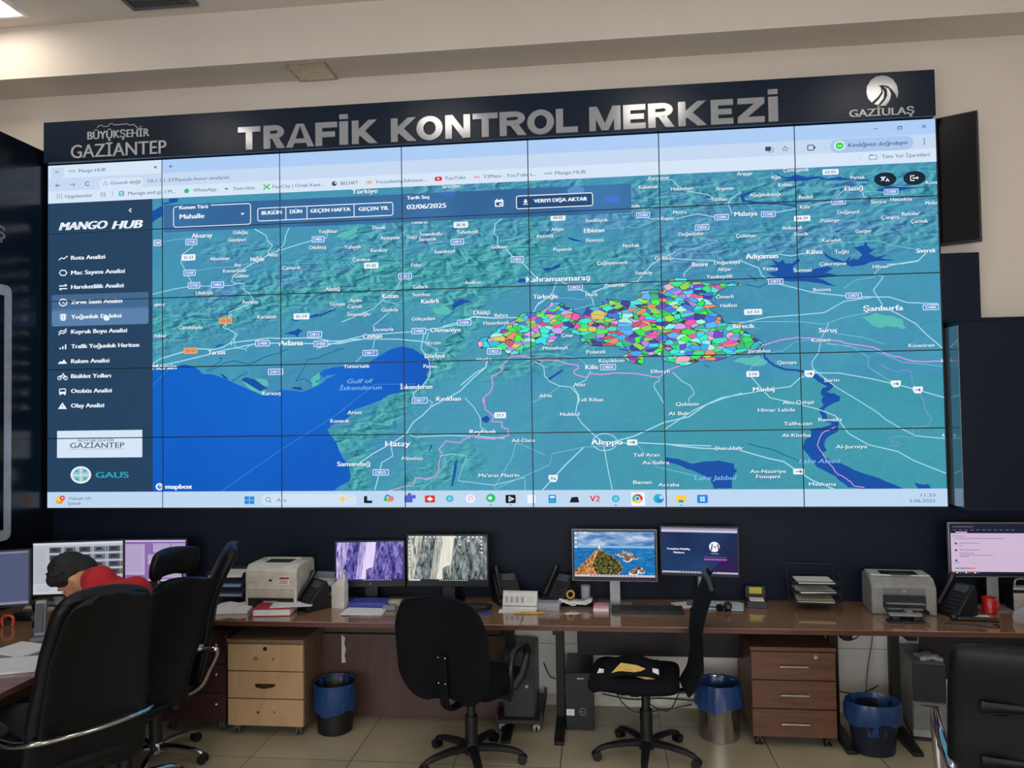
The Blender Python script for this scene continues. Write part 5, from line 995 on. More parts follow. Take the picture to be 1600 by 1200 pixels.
# garment thrown on that seat
g = thing('folded_garment', 'dark garment with yellow lining and white tag lying on the mesh chair seat', 'garment', (1.08, -.66, .52))
m = MB()
for k in range(13):
    for i in range(13):
        a = -1+i/6; b = -1+k/6; r2 = a*a+b*b
        m.v.append((a*.17, b*.16, -.002+max(0, .055*(1-r2*.62))+.012*math.sin(4*a+2*b)*(1-min(1, r2*.6))))
for k in range(12):
    for i in range(12): q = k*13+i; m.f.append((q, q+1, q+14, q+13)); m.m.append(0)
c_ = m.build('cloth', FABR, g, merge=False, sharp=80); s_ = c_.modifiers.new('thickness', 'SOLIDIFY'); s_.thickness = .012
m = MB().prism([(-.115, -.02), (.05, -.012), (.08, .0), (.03, .018), (-.06, .03)], (-.01, -.13, .036), (1, 0, .02), (0, .35, 1), (0, .006, .001))
m.prism([(-.05, 0), (-.01, -.022), (.115, -.05), (.135, -.035), (.06, -.012), (.0, .0)], (-.01, -.135, .028), (1, 0, 0), (0, .35, 1), (0, .006, 0)); m.build('yellow_lining', M('yellow_cloth', 'c9a95a', 0.9, bump=.3), g)
MB().prism([(0, 0), (.05, .0), (.058, .05), (.03, .055)], (-.225, -.10, -.035), (1, 0, 0), (0, .3, 1), (0, .004, 0)).build('tag', PAPER, g)
MB().prism([(0, 0), (.035, .0), (.035, .035), (0, .04)], (.11, -.135, -.0), (1, 0, 0), (0, .3, 1), (0, .004, 0)).build('tag', PAPER, g)

# leather chair at the lower right
t = thing('conference_chair', 'black leather chair with chrome arms cut off by the lower right corner', 'chair', (2.665, -1.80, 0), D2R(-20))
seat(t, .54, -.24, .27, .46, .10, LEATH)
bk = MB().pad(lerp_pts([(-.20, .40), (-.235, .62), (-.25, .86), (-.29, 1.10)]), lerp1([.28, .29, .285, .27]), .10, p=7, q=9, wrap=.03).build('backrest', LEATH, t, sharp=80)
for z, y in ((.86, -.308), (.64, -.296)):
    MB().pad(lerp_pts([(y+.006, z-.016), (y, z), (y+.004, z+.016)]), lambda s: .17, .010, p=5, q=4, wrap=.03).build('back_fold', LEATH, bk, sharp=80)
for s in (-1, 1):
    MB().tube(bez([(s*.21, -.33, .42), (s*.24, -.345, .50), (s*.275, -.28, .59), (s*.30, -.12, .63), (s*.31, .1, .625), (s*.31, .24, .61), (s*.31, .27, .56), (s*.30, .26, .30), (s*.30, .27, .02)], 6), .027, 12, flat=.8, up=(0, 0, 1)).build('arm_frame', CHROME, t)
    MB().tube(bez([(s*.27, -.22, .42), (s*.29, -.26, .1), (s*.29, -.26, .016), (s*.295, 0, .016), (s*.30, .27, .016)], 5), .014, 10).build('runner', CHROME, t)
MB().box(-.29, .29, -.02, .02, .385, .41).build('cross_bar', CHROME, t, 0.004)
# ------------------------------------------------------------------ monitors
def screen_canvas(): return Canvas()
def monitor(label, x, y, zc, w, h, rz, draw, stand='black', bezel=.012, chin=.02, tilt=0.0, edge=None, base_w=.11, logo=False):
    t = thing('monitor', label, 'monitor', (x, y, DESK_Z), rz)
    z0 = zc-h/2-DESK_Z; z1 = z0+h
    MB().box(-w/2, w/2, -.012, .012, z0, z1).box(-w/2+.05, w/2-.05, .012, .03, z0+.05, z1-.05).build('housing', edge or BLKP, t, 0.003)
    if edge: MB().box(-w/2+.005, w/2-.005, -.0135, -.011, z0+.005, z1-.005).build('bezel', BLKP, t)
    sw, sh = w-2*bezel, h-bezel-chin
    cv = Canvas(); draw(cv, sw, sh)
    o = cv.mb.build('screen', None, t, smooth=False, merge=False); o.location = (0, -.0142, z0+chin+sh/2)
    sm = {'black': BLKP, 'silver': SILVP, 'pole': SILVP}[stand]
    if stand == 'pole': MB().cyl((0, .045, .012), (0, .045, z0+.12), .016, n=18).box(-.04, .04, .028, .06, z0+.06, z0+.16).build('stand', sm, t)
    else: MB().box(-.035 if stand == 'silver' else -.045, .035 if stand == 'silver' else .045, .035, .05, .006, z0+.14).box(-.04, .04, .028, .05, z0+.07, z0+.15).build('stand', sm, t, 0.003)
    MB().prism(rrect(-base_w, -.085, base_w, .085, .02), (0, .03, 0), (1, 0, 0), (0, 1, 0), (0, 0, .009)).build('base', sm, t, 0.002)
    if logo: MB().cyl((0, -.0125, z0+chin*.5), (0, -.0135, z0+chin*.5), .005, n=14).build('maker_dot', SILVP, t)
    return t
def cliffs(pal):
    def draw(cv, w, h):
        A = EMnoise('cliff_rock_'+pal, [(0.38, {'p': '2a2358', 'g': '2e3638'}[pal]), (0.5, {'p': '5a50a0', 'g': '6a7474'}[pal]), (0.64, {'p': '9288cc', 'g': 'a2aaa8'}[pal])], 22, (1.6, 1, .55), 7, 1.5, (0, .3, 0))
        B = EMnoise('cliff_pale_'+pal, [(0.35, {'p': '5c4f98', 'g': '6b706c'}[pal]), (0.52, {'p': 'b6a6de', 'g': 'b4b4a8'}[pal]), (0.68, {'p': 'e0d2f4', 'g': 'e6e4d8'}[pal])], 20, (3, 1, .35), 6, 1.0, (0, .16, 0))
        F = EMnoise('cliff_fall_'+pal, [(0.3, {'p': 'd8c8f2', 'g': 'd6d2c4'}[pal]), (0.7, {'p': 'ece0fb', 'g': 'f0ece0'}[pal])], 14, (4, 1, .3), 4)
        cv.rect(-w/2, -h/2, w/2, h/2, A, 0)
        cv.poly([(-w*.47, h/2), (-w*.31, h/2), (-w*.36, 0), (-w*.40, -h*.2), (-w*.44, -h/2), (-w/2, -h/2), (-w/2, h*.3)], B, .6)
        cv.poly([(-w*.14, h/2), (w*.1, h/2), (w*.05, -h*.1), (w*.03, -h/2), (-w*.22, -h/2)], B, .6)
        cv.poly([(-w*.04, h/2), (w*.09, h/2), (w*.05, -h*.12), (-w*.0, -h*.2), (-w*.08, -h/2), (-w*.14, -h/2)], F, 1.2)
        cv.poly([(-w*.06, -h/2), (-w*.06, -h*.22), (0, -h*.16), (w*.03, -h*.17), (w*.03, -h/2)], A, 1.8)
        T = EM('screen_taskbar_'+pal, {'p': '30285a', 'g': '22282c'}[pal]); cv.rect(-w/2, -h/2, w/2, -h/2+.011, T, 2.4)
        I = EM('screen_icon_'+pal, {'p': 'cfc4ee', 'g': 'e6e8e8'}[pal])
        if pal == 'g':
            for j in range(9): cv.rect(-w/2+.006, h/2-.012-j*.028, -w/2+.016, h/2-.002-j*.028, I, 3)
            for i in range(17):
                if i not in (8, 9, 12): cv.rect(-w/2+.03+i*.03, h/2-.013, -w/2+.043+i*.03, h/2-.002, I, 3)
            for i, j in ((3, 1), (6, 1), (13, 1), (16, 1), (16, 2), (16, 3), (16, 4), (11, 2)): cv.rect(-w/2+.03+i*.03, h/2-.013-j*.026, -w/2+.042+i*.03, h/2-.002-j*.026, I, 3)
            cv.rect(-w/2+.004, -h/2+.001, -w/2+.085, -h/2+.01, I, 3)
        for i in range(12): cv.rect(-w*.1+i*.017, -h/2+.003, -w*.1+.009+i*.017, -h/2+.008, I, 3)
    return draw
monitor('monitor with purple rocky cliff wallpaper behind the white sanitizer bottle', -.70, -.04, 1.0, .495, .325, D2R(6), cliffs('p'), logo=True, chin=.045)
monitor('monitor with grey rocky waterfall wallpaper and desktop icons', -.145, -.06, 1.03, .575, .36, D2R(0), cliffs('g'), chin=.04)
def coast(cv, w, h):
    cv.rect(-w/2, -h/2, w/2, h/2, EMnoise('sea_picture', [(0.3, '0d4f96'), (0.55, '1777b8'), (0.72, '3f9ccc')], 20, (1, 1, 5), 5), 0)
    cv.rect(-w/2, h*.17, w/2, h/2, EMnoise('sky_picture', [(0.36, '3a6fb4'), (0.52, '7fa3cf'), (0.66, 'c8d3e2')], 7, (1, 1, 3.5), 6), .6)
    cv.rect(-w/2, h*.14, w/2, h*.19, EM('horizon_picture', '86b6d8'), 1)
    L = jag([(-w/2, -h*.38), (-w*.36, -h*.16), (-w*.25, h*.06), (-w*.19, h*.14), (-w*.13, h*.05), (-w*.02, -.05*h), (w*.07, -h*.18), (w*.11, -h*.3), (w*.04, -h*.5), (-w/2, -h*.5)], 3, .003)
    cv.poly(L, EMnoise('headland_ochre', [(0.38, '70401f'), (0.5, 'b5733a'), (0.62, 'e0ab70')], 60, (1, 1, 1), 6), 1.3)
    cv.poly(jag([(-w*.19, h*.13), (-w*.15, h*.06), (-w*.04, -h*.03), (w*.06, -h*.18), (w*.10, -h*.32), (w*.02, -h*.5), (-w*.2, -h*.5), (-w*.27, -h*.25)], 3, .003), EMnoise('headland_green', [(0.4, '1c2410'), (0.5, '4c4c20'), (0.62, '8a8040')], 60, (1, 1, 1), 6), 1.8)
    cv.line([(-w*.33, -h*.45), (-w*.29, -h*.25), (-w*.24, -h*.05), (-w*.19, h*.1)], .004, EM('path_pale', 'd8b48c'), 2.2)
    cv.poly([(-w*.195, h*.12), (-w*.195, h*.18), (-w*.185, h*.2), (-w*.175, h*.18), (-w*.175, h*.12)], EM('lighthouse_white', 'f2efe6'), 2.6)
    RK = EMnoise('sea_rock', [(0.38, '5a3a2a'), (0.6, 'b07850')], 30); FO = EM('sea_foam', 'cfe4ee'); rn = random.Random(3)
    for x, y, r in ((.03, .02, .012), (.09, -.0, .02), (.13, .07, .012), (.16, -.09, .026), (.22, -.05, .018), (.27, -.07, .014), (.2, .03, .016), (.3, -.3, .02), (.24, -.38, .03), (.34, -.36, .02), (.13, -.02, .015)):
        cv.poly([(x*w+r*.004+r*1.15*math.cos(a)*rn.uniform(.8, 1.2), y*h-r*.25+r*.7*math.sin(a)) for a in [i*.7 for i in range(9)]], FO, 2.0); cv.poly([(x*w+r*math.cos(a)*rn.uniform(.7, 1.1), y*h+r*.6*math.sin(a)*rn.uniform(.8, 1.3)) for a in [i*.7 for i in range(9)]], RK, 2.5)
    cv.rect(-w/2, -h/2, w/2, -h/2+.014, EM('coast_taskbar', 'cfc2d8'), 3)
    for i in range(14): cv.rect(-w*.3+i*.022, -h/2+.004, -w*.3+.01+i*.022, -h/2+.011, EM('coast_task_icon', '6a6a90'), 3.6)
    for j in range(4): cv.rect(-w/2+.006, h/2-.018-j*.03, -w/2+.018, h/2-.006-j*.03, WHT, 3)
    cv.rect(-w/2+.07, h/2-.012, -w/2+.085, h/2-.002, WHT, 3)
monitor('silver-edged monitor showing a coastal headland with lighthouse', .998, -.10, 1.078, .565, .345, D2R(-2), coast, 'silver', bezel=.016, chin=.03, edge=SILVP, base_w=.115)
def platform(cv, w, h):
    cv.rect(-w/2, -h/2, w/2, h/2, EMnoise('platform_blue', [(0.3, '16214a'), (0.7, '1f3f6a')], 2.2, detail=1), 0)
    cv.poly([(w*.1, -h/2), (w/2, -h/2), (w/2, -h*.1), (w*.3, -h*.2)], EM('platform_violet', '2c1c4c'), .5)
    cv.rect(-w/2, h/2-.03, w/2, h/2, EM('platform_bar', 'c9c4d8'), 1); cv.rect(-w/2, h/2-.014, w/2, h/2, EM('platform_tab', '8f8aa8'), 1.5)
    cv.text('Complete Mobility', -w*.43, -w*.12, h*.03, .012, WHT, 2, bold=.0015); cv.text('Platform', -w*.34, -w*.2, -h*.05, .012, WHT, 2, bold=.0015)
    cv.disc(w*.2, h*.09, .034, .034, WHT, 2); K = EM('platform_dark', '1a2044'); cv.line([(w*.2-.02, h*.09-.022), (w*.2-.014, h*.09+.018), (w*.2+.004, h*.09-.006), (w*.2+.022, h*.09+.018), (w*.2+.028, h*.09-.022)], .009, K, 3)
    cv.text('mango', w*.155, w*.255, -h*.055, .006, WHT, 2)
    cv.rect(w*.06, -h*.14, w*.36, -h*.125, EM('platform_line', '6a4a90'), 2); cv.rect(w*.06, -h*.205, w*.36, -h*.17, EM('platform_pink', 'b44fc0'), 2)
    cv.rect(-w/2, -h/2, w/2, -h/2+.012, EM('platform_taskbar', 'b9b0cc'), 2)
    for i in range(12): cv.rect(-w*.25+i*.02, -h/2+.003, -w*.25+.009+i*.02, -h/2+.009, K, 3)
monitor('dark blue web page monitor on a silver pole right of the lighthouse monitor', 1.562, -.06, 1.10, .515, .335, D2R(-7), platform, 'pole', chin=.022, base_w=.09)
def lines_page(cv, w, h):
    PG = EM('page_pink', 'cdb6d2'); G = EM('page_text', '7c6c90'); D = EM('page_dark', '1c1c34')
    cv.rect(-w/2, -h/2, w/2, h/2, PG, 0); cv.rect(-w/2, h/2-.055, w/2, h/2, D, 1); cv.rect(-w/2+.03, h/2-.053, -w/2+.10, h/2-.045, PG, 2)
    for i in range(11): cv.rect(-w/2+.015+i*.035, h/2-.036, -w/2+.035+i*.035, h/2-.032, G, 2)
    cv.rect(-w/2+.01, h/2-.016, -w/2+.14, h/2-.012, G, 2)
    for y, x0, x1 in ((.075, .01, .08), (.09, .02, .32), (.12, .05, .17), (.135, .05, .07), (.163, .05, .17), (.183, .05, .14), (.195, .05, .25), (.205, .05, .11), (.245, .02, .05)): cv.rect(-w/2+x0, h/2-y, -w/2+x1, h/2-y+.003, G, 2)
    for y in (.12, .163, .228): cv.disc(-w/2+.03, h/2-y, .008, .007, EM('page_bullet', '5c4a78'), 2)
    for x in (.1, .21, .32): cv.line(rrect(-w/2+x, h/2-.245, -w/2+x+.07, h/2-.222, .003), .0012, EM('page_faint', 'a894b8'), 2, closed=True)
    for i, c in enumerate((EM('page_teal', '5a9ab0'), EM('page_teal2', '4a88a8'), EM('page_red', 'd05a58'), EM('page_rose', 'd88070'))): cv.rect(-w/2+.02+i*.032, -h/2+.03, -w/2+.05+i*.032, -h/2+.038, c, 2)
    cv.rect(-w/2, -h/2, w/2, -h/2+.012, D, 2)
    for i in range(9): cv.rect(-w/2+.01+i*.018, -h/2+.003, -w/2+.02+i*.018, -h/2+.009, [REDI, WHT, BLUI][i % 3], 3)
monitor('monitor with pale pink web page at the far right desk', 3.40, -.10, 1.125, .56, .345, D2R(0), lines_page, 'silver', chin=.022, edge=SILVP, base_w=.1)
def thumbs(cv, w, h):
    cv.rect(-w/2, -h/2, w/2, h/2, EM('list_grey', 'b4b6c0'), 0); G = EM('list_text', '84869a')
    cv.rect(-w/2, h/2-.016, w/2, h/2, EM('list_top', 'cdd0d6'), 1); rn = random.Random(9)
    cols = [EM('thumb_'+str(i), c) for i, c in enumerate(('4a5058', '6b7078', '2e3338', '8a9098', '6a5040', '3a6a9a'))]
    for j in range(5):
        for i in range(5):
            x = -w*.32+i*w*.165; y = h/2-.05-j*h*.15
            cv.rect(x, y-h*.055, x+w*.13, y+h*.055, cols[(i+2*j) % 2], 2); cv.poly([(x+.008, y-.008), (x+.02, y+.012), (x+.05, y+.010), (x+.062, y-.006)], cols[2], 3)
            cv.rect(x+w*.135, y-h*.05, x+w*.158, y+h*.05, cols[3] if rn.random() < .7 else cols[4+(i % 2)], 2)
    for j in range(20): cv.rect(-w*.48, h*.36-j*h*.04, -w*.36, h*.36-j*h*.04+.002, G, 2)
    cv.rect(-w/2, -h/2, w/2, -h*.29, EM('list_foot', 'c2c4cc'), 2.5)
    for j in range(4):
        for x0, x1 in ((-.46, -.3), (-.24, -.1)): cv.rect(w*x0, -h*.34-j*.011, w*x1, -h*.34-j*.011+.002, G, 3)
monitor('monitor with grid of vehicle photo thumbnails behind the bowed dark-haired person', -2.66, -.36, 1.02, .60, .375, D2R(12), thumbs, bezel=.008, chin=.02)
def windows_page(cv, w, h):
    cv.rect(-w/2, -h/2, w/2, h/2, EM('violet_desk', '8a68ac'), 0); W_ = EM('violet_page', 'b8a6cc'); G = EM('violet_text', '8478a0')
    cv.rect(-w/2, h/2-.012, w/2, h/2, EM('violet_top', 'c9b9dc'), 1); cv.rect(-w*.49, -h*.35, -w*.13, h*.40, W_, 1)
    for j in range(16): cv.rect(-w*.46, h*.36-j*.012, -w*.17, h*.36-j*.012+.002, G, 2)
    for q in ((.0, .2, .26, .42), (.28, .05, .49, .42), (-.08, -.1, .12, .15), (.14, -.25, .34, .0), (.1, -.42, .49, -.28)): cv.rect(w*q[0], h*q[1], w*q[2], h*q[3], W_, 1.5); [cv.rect(w*q[0]+.005, h*q[3]-.008-k*.01, w*q[2]-.008, h*q[3]-.006-k*.01, G, 2) for k in range(4)]
    cv.rect(-w/2, -h/2, w/2, -h/2+.012, EM('violet_task', 'c6bfcf'), 2.5)
monitor('monitor with violet window layout partly hidden by the chair headrest', -2.27, -.10, 1.02, .50, .32, D2R(2), windows_page, bezel=.01, chin=.02)
def dull(cv, w, h):
    cv.rect(-w/2, -h/2, w/2, h/2, EM('dull_blue', '4f5674'), 0); cv.rect(-w/2, -h/2+.03, w*.1, h/2-.02, EMnoise('dull_scene', [(0.4, '3a3638'), (0.6, '5a5458')], 9, (1, 1, 2)), 1); cv.rect(-w/2, -h/2+.03, w*.05, -.02, EMnoise('dull_scene2', [(0.4, '2c2a2e'), (0.6, '605a60')], 12), 1.5)
    cv.rect(-w/2, h/2-.012, w/2, h/2, EM('dull_top', '7a7f96'), 2); cv.rect(-w/2, -h/2, w/2, -h/2+.016, EM('dull_foot', '80849c'), 2)
monitor('dull grey-blue monitor cut off by the left edge', -2.95, -.88, 1.05, .56, .36, D2R(22), dull, bezel=.01, chin=.02)

# ------------------------------------------------------------------ things on the desks
# paper shelves left of the printer
def tray_stack(label, x, y, rz, n, w, d, gap, mat, papers, lean=0.0):
    t = thing('letter_tray', label, 'letter tray', (x, y, DESK_Z), rz)
    for k in range(n):
        z = .05+k*gap
        m = MB().box(-w/2, w/2, -d/2, d/2, z, z+.004).box(-w/2, -w/2+.004, -d/2, d/2, z, z+.035).box(w/2-.004, w/2, -d/2, d/2, z, z+.035).box(-w/2, w/2, d/2-.004, d/2, z, z+.035)
        m.build('tray', mat, t)
    for sx in (-1, 1):
        for sy in (-1, 1): MB().box(sx*(w/2)-.005, sx*(w/2)+.005, sy*(d/2-.02)-.005, sy*(d/2-.02)+.005, 0, .05+(n-1)*gap+.03).build('post', mat, t)
    for k, (cname, hgt) in enumerate(papers):
        if cname is None: continue
        o = MB().box(-w/2+.012, w/2-.02, -d/2+.006, d/2-.02, 0, hgt).build('paper_stack', MATS[cname], None)
        c, s = math.cos(rz), math.sin(rz); o.location = (x, y, DESK_Z+.0545+k*gap); o.rotation_euler = (0, 0, rz+random.uniform(-.03, .03))
        tag(o, f'{cname.replace("_", " ")} sheets in the {("bottom", "middle", "top", "topmost")[k]} tier of the {"wire" if n == 3 and "wire" in label else "black"} letter tray', 'papers')
    return t
M('paper_blue', '7f97b8', .8, var=.05); M('paper_cream', 'c4bba8', .8, var=.05)
tray_stack('black letter tray with blue-tinged sheets between chair and beige printer', -1.70, -.06, 0, 3, .27, .25, .065, BLKP, [('paper_blue', .012), ('paper_blue', .016), ('paper_white', .012)])
WIRE = M('wire_black', '262a2f', 0.3, 0.4)
t = thing('letter_tray', 'black wire three-tier letter tray in the middle of the long desk', 'letter tray', (2.285, -.09, DESK_Z), D2R(-3))
for k, z in enumerate((.055, .115, .175)):
    m = MB(); w, d = .15, .125
    m.tube([(-w, -d, z+.02), (-w, d, z+.03), (w, d, z+.03), (w, -d, z+.02)], .003, 6, closed=True); m.tube([(-w+.01, -d+.01, z), (-w+.01, d-.01, z), (w-.01, d-.01, z), (w-.01, -d+.01, z)], .0025, 6, closed=True)
    for i in range(9): x = -w+.02+i*(2*w-.04)/8; m.cyl((x, -d+.01, z), (x, d-.01, z), .0016, n=5)
    for i in range(5): y = -d+.02+i*(2*d-.04)/4; m.cyl((-w+.01, y, z), (w-.01, y, z), .0016, n=5)
    m.build('wire_tray', WIRE, t)
for sx in (-1, 1):
    for sy in (-1, 1): MB().tube([(sx*.135, sy*.11, 0), (sx*.135, sy*.11, .05), (sx*.15, sy*.12, .20)], .004, 6).build('corner_post', WIRE, t)
MB().tube([(-.15, .122, .2), (-.145, .125, .265), (.145, .125, .265), (.15, .122, .2)], .004, 6).build('back_loop', WIRE, t)
for z in (.085, .145, .205): MB().tube([(.15, .04, z), (.185, .04, z+.006)], .004, 6).build('side_hook', WIRE, t)
for k, (z, c, hh, nm) in enumerate(((.0585, 'paper_cream', .016, 'cream'), (.1185, 'paper_white', .010, 'white'), (.1785, 'paper_white', .008, 'white'))):
    o = MB().box(-.115, .11, -.10, .09, 0, hh).build('paper_stack', MATS[c], None, .002); o.location = (2.285, -.095, DESK_Z+z); o.rotation_euler = (0, 0, D2R((-6, 4, -2)[k]))
    tag(o, f'{nm} papers in the {("bottom", "middle", "top")[k]} tier of the black wire letter tray', 'papers')

# beige laser printer
t = thing('laser_printer', 'beige laser printer at the left end of the desk', 'printer', (-1.31, -.14, DESK_Z))
w, d, h = .18, .17, .295
MB().prism([(-d, 0), (d, 0), (d, h-.02), (d-.03, h), (-d+.05, h), (-d, h-.035)], (-w, 0, 0), (0, 1, 0), (0, 0, 1), (2*w, 0, 0)).build('body', BEIGEP, t, .008, 3)
MB().box(-w+.02, w-.02, -d-.006, -d, .135, .235).build('front_door', BEIGEP, t, .003); MB().box(-w+.02, w-.02, -d-.012, -d, .085, .13).build('tray_cover', M('printer_beige_dark', 'b2ae9f', .5), t, .004)
MB().box(-w+.02, w-.02, -d-.003, -d, .012, .078).build('paper_slot', BLKP, t); MB().box(-.05, .05, -d-.012, -d-.002, .04, .06).build('tray_grip', GREYP, t, .002)
MB().box(-.09, .09, -.06, .06, h-.001, h+.001).build('output_slot', DGREY, t); MB().box(-.12, .12, .06, .10, h, h+.008).build('output_lip', BEIGEP, t, .003)
MB().box(-.01, .01, -d-.0065, -d-.005, .19, .205).build('maker_badge', BLKP, t); MB().box(-.16, -.09, -d-.0065, -d-.005, .185, .188).box(-.16, -.10, -d-.0065, -d-.005, .178, .180).build('printed_lines', GREYP, t)
lb = MB().box(.06, .135, -d-.007, -d-.005, .17, .225).build('sticker', PAPER, t)
MB().box(.064, .131, -d-.008, -d-.006, .205, .22).box(.064, .125, -d-.008, -d-.006, .19, .195).box(.064, .12, -d-.008, -d-.006, .178, .183).build('red_print', M('red_print', 'a8323c', .6), lb)
m = MB()
for i in range(9): m.box(w-.0005, w+.0015, .045, .08, .15+i*.012, .156+i*.012)
m.build('side_vent', GREYP, t)

# open book, red folder, sheet
o = thing('open_book', 'open white book lying at the left end of the desk', 'book', (-1.56, -.33, DESK_Z), D2R(8))
m = MB()
for s in (-1, 1): m.prism([(0, 0), (s*.12, 0), (s*.125, .018), (s*.06, .028), (0, .018)][::s], (0, -.11, .004), (1, 0, 0), (0, 0, 1), (0, .22, 0))
m.build('pages', PAPER, o, smooth=False); MB().box(-.13, .13, -.115, .115, 0, .004).build('cover', M('book_cover', '8c9096', .6), o)
o = thing('ring_folder', 'red and white ring folder lying beside the open book', 'folder', (-1.245, -.37, DESK_Z), D2R(6))
MB().box(-.125, .125, -.11, .11, 0, .004).box(-.125, .125, -.11, .11, .046, .05).box(-.125, -.121, -.11, .11, .004, .046).build('cover', M('folder_red', 'a8222a', .45), o, .001)
MB().box(-.12, .12, -.105, .105, .006, .044).build('pages', PAPER, o)
o = MB().box(-.135, .135, -.085, .085, 0, .002).build('paper_sheet', PAPER, None); o.location = (-1.14, -.35, DESK_Z+.0505); o.rotation_euler = (0, 0, D2R(12)); tag(o, 'white printed sheet lying on top of the red folder', 'paper')
# clear plastic tray
CLEAR = M('clear_plastic', 'c4d0d8', .12, alpha=.32)
t = thing('letter_tray', 'clear plastic letter tray between beige printer and sanitizer bottle', 'letter tray', (-1.03, -.03, DESK_Z), D2R(-8))
for k in range(3):
    z = .004+k*.06; MB().box(-.115, .115, -.11, .11, z, z+.004).box(-.115, -.112, -.11, .11, z, z+.05).box(.112, .115, -.11, .11, z, z+.05).box(-.115, .115, .107, .11, z, z+.05).build('tray', CLEAR, t, .001)
o = MB().box(-.09, .09, -.09, .09, 0, .006).build('paper_sheet', PAPER, None); o.location = (-1.03, -.035, DESK_Z+.1285); o.rotation_euler = (0, 0, D2R(-6)); tag(o, 'white sheets in the clear plastic letter tray', 'papers')
# desk phones
def phone(label, x, y, rz, kind=0):
    t = thing('desk_phone', label, 'phone', (x, y, DESK_Z), rz)
    MB().prism([(-.09, 0), (.08, 0), (.08, .15), (.065, .185), (.05, .19), (-.09, .03)], (-.085, 0, 0), (0, 1, 0), (0, 0, 1), (.17, 0, 0)).build('body', BLKP, t, .005)
    n = Vector((0, -.16, .14)).normalized(); u = Vector((0, .14, .16)).normalized()
    dsp = MB(); o = Vector((.02, .025, .1615)); 
    dsp.prism([(-.045, -.025), (.045, -.025), (.045, .025), (-.045, .025)], o+n*-.001, (1, 0, 0), u, n*.005); dsp.build('display', M('phone_display', '3c464c', .25), t)
    for i in range(3):
        for j in range(4):
            p = Vector((-.01+i*.025, -.07+j*.018, .03+1.143*(.02+j*.018)))
            if j < 4: k = MB().prism([(-.009, -.006), (.009, -.006), (.009, .006), (-.009, .006)], p, (1, 0, 0), u, n*.006).build('key', DGREY, t)
    hs = MB().tube(bez([(-.06, -.085, .06), (-.06, -.055, .095), (-.06, .015, .175), (-.06, .055, .235)], 5), [.02, .021, .017, .016, .015, .014, .013, .013, .013, .013, .014, .015, .017, .021, .022, .02][:16], 10)
    hs.build('handset', M('handset_black', '15171b', .35), t)
    pts_ = [(-.06+.012*math.cos(i*.9), -.10-.004*i, .02+.008*math.sin(i*.9)) for i in range(18)]
    MB().tube(pts_, .003, 5).build('coiled_cord', BLKP, t)
    return t
phone('black desk phone left of the white sanitizer bottle', -1.04, -.26, D2R(-38))
phone('black desk phone behind the desk calendar at its left', .26, -.03, D2R(24))
phone('black desk phone behind the desk calendar at its right', .62, -.02, D2R(-34))
phone('black desk phone right of the grey laser printer', 3.115, -.20, D2R(-62))
# sanitizer
t = thing('pump_bottle', 'white rectangular pump bottle in front of the purple cliff monitor', 'bottle', (-.86, -.22, DESK_Z), D2R(-14))
m = MB(); m.prism(rrect(-.05, -.035, .05, .035, .012), (0, 0, 0), (1, 0, 0), (0, 1, 0), (0, 0, .15))
m.build('bottle', M('bottle_white', 'c9c6bf', .35), t, .003)
A_ = rrect(-.05, -.035, .05, .035, .012); B_ = rrect(.012, -.02, .05, .02, .01); n_ = len(A_)
MB().add([(x, y, .15) for x, y in A_]+[(x, y, .20) for x, y in B_], [(i, (i+1) % n_, n_+(i+1) % n_, n_+i) for i in range(n_)]+[tuple(range(n_, 2*n_))]).build('shoulder', M('bottle_white', 'c9c6bf', .35), t, sharp=60)
MB().cyl((.03, 0, .198), (.03, 0, .222), .014).cyl((.03, 0, .222), (.03, 0, .24), .006).box(.02, .042, -.009, .009, .24, .254).prism([(.02, .242), (.02, .253), (-.02, .25), (-.024, .243)], (0, -.006, 0), (1, 0, 0), (0, 0, 1), (0, .012, 0)).build('pump', M('pump_white', 'd8d8d6', .35), t)
# papers, blue folder, sponge box, grey box, orange cutter
def sheaf(name, label, x, y, rz, w, d, n=3, seed=1, z=DESK_Z, cat='papers', mat=None):
    m = MB(); r = random.Random(seed)
    for k in range(n):
        a = r.uniform(-.12, .12); X = Matrix.Rotation(a, 4, 'Z') @ Matrix.Translation((r.uniform(-.015, .015), r.uniform(-.01, .01), 0))
        m.box(-w/2, w/2, -d/2, d/2, k*.003, k*.003+.0022, None, X)
    o = m.build(name, mat or PAPER, None); o.location = (x, y, z); o.rotation_euler = (0, 0, rz); return tag(o, label, cat)
sheaf('paper_sheaf', 'white papers at desk edge left of the middle task chair', -.66, -.345, D2R(5), .27, .15, 4)
o = MB().box(-.13, .13, -.075, .075, 0, .034).build('blue_folder', M('folder_blue', '3c4a9a', .4), None, .003); o.location = (-.665, -.165, DESK_Z); tag(o, 'thick blue folder under the purple cliff monitor', 'folder')
t = thing('sponge_box', 'small tub with yellow sponge between the two rocky-cliff monitors', 'tub', (-.515, -.16, DESK_Z+.0345))
MB().prism([(-.038, 0), (.038, 0), (.045, .04), (-.045, .04)], (0, -.03, 0), (1, 0, 0), (0, 0, 1), (0, .06, 0)).build('tub', CLEAR, t); MB().box(-.035, .035, -.026, .026, .004, .036).build('sponge', M('sponge_yellow', 'c8bd84', .9), t, .004)
t.location = (-.49, -.17, DESK_Z)
o = MB().box(-.042, .042, -.025, .025, 0, .032).build('hole_punch_box', M('dull_grey', '7a8288', .5), None, .006); o.location = (-.50, -.275, DESK_Z); tag(o, 'small grey box beside the blue folder', 'box')
t = thing('box_cutter', 'orange box cutter below the two rocky-cliff monitors', 'cutter', (-.40, -.20, DESK_Z+.0), D2R(-25))
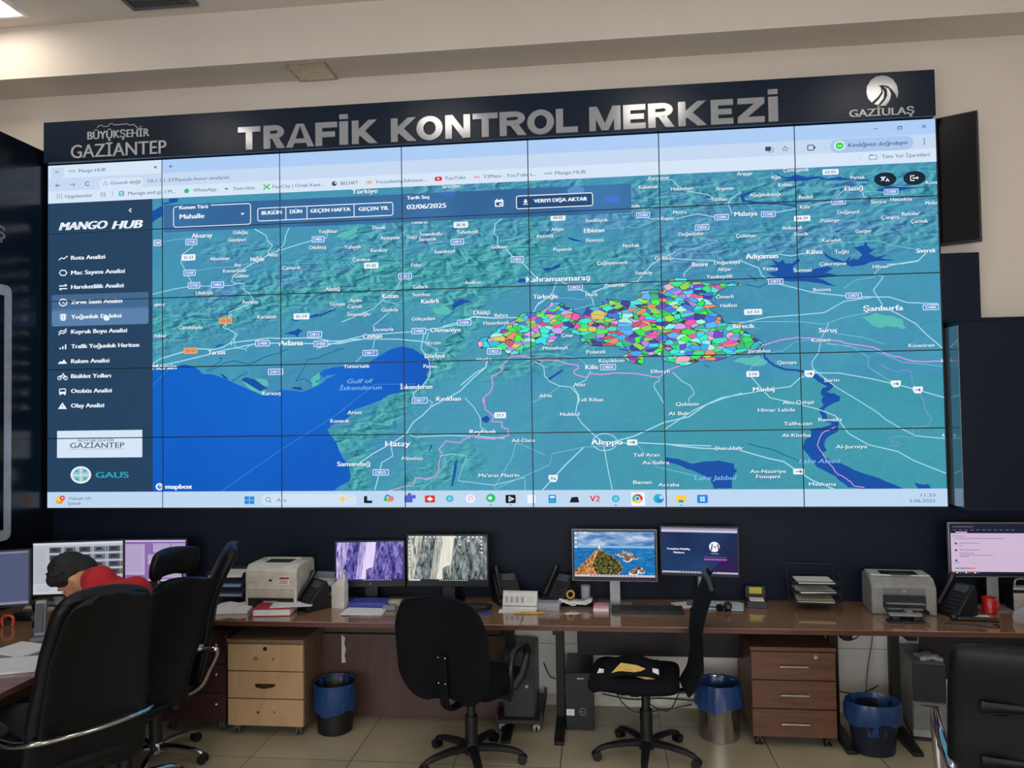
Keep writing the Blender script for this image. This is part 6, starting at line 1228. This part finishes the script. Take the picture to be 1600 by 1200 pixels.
MB().prism(rrect(-.08, -.012, .06, .012, .008), (0, 0, .002), (1, 0, 0), (0, 1, 0), (0, 0, .02)).build('handle', M('orange_plastic', 'd8502c', .45), t, .002); MB().box(.06, .085, -.008, .008, .008, .011).build('blade', SILVP, t)
o = MB().lathe([(.022, 0), (.024, .05), (.021, .05), (.019, .004)], n=20).build('cup', M('cup_blue', '24346c', .4), None); o.location = (-.27, -.20, DESK_Z); tag(o, 'small dark blue cup under the grey waterfall monitor', 'cup')
def keyboard(label, x, y, rz, w=.44, mat=None):
    t = thing('keyboard', label, 'keyboard', (x, y, DESK_Z), rz)
    MB().prism([(-.065, 0), (.065, 0), (.065, .024), (-.065, .012)], (-w/2, 0, 0), (0, 1, 0), (0, 0, 1), (w, 0, 0)).build('case', mat or BLKP, t, .003)
    m = MB(); nx = int(w/.0195)
    for j in range(5):
        for i in range(nx):
            if j == 0 and 3 < i < 9: continue
            x0 = -w/2+.009+i*.0195; y0 = -.057+j*.0235; z = .0125+(y0+.065)*.0925
            m.box(x0, x0+.016, y0, y0+.019, z, z+.007)
        if j == 0: m.box(-w/2+.009+4*.0195, -w/2+.009+9*.0195-.003, -.057, -.038, .013, .02)
    o = m.build('keys', DGREY, t)
    return t
keyboard('long black keyboard in front of the lighthouse monitor', 1.20, -.235, D2R(-1), .46)
keyboard('black keyboard behind the middle task chair', -.03, -.22, D2R(-6), .40)
def mouse(label, x, y, rz):
    t = thing('computer_mouse', label, 'mouse', (x, y, DESK_Z), rz)
    m = MB(); m.ball((0, 0, .006), (.03, .052, .03), 10); m.v = [(a, b, max(0, c)) for a, b, c in m.v]; m.build('shell', BLKP, t); MB().box(-.003, .003, .018, .036, .03, .036).build('wheel', DGREY, t)
t = MB().box(-.075, .075, -.045, .045, 0, .008).build('note_pad', M('pad_blue', '35468c', .5), None, .002); t.location = (.115, -.32, DESK_Z); tag(t, 'blue note pad right of the middle task chair', 'notepad')
o = thing('stapler', 'black stapler resting on the blue note pad', 'stapler', (.10, -.305, DESK_Z+.0085), D2R(15))
MB().box(-.06, .06, -.016, .016, 0, .01).build('base', BLKP, o, .003); MB().prism([(-.06, .012), (.06, .02), (.058, .036), (-.05, .045), (-.062, .03)], (0, -.015, 0), (1, 0, 0), (0, 0, 1), (0, .03, 0)).build('arm', BLKP, o, .004)
mouse('black mouse in front of the dark blue web page monitor', 1.50, -.24, D2R(10))
# calendar
t = thing('desk_calendar', 'white desk calendar standing in the middle of the desk', 'calendar', (.37, -.185, DESK_Z), D2R(-3))
MB().prism([(-.05, 0), (.05, 0), (.0, .115), (-.004, .115)], (-.115, .0, 0), (0, 1, 0), (0, 0, 1), (.23, 0, 0)).build('easel', M('calendar_card', 'd6d6d2', .7), t, smooth=False)
nrm = Vector((0, -.115, .05)).normalized(); up_ = Vector((0, .046, .115)).normalized(); o0 = Vector((0, -.05, 0))+nrm*.0008
pg = MB().prism([(-.108, .03), (.108, .03), (.108, .112), (-.108, .112)], o0, (1, 0, 0), up_, nrm*.001).build('page', PAPER, t, smooth=False)
m = MB(); G_ = M('calendar_print', '8a8f96', .7)
for i in range(7): m.prism([(-.095+i*.018, .045), (-.085+i*.018, .045), (-.085+i*.018, .085), (-.095+i*.018, .085)][::1], o0+nrm*.0012, (1, 0, 0), up_, nrm*.0003) if i % 2 == 0 else None
for j in range(6): m.prism([(-.095, .045+j*.0075), (.03, .045+j*.0075), (.03, .0462+j*.0075), (-.095, .0462+j*.0075)], o0+nrm*.0013, (1, 0, 0), up_, nrm*.0003); m.prism([(.045, .05+j*.007), (.095, .05+j*.007), (.095, .0512+j*.007), (.045, .0512+j*.007)], o0+nrm*.0013, (1, 0, 0), up_, nrm*.0003)
m.build('printed_grid', G_, pg, smooth=False)
MB().prism([(-.115, .022), (.115, .022), (.115, .026), (-.115, .026)], o0, (1, 0, 0), up_, nrm*.002).build('green_strip', M('strip_green', '3a6a58', .6), t)
m = MB()
for i in range(26): m.tube([(-.105+i*.0084, -.008+.006*math.cos(a), .113+.006*math.sin(a)) for a in [k*math.pi/4 for k in range(8)]], .0007, 4, closed=True)
m.build('wire_binding', SILVP, t)
sheaf('note_pad', 'white pad lying in front of the desk calendar', .37, -.275, D2R(3), .24, .07, 2, 4, cat='notepad')
t = thing('storage_tub', 'clear plastic tub of small office things right of the calendar', 'tub', (.56, -.205, DESK_Z), D2R(-4))
MB().prism([(-.07, 0), (.07, 0), (.078, .05), (-.078, .05)], (0, -.04, 0), (1, 0, 0), (0, 0, 1), (0, .003, 0)).prism([(-.07, 0), (.07, 0), (.078, .05), (-.078, .05)], (0, .037, 0), (1, 0, 0), (0, 0, 1), (0, .003, 0)).box(-.072, -.069, -.037, .037, 0, .05).box(.069, .072, -.037, .037, 0, .05).box(-.069, .069, -.037, .037, 0, .003).build('tub', CLEAR, t)
for nm, lab, c, x, y, ln, rz_ in (('marker_pen', 'purple marker inside the clear plastic tub', '4a3f88', .575, -.21, .05, .4), ('eraser', 'cream eraser inside the clear plastic tub', 'c9c2ae', .54, -.195, .03, -.3), ('marker_pen', 'yellow marker inside the clear plastic tub', 'c0a030', .52, -.215, .05, -.2)):
    if nm == 'eraser': o = MB().box(-ln/2, ln/2, -.009, .009, 0, .012).build(nm, M('col_'+c, c, .6), None, .002)
    else: o = MB().cyl((-ln, 0, .007), (ln*.7, 0, .007), .007, n=10).cyl((ln*.7, 0, .007), (ln, 0, .007), .005, n=10).build(nm, M('col_'+c, c, .5), None)
    o.location = (x, y, DESK_Z+.0035 if nm == 'eraser' else DESK_Z+.0035); o.rotation_euler = (0, 0, rz_); tag(o, lab, 'pen' if nm != 'eraser' else 'eraser')
for k, (lab, x, y, a) in enumerate((('yellow pencil lying nearest the desk edge before the calendar', .43, -.335, .05), ('yellow pencil lying just behind another pencil before the clear tub', .47, -.318, -.06))):
    o = thing('pencil', lab, 'pencil', (x, y, DESK_Z), a, None)
    MB().cyl((-.09, 0, .005), (.07, 0, .005), .005, n=6).build('shaft', M('pencil_yellow', 'c9a030', .5), o); MB().cyl((.07, 0, .005), (.09, 0, .005), .005, .0008, n=8).build('tip', M('pencil_wood', 'b08a5c', .7), o)
# open fan of papers with a yellow tape, glass, sticky notes
t = thing('paper_bundle', 'curled white papers on a black board left of the lighthouse monitor', 'papers', (.735, -.115, DESK_Z), D2R(-4))
MB().box(-.12, .12, -.07, .07, 0, .012).build('board', BLKP, t, .002)
m = MB()
for j in range(2):
    for i in range(15):
        a = -.11+i*.0157
        for y in (-.065, .06): m.v.append((a, y, .015+j*.006+.014*math.sin(i*.55+j)**2+.018*abs(a/.11)))
    b = j*30
    for i in range(14): m.f.append((b+2*i, b+2*i+2, b+2*i+3, b+2*i+1)); m.m.append(0)
o = m.build('sheet', PAPER, t, merge=False, sharp=80); sd = o.modifiers.new('thickness', 'SOLIDIFY'); sd.thickness = .002
o = MB().tube([(.024*math.cos(a), 0, .03+.024*math.sin(a)) for a in [k*math.pi/10 for k in range(20)]], .007, 8, closed=True).build('tape_roll', M('tape_yellow', 'b89a44', .5), None); o.location = (.70, -.09, DESK_Z+.040); o.rotation_euler = (0, 0, .3); tag(o, 'yellow roll of tape on the curled white papers', 'tape')
o = MB().lathe([(.03, 0), (.034, .11), (.032, .11), (.028, .006), (0.0005, .006)], n=24).build('glass', M('clear_glass', 'dfe8ee', .05, alpha=.25), None); o.location = (.80, .005, DESK_Z); tag(o, 'clear drinking glass behind the curled papers', 'glass')
t = thing('note_block', 'pink and white block of notes left of the long keyboard', 'notes', (.905, -.205, DESK_Z), D2R(-4))
MB().box(-.05, .05, -.04, .04, 0, .018).build('white_notes', PAPER, t); MB().box(-.048, .048, -.038, .038, .0185, .036).build('pink_notes', M('notes_pink', 'c88c94', .7), t)
sheaf('paper_card', 'small white card in front of the curled papers', .70, -.30, 0, .09, .03, 1, 2, cat='card')
# things round the web page monitor
sheaf('paper_sheaf', 'pale blue papers under the silver pole monitor', 1.70, -.08, D2R(-6), .27, .20, 4, 7, mat=M('paper_paleblue', 'b9cdd8', .8, var=.04))
sheaf('paper_sheaf', 'crumpled pale papers behind the mesh chair back', 1.47, -.06, D2R(16), .14, .12, 3, 9)
t = thing('webcam', 'black ball-shaped webcam in front of the silver pole', 'webcam', (1.715, -.21, DESK_Z))
MB().ball((0, 0, .036), .028, 12).build('ball', BLKP, t); MB().cyl((0, -.02, .036), (0, -.031, .036), .012, n=16).build('lens', M('lens_glass', '202830', .08), t); MB().lathe([(.024, 0), (.022, .008), (.012, .012)], n=20).build('foot', DGREY, t)
t = thing('headset', 'black headset lying right of the mesh chair back', 'headset', (1.60, -.20, DESK_Z), D2R(8))
MB().tube(arc_ := [(.0+.075*math.cos(a), .045*math.sin(a), .012) for a in [k*math.pi/10 for k in range(11)]], .007, 8).build('headband', BLKP, t)
for s in (-1, 1): MB().cyl((s*.075, -.005, .022), (s*.055, -.015, .022), .024, n=16).build('ear_cup', BLKP, t)
t = thing('card_box', 'black box with yellow note on its lid right of the silver pole monitor', 'box', (1.925, -.06, DESK_Z), D2R(-6))
MB().box(-.065, .065, -.06, .05, 0, .045).build('box', BLKP, t, .003); MB().box(-.065, .065, .05, .057, 0, .12).build('lid', BLKP, t, .002); MB().box(-.04, .04, .0485, .05, .07, .112).build('yellow_note', M('note_yellow', 'c2b83a', .7), t); MB().box(-.045, .045, -.055, .03, .045, .05).build('cards', PAPER, t)

# grey laser printer
t = thing('laser_printer', 'grey and dark laser printer at the right end of the desk', 'printer', (2.80, -.12, DESK_Z), D2R(-5))
w, d, h = .19, .125, .225
MB().prism([(-d, 0), (d, 0), (d, h), (-d+.06, h), (-d, h-.05)], (-w, 0, 0), (0, 1, 0), (0, 0, 1), (2*w, 0, 0)).build('body', M('printer_grey', '85857f', .5), t, .012, 3)
MB().box(-w+.012, w-.012, -.055, .11, h, h+.012).build('top_cover', M('printer_silver', 'b9bcbe', .4), t, .005); MB().box(-.11, .11, -.05, .06, h+.0121, h+.014).build('output_well', BLKP, t); MB().box(-.06, .06, -.075, -.01, h+.012, h+.022).build('output_flap', DGREY, t, .003)
MB().box(-.12, .12, -d-.008, -d+.002, .13, .17).build('front_door', M('printer_grey_dark', '6d6e6a', .5), t, .004); MB().box(-.125, .125, -d-.002, -d+.003, .045, .125).build('paper_slot', BLKP, t)
tr = MB().box(-.115, .115, -d-.10, -d, .025, .033).box(-.115, -.11, -d-.1, -d, .033, .05).box(.11, .115, -d-.1, -d, .033, .05).build('paper_tray', DGREY, t, .002); MB().box(-.02, .02, -d-.10, -d-.03, .033, .05).build('paper_guide', SILVP, tr, .003)
MB().box(-.11, .11, -d-.03, -d, .075, .08).build('priority_slot', SILVP, t); MB().cyl((0, -d-.008, .15), (0, -d-.0095, .15), .009, n=16).build('round_badge', SILVP, t)
t = thing('hole_punch', 'black and silver hole punch in front of the grey printer', 'hole punch', (2.735, -.40, DESK_Z), D2R(-2))
MB().box(-.10, .10, -.03, .04, 0, .012).build('base', BLKP, t, .003)
for x in (-.06, .06): MB().box(x-.022, x+.022, -.02, .03, .012, .038).build('punch_block', BLKP, t, .004)
MB().prism(rrect(-.095, -.015, .095, .02, .01), (0, 0, .04), (1, 0, 0), (0, 1, .12), (0, 0, .012)).build('lever', SILVP, t, .002)
t = thing('mug', 'red mug standing on the right desk', 'mug', (3.33, -.155, DESK_Z), D2R(-62))
MB().lathe([(.034, 0), (.04, .004), (.04, .095), (.038, .098), (.035, .095), (.035, .008), (.0005, .008)], n=30).build('cup', M('mug_red', 'b01f1c', .3), t); MB().tube(bez([(.038, 0, .078), (.062, 0, .075), (.068, 0, .05), (.058, 0, .026), (.038, 0, .02)], 6), .006, 8).build('handle', M('mug_red', 'b01f1c', .3), t)
sheaf('paper_card', 'small white card lying in front of the red mug', 3.24, -.235, .1, .09, .035, 1, 3, cat='card')
t = thing('remote_handset', 'long black handset lying right of the grey printer', 'handset', (3.16, -.36, DESK_Z), D2R(-6)); MB().tube([(-.12, 0, .012), (-.06, 0, .014), (.08, 0, .012), (.12, 0, .012)], [.012, .016, .011, .013], 10).build('body', BLKP, t); MB().ball((-.13, -.01, .022), (.022, .018, .022), 8).build('mouthpiece', BLKP, t)
o = MB().tube(bez([(2.95, -.42, .744), (3.05, -.44, .744), (3.12, -.46, .744), (3.2, -.5, .744), (3.24, -.46, .744), (3.22, -.43, .744)], 6), .0035, 6).build('thin_cable', BLKP, None); tag(o, 'thin black cable curling on the right desk', 'cable')
t = thing('desk_caddy', 'pale desk caddy with handle beside the white-sleeved person', 'caddy', (3.56, -.09, DESK_Z), D2R(-4))
MB().box(-.07, .07, -.05, .05, 0, .15).build('box', M('caddy_pale', 'b4b2aa', .5), t, .006); MB().box(-.075, -.07, -.05, .05, 0, .17).box(-.07, .07, -.051, -.05, .12, .14).build('trim', BLKP, t); MB().tube(bez([(-.04, 0, .15), (-.035, 0, .19), (.0, 0, .2), (.035, 0, .19), (.04, 0, .15)], 5), .006, 8).build('handle', SILVP, t)

# left desk
sheaf('paper_sheaf', 'white papers spread on the left desk edge', -2.24, -1.52, D2R(24), .34, .26, 5, 11)
sheaf('paper_sheaf', 'white papers lying on the left desk behind the edge papers', -2.38, -1.24, D2R(-14), .26, .20, 4, 12)
t = thing('cordless_base', 'grey upright phone in a charging base on the left desk', 'phone', (-2.38, -1.03, DESK_Z), D2R(20))
MB().box(-.075, .075, -.07, .06, 0, .03).build('base', M('base_grey', '5d6468', .45), t, .006); MB().prism([(-.025, 0), (.012, 0), (-.015, .20), (-.04, .20)], (-.07, .0, .028), (0, -1, 0), (0, 0, 1), (.055, 0, 0)).build('handset', M('handset_grey', '7f878c', .4), t, .004)
MB().prism([(-.022, .02), (-.019, .02), (-.044, .185), (-.046, .185)], (-.062, -.049, .028), (0, -1, 0), (0, 0, 1), (.04, 0, 0)).build('keypad', BLKP, t)
t = thing('clip', 'orange clip on the left desk near the grey-blue monitor', 'clip', (-2.83, -.80, DESK_Z), .2); MB().tube(bez([(-.03, 0, .004), (-.034, 0, .05), (-.02, 0, .07), (.02, 0, .07), (.034, 0, .05), (.03, 0, .004)], 5), .009, 8).build('loop', M('orange_plastic', 'd8502c', .45), t)
t = thing('headset', 'large black headset on the left desk before the bowed person', 'headset', (onz(76, 976, DESK_Z).x, onz(76, 976, DESK_Z).y, DESK_Z), D2R(40))
MB().tube([(.09*math.cos(a), 0, .05+.07*math.sin(a)) for a in [k*math.pi/12 for k in range(13)]], .009, 8).build('headband', BLKP, t)
for s in (-1, 1): MB().cyl((s*.09, 0, .045), (s*.062, 0, .045), .044, n=18).build('ear_cup', BLKP, t)
keyboard('dark grey keyboard on the left desk by the grey upright phone', onz(100, 992, DESK_Z).x, onz(100, 992, DESK_Z).y, D2R(28), .34, DGREY)
sheaf('paper_sheaf', 'white papers below the thumbnail monitor', onz(72, 948, DESK_Z).x, onz(72, 948, DESK_Z).y, D2R(-10), .22, .14, 5, 14)
for lab, x, y, c, hh in (('white paper cup below the thumbnail monitor', onz(92, 946, DESK_Z).x, onz(92, 946, DESK_Z).y, 'd0d0cc', .09), ('dark glass jar between monitors on the left desk', -2.86, -.50, '1c2026', .08)):
    o = MB().lathe([(.028, 0), (.036, hh), (.033, hh), (.026, .005), (.0005, .005)], n=22).build('cup', M('cup_'+c, c, .4), None); o.location = (x, y, DESK_Z+.0145 if 'paper cup' in lab else DESK_Z+.0145); tag(o, lab, 'cup')
    o.location.z = DESK_Z
o = MB().box(-.09, .09, -.045, .045, 0, .035).build('black_case', BLKP, None, .012); o.location = (-2.86, -.62, DESK_Z); tag(o, 'black case lying between monitors on the left desk', 'case')
phone('black desk phone at the left edge on the left desk', -2.78, -1.20, D2R(55))
# cables under the desks
for i, (lab, P_) in enumerate((('black cable sagging between desk legs by the oval bin', [(2.42, .06, .62), (2.50, .05, .50), (2.60, .05, .52), (2.66, .05, .66)]), ('black cable looping low behind the oval bin', [(2.36, .04, .20), (2.5, .03, .155), (2.62, .03, .16), (2.72, .05, .20)]), ('thin cable hanging straight down behind the oval bin', [(2.70, .07, .70), (2.695, .07, .5), (2.66, .07, .3), (2.64, .07, .1)]),
        ('black cable lying below the mesh chair', [(.95, .04, .30), (1.0, .0, .12), (1.1, -.05, .03), (1.25, -.02, .02), (1.5, .03, .05)]), ('dark cable tangle by the black computer tower', [(.88, .05, .28), (.95, -.02, .16), (1.05, .04, .10), (1.16, .0, .16), (1.22, .05, .04), (1.34, -.03, .03), (1.42, .05, .12)]), ('black cable along the wall under the mesh chair', [(.9, .08, .09), (1.1, .07, .06), (1.3, .075, .07), (1.55, .07, .06)]), ('cable beside the grey computer tower', [(.50, .06, .30), (.54, .04, .22), (.58, .04, .20)]))):
    o = MB().tube(bez(P_, 8), .004 if 'thin' not in lab else .0022, 6).build('power_cable', BLKP, None); tag(o, lab, 'cable')
t = thing('power_strip', 'black power adapter hanging under the desk behind the mesh chair', 'adapter', (1.12, .03, .10)); MB().box(-.03, .03, -.03, .03, 0, .13).build('body', BLKP, t, .006); MB().tube([(0, 0, .13), (.005, .01, .25), (0, .02, .6)], .004, 6).build('cord', BLKP, t)
# ------------------------------------------------------------------ people
def fuse(name, m, mat, parent, voxel=.010, it=8, fac=.5):
    o = m.build(name, mat, parent, merge=False)
    a = o.modifiers.new('fuse', 'REMESH'); a.mode = 'VOXEL'; a.voxel_size = voxel; a.use_smooth_shade = True
    b = o.modifiers.new('soften', 'SMOOTH'); b.factor = fac; b.iterations = it
    return o
SKIN = M('skin', 'b5805f', .5, var=.06, scale=30); HAIR = M('dark_hair', '040404', .7, var=.3, scale=120, bump=.8, bscale=160, stretch=(1, 1, 4))
def hand(m, w, d, n, side):
    """palm at w pointing along d, palm normal n"""
    d = Vector(d).normalized(); n = Vector(n).normalized(); s = d.cross(n)*side
    m.capsule(w, .026, w+d*.03, .03); 
    for k in (-1.2, -.4, .4, 1.2): m.capsule(w+d*.02+s*k*.014, .017, w+d*.075+s*k*.019, .0125)
    for k, L in ((-1.2, .058), (-.4, .074), (.4, .082), (1.2, .072)):
        a = w+d*.08+s*k*.019; b = a+d*L*.45+n*L*.12; c = b+d*L*.35+n*L*.3; e = c+d*L*.15+n*L*.32
        m.capsule(a, .0098, b, .009, 8); m.capsule(b, .009, c, .0083, 8); m.capsule(c, .0083, e, .0075, 8)
    a = w+d*.02+s*(.026); b = a+d*.03+s*.026+n*.01; c = b+d*.03+s*.006+n*.012
    m.capsule(a, .013, b, .0115, 8); m.capsule(b, .0115, c, .009, 8)
def head_parts(m, c, X):
    """head at c; X maps local (x right, y face direction, z crown) to world"""
    q = lambda x, y, z: Vector(c)+X @ Vector((x, y, z))
    m.ball(c, (.075, .095, .098), 14, X=X); m.ball(q(0, .02, -.05), (.06, .075, .07), 12, X=X)
    m.ball(q(0, .045, -.092), (.035, .035, .028), 10, X=X)
    m.capsule(q(0, .088, .01), .010, q(0, .108, -.028), .014, 8); m.capsule(q(-.012, .1, -.03), .008, q(.012, .1, -.03), .008, 8)
    for s in (-1, 1):
        m.ball(q(s*.03, .082, .018), (.02, .014, .009), 8, X=X); m.ball(q(s*.084, -.005, -.012), (.013, .026, .036), 10, X=X); m.ball(q(s*.04, .07, -.03), (.022, .02, .02), 8, X=X)
    m.capsule(q(-.02, .09, -.06), .008, q(.02, .09, -.06), .008, 8)
def face_details(c, X, body):
    q = lambda x, y, z: Vector(c)+X @ Vector((x, y, z))
    for s in (-1, 1):
        MB().ball(q(s*.03, .086, .006), (.013, .01, .008), 10, X=X).build('eye', M('eye_white', 'd8d4cc', .3), body); MB().capsule(q(s*.016, .096, .026), .004, q(s*.046, .086, .024), .003, 6).build('eyebrow', HAIR, body)
    MB().capsule(q(-.02, .094, -.06), .006, q(.02, .094, -.06), .006, 8).build('lips', M('lip', '8e4f46', .5), body)
def basis(f, up):
    f = Vector(f).normalized(); r = f.cross(Vector(up)).normalized(); u = r.cross(f)
    return Matrix(((r.x, f.x, u.x), (r.y, f.y, u.y), (r.z, f.z, u.z)))

# the man bowed over the left desk
ANC = Vector((-1.66, -1.80, 0)); F_ = Vector((-.85, .53, 0)); Rr = Vector((F_.y, -F_.x, 0))
t = thing('person', 'dark-haired person in red polo shirt sitting bowed over the left desk', 'person', ANC)
L_ = lambda v: Vector(v)-ANC
pelvis = L_(ANC+Vector((0, 0, .60))); neck = L_(rayd(156, 908, 3.84)); hd = L_(rayd(117, 898, 3.93)); shR = L_(rayd(210, 926, 3.74)); shL = neck+(neck-shR)*.75+Vector((-.03, .02, -.03))
shL = L_(rayd(140, 938, 4.02)); chest = (neck+shR+shL)/3+Vector((.03, -.02, -.08)); waist = pelvis*.45+chest*.55+Vector((.05, -.03, .02))
elR = shR+F_*.20+Rr*.06+Vector((0, 0, -.26)); elL = shL+F_*.14-Rr*.05+Vector((0, 0, -.24)); haR = L_(rayd(165, 985, 3.90)); haL = L_(rayd(140, 992, 3.96))
kn = [pelvis+F_*.42+Rr*s*.13+Vector((0, 0, -.06)) for s in (1, -1)]; ank = [k+F_*.06+Vector((0, 0, -.43)) for k in kn]; hip = [pelvis+Rr*s*.09 for s in (1, -1)]
Xh = basis((-.55, -.13, -.85), (-.7, -.47, .5))
m = MB(); m.capsule(pelvis, .135, waist, .125); m.capsule(waist, .125, chest, .14); m.capsule(chest+Rr*.07, .11, chest-Rr*.07, .11); m.capsule(chest, .10, neck, .062); m.capsule(neck, .056, hd-Vector((0, 0, .03)), .055)
head_parts(m, hd, Xh)
for sh, el, ha, sd in ((shR, elR, haR, 1), (shL, elL, haL, -1)):
    m.capsule(chest, .1, sh, .06); m.capsule(sh, .06, el, .043); m.capsule(el, .043, ha, .027); hand(m, ha, F_+Vector((0, 0, -.15)), Vector((0, 0, -1)), sd)
for h_, k_, a_ in zip(hip, kn, ank): m.capsule(h_, .095, k_, .062); m.capsule(k_, .062, a_, .04); m.capsule(a_+Vector((0, 0, -.03)), .036, a_+F_*.15+Vector((0, 0, -.055)), .03)
body = fuse('body', m, SKIN, t, .009, 6); face_details(hd, Xh, body)
m = MB(); m.capsule(waist, .143, chest, .158); m.capsule(pelvis+Vector((0, 0, .03)), .15, waist, .143); m.capsule(chest+Rr*.08, .122, chest-Rr*.08, .122); m.capsule(chest, .12, neck, .079); m.capsule(neck, .07, neck+(hd-neck)*.22, .066)
for sh, el in ((shR, elR), (shL, elL)): m.capsule(chest, .12, sh, .082); m.capsule(sh, .08, sh*.3+el*.7, .064)
fuse('polo_shirt', m, M('red_cotton', 'a3141f', .85, var=.08, bump=.3, bscale=120), t, .010, 8)
m = MB()
for h_, k_, a_ in zip(hip, kn, ank): m.capsule(h_, .11, k_, .078); m.capsule(k_, .078, a_, .06)
m.capsule(pelvis, .152, pelvis+Vector((0, 0, -.03)), .15); fuse('trousers', m, M('dark_cotton', '14161c', .9), t, .012, 6)
for a_ in ank: m = MB().capsule(a_+Vector((0, 0, -.055))-F_*.03, .042, a_+F_*.17+Vector((0, 0, -.065)), .036); fuse('shoe', m, BLKP, t, .008, 4)
m = MB(); q = lambda x, y, z: hd+Xh @ Vector((x, y, z))
m.ball(q(0, -.010, .035), (.084, .098, .09), 14, X=Xh); m.ball(q(0, -.052, -.012), (.07, .058, .075), 12, X=Xh); m.ball(q(0, .05, .07), (.06, .05, .04), 10, X=Xh)
rn = random.Random(2)
for k in range(220):
    a = rn.uniform(0, 6.28); e = rn.uniform(.15, 1.5); d = Vector((math.cos(a)*math.cos(e), math.sin(a)*math.cos(e), math.sin(e)))
    p = Vector((d.x*.08, -.010+d.y*.094, .035+d.z*.086)); m.capsule(q(*p), .006, q(*(p+d*.010+Vector((rn.uniform(-.006, .006), .008, rn.uniform(0, .004))))), .003, 5)
fuse('hair', m, HAIR, t, .005, 5, .5)

# the sleeve at the right edge belongs to a seated figure mostly outside the frame
ANC = Vector((3.72, -.98, 0)); t = thing('person', 'person in white long-sleeved shirt at the right edge with hand on the desk', 'person', ANC)
L_ = lambda v: Vector(v)-ANC; F_ = Vector((-.08, 1, 0)).normalized(); Rr = Vector((F_.y, -F_.x, 0))
pelvis = Vector((0, 0, .58)); chest = pelvis+F_*.10+Vector((0, 0, .38)); neck = chest+F_*.04+Vector((0, 0, .17)); hd = neck+F_*.05+Vector((0, 0, .15)); shL = chest-Rr*.19+Vector((0, 0, .06)); shR = chest+Rr*.19+Vector((0, 0, .06))
elL = L_(rayd(1596, 976, 4.62))+Vector((.02, 0, .035)); haL = L_(rayd(1622, 950, 4.80)); elR = shR+F_*.2+Vector((.04, 0, -.25)); haR = elR+F_*.26+Vector((-.1, 0, .02))
Xh = basis((-.1, 1, -.25), (0, 0, 1)); kn = [pelvis+F_*.42+Rr*s*.13+Vector((0, 0, -.06)) for s in (1, -1)]; ank = [k+F_*.02+Vector((0, 0, -.43)) for k in kn]; hip = [pelvis+Rr*s*.09 for s in (1, -1)]
m = MB(); m.capsule(pelvis, .13, chest, .13); m.capsule(chest+Rr*.08, .1, chest-Rr*.08, .1); m.capsule(chest, .1, neck, .06); m.capsule(neck, .055, hd, .055); head_parts(m, hd, Xh)
for sh, el, ha, sd in ((shR, elR, haR, 1), (shL, elL, haL, -1)): m.capsule(chest, .1, sh, .06); m.capsule(sh, .056, el, .042); m.capsule(el, .042, ha, .027); hand(m, ha, F_*.75+Vector((-.55, 0, -.05)), Vector((0, 0, -1)), sd)
for h_, k_, a_ in zip(hip, kn, ank): m.capsule(h_, .095, k_, .062); m.capsule(k_, .062, a_, .04); m.capsule(a_+Vector((0, 0, -.03)), .036, a_+F_*.15+Vector((0, 0, -.055)), .03)
body = fuse('body', m, SKIN, t, .009, 6); face_details(hd, Xh, body)
m = MB(); m.capsule(pelvis+Vector((0, 0, .03)), .15, chest, .15); m.capsule(chest+Rr*.09, .115, chest-Rr*.09, .115); m.capsule(chest, .11, neck, .075)
for sh, el, ha in ((shR, elR, haR), (shL, elL, haL)): m.capsule(chest, .12, sh, .08); m.capsule(sh, .078, el, .066); m.capsule(el, .066, el*.2+ha*.8, .04)
fuse('shirt', m, M('white_cotton', 'b9b9b6', .85, var=.05, bump=.5, bscale=40), t, .010, 6)
m = MB()
for h_, k_, a_ in zip(hip, kn, ank): m.capsule(h_, .11, k_, .078); m.capsule(k_, .078, a_, .06)
fuse('trousers', m, M('dark_cotton', '14161c', .9), t, .012, 6)
for a_ in ank: m = MB().capsule(a_+Vector((0, 0, -.055))-F_*.03, .042, a_+F_*.17+Vector((0, 0, -.065)), .036); fuse('shoe', m, BLKP, t, .008, 4)
m = MB(); q = lambda x, y, z: hd+Xh @ Vector((x, y, z)); m.ball(q(0, -.014, .024), (.083, .096, .094), 14, X=Xh); m.ball(q(0, -.045, -.02), (.074, .06, .07), 12, X=Xh); fuse('hair', m, HAIR, t, .008, 3)
t = thing('task_chair', 'plain black stool chair under the white-sleeved person at the right edge', 'chair', (3.72, -1.0, 0), 0.05)
star_base(t, .42, .28, BLKP, BLKP, .2); seat(t, .46, -.20, .22, .455, .05, FABR)

# repeats of one kind share a group phrase
_kinds = {}
for o in COL.objects:
    if o.parent is None and 'label' in o and 'group' not in o: _kinds.setdefault(o.name.split('.')[0], []).append(o)
for k, L in _kinds.items():
    if len(L) > 1 and k != 'person':
        for o in L: o['group'] = k.replace('_', ' ') + ' items in the control room'
bpy.context.view_layer.update()
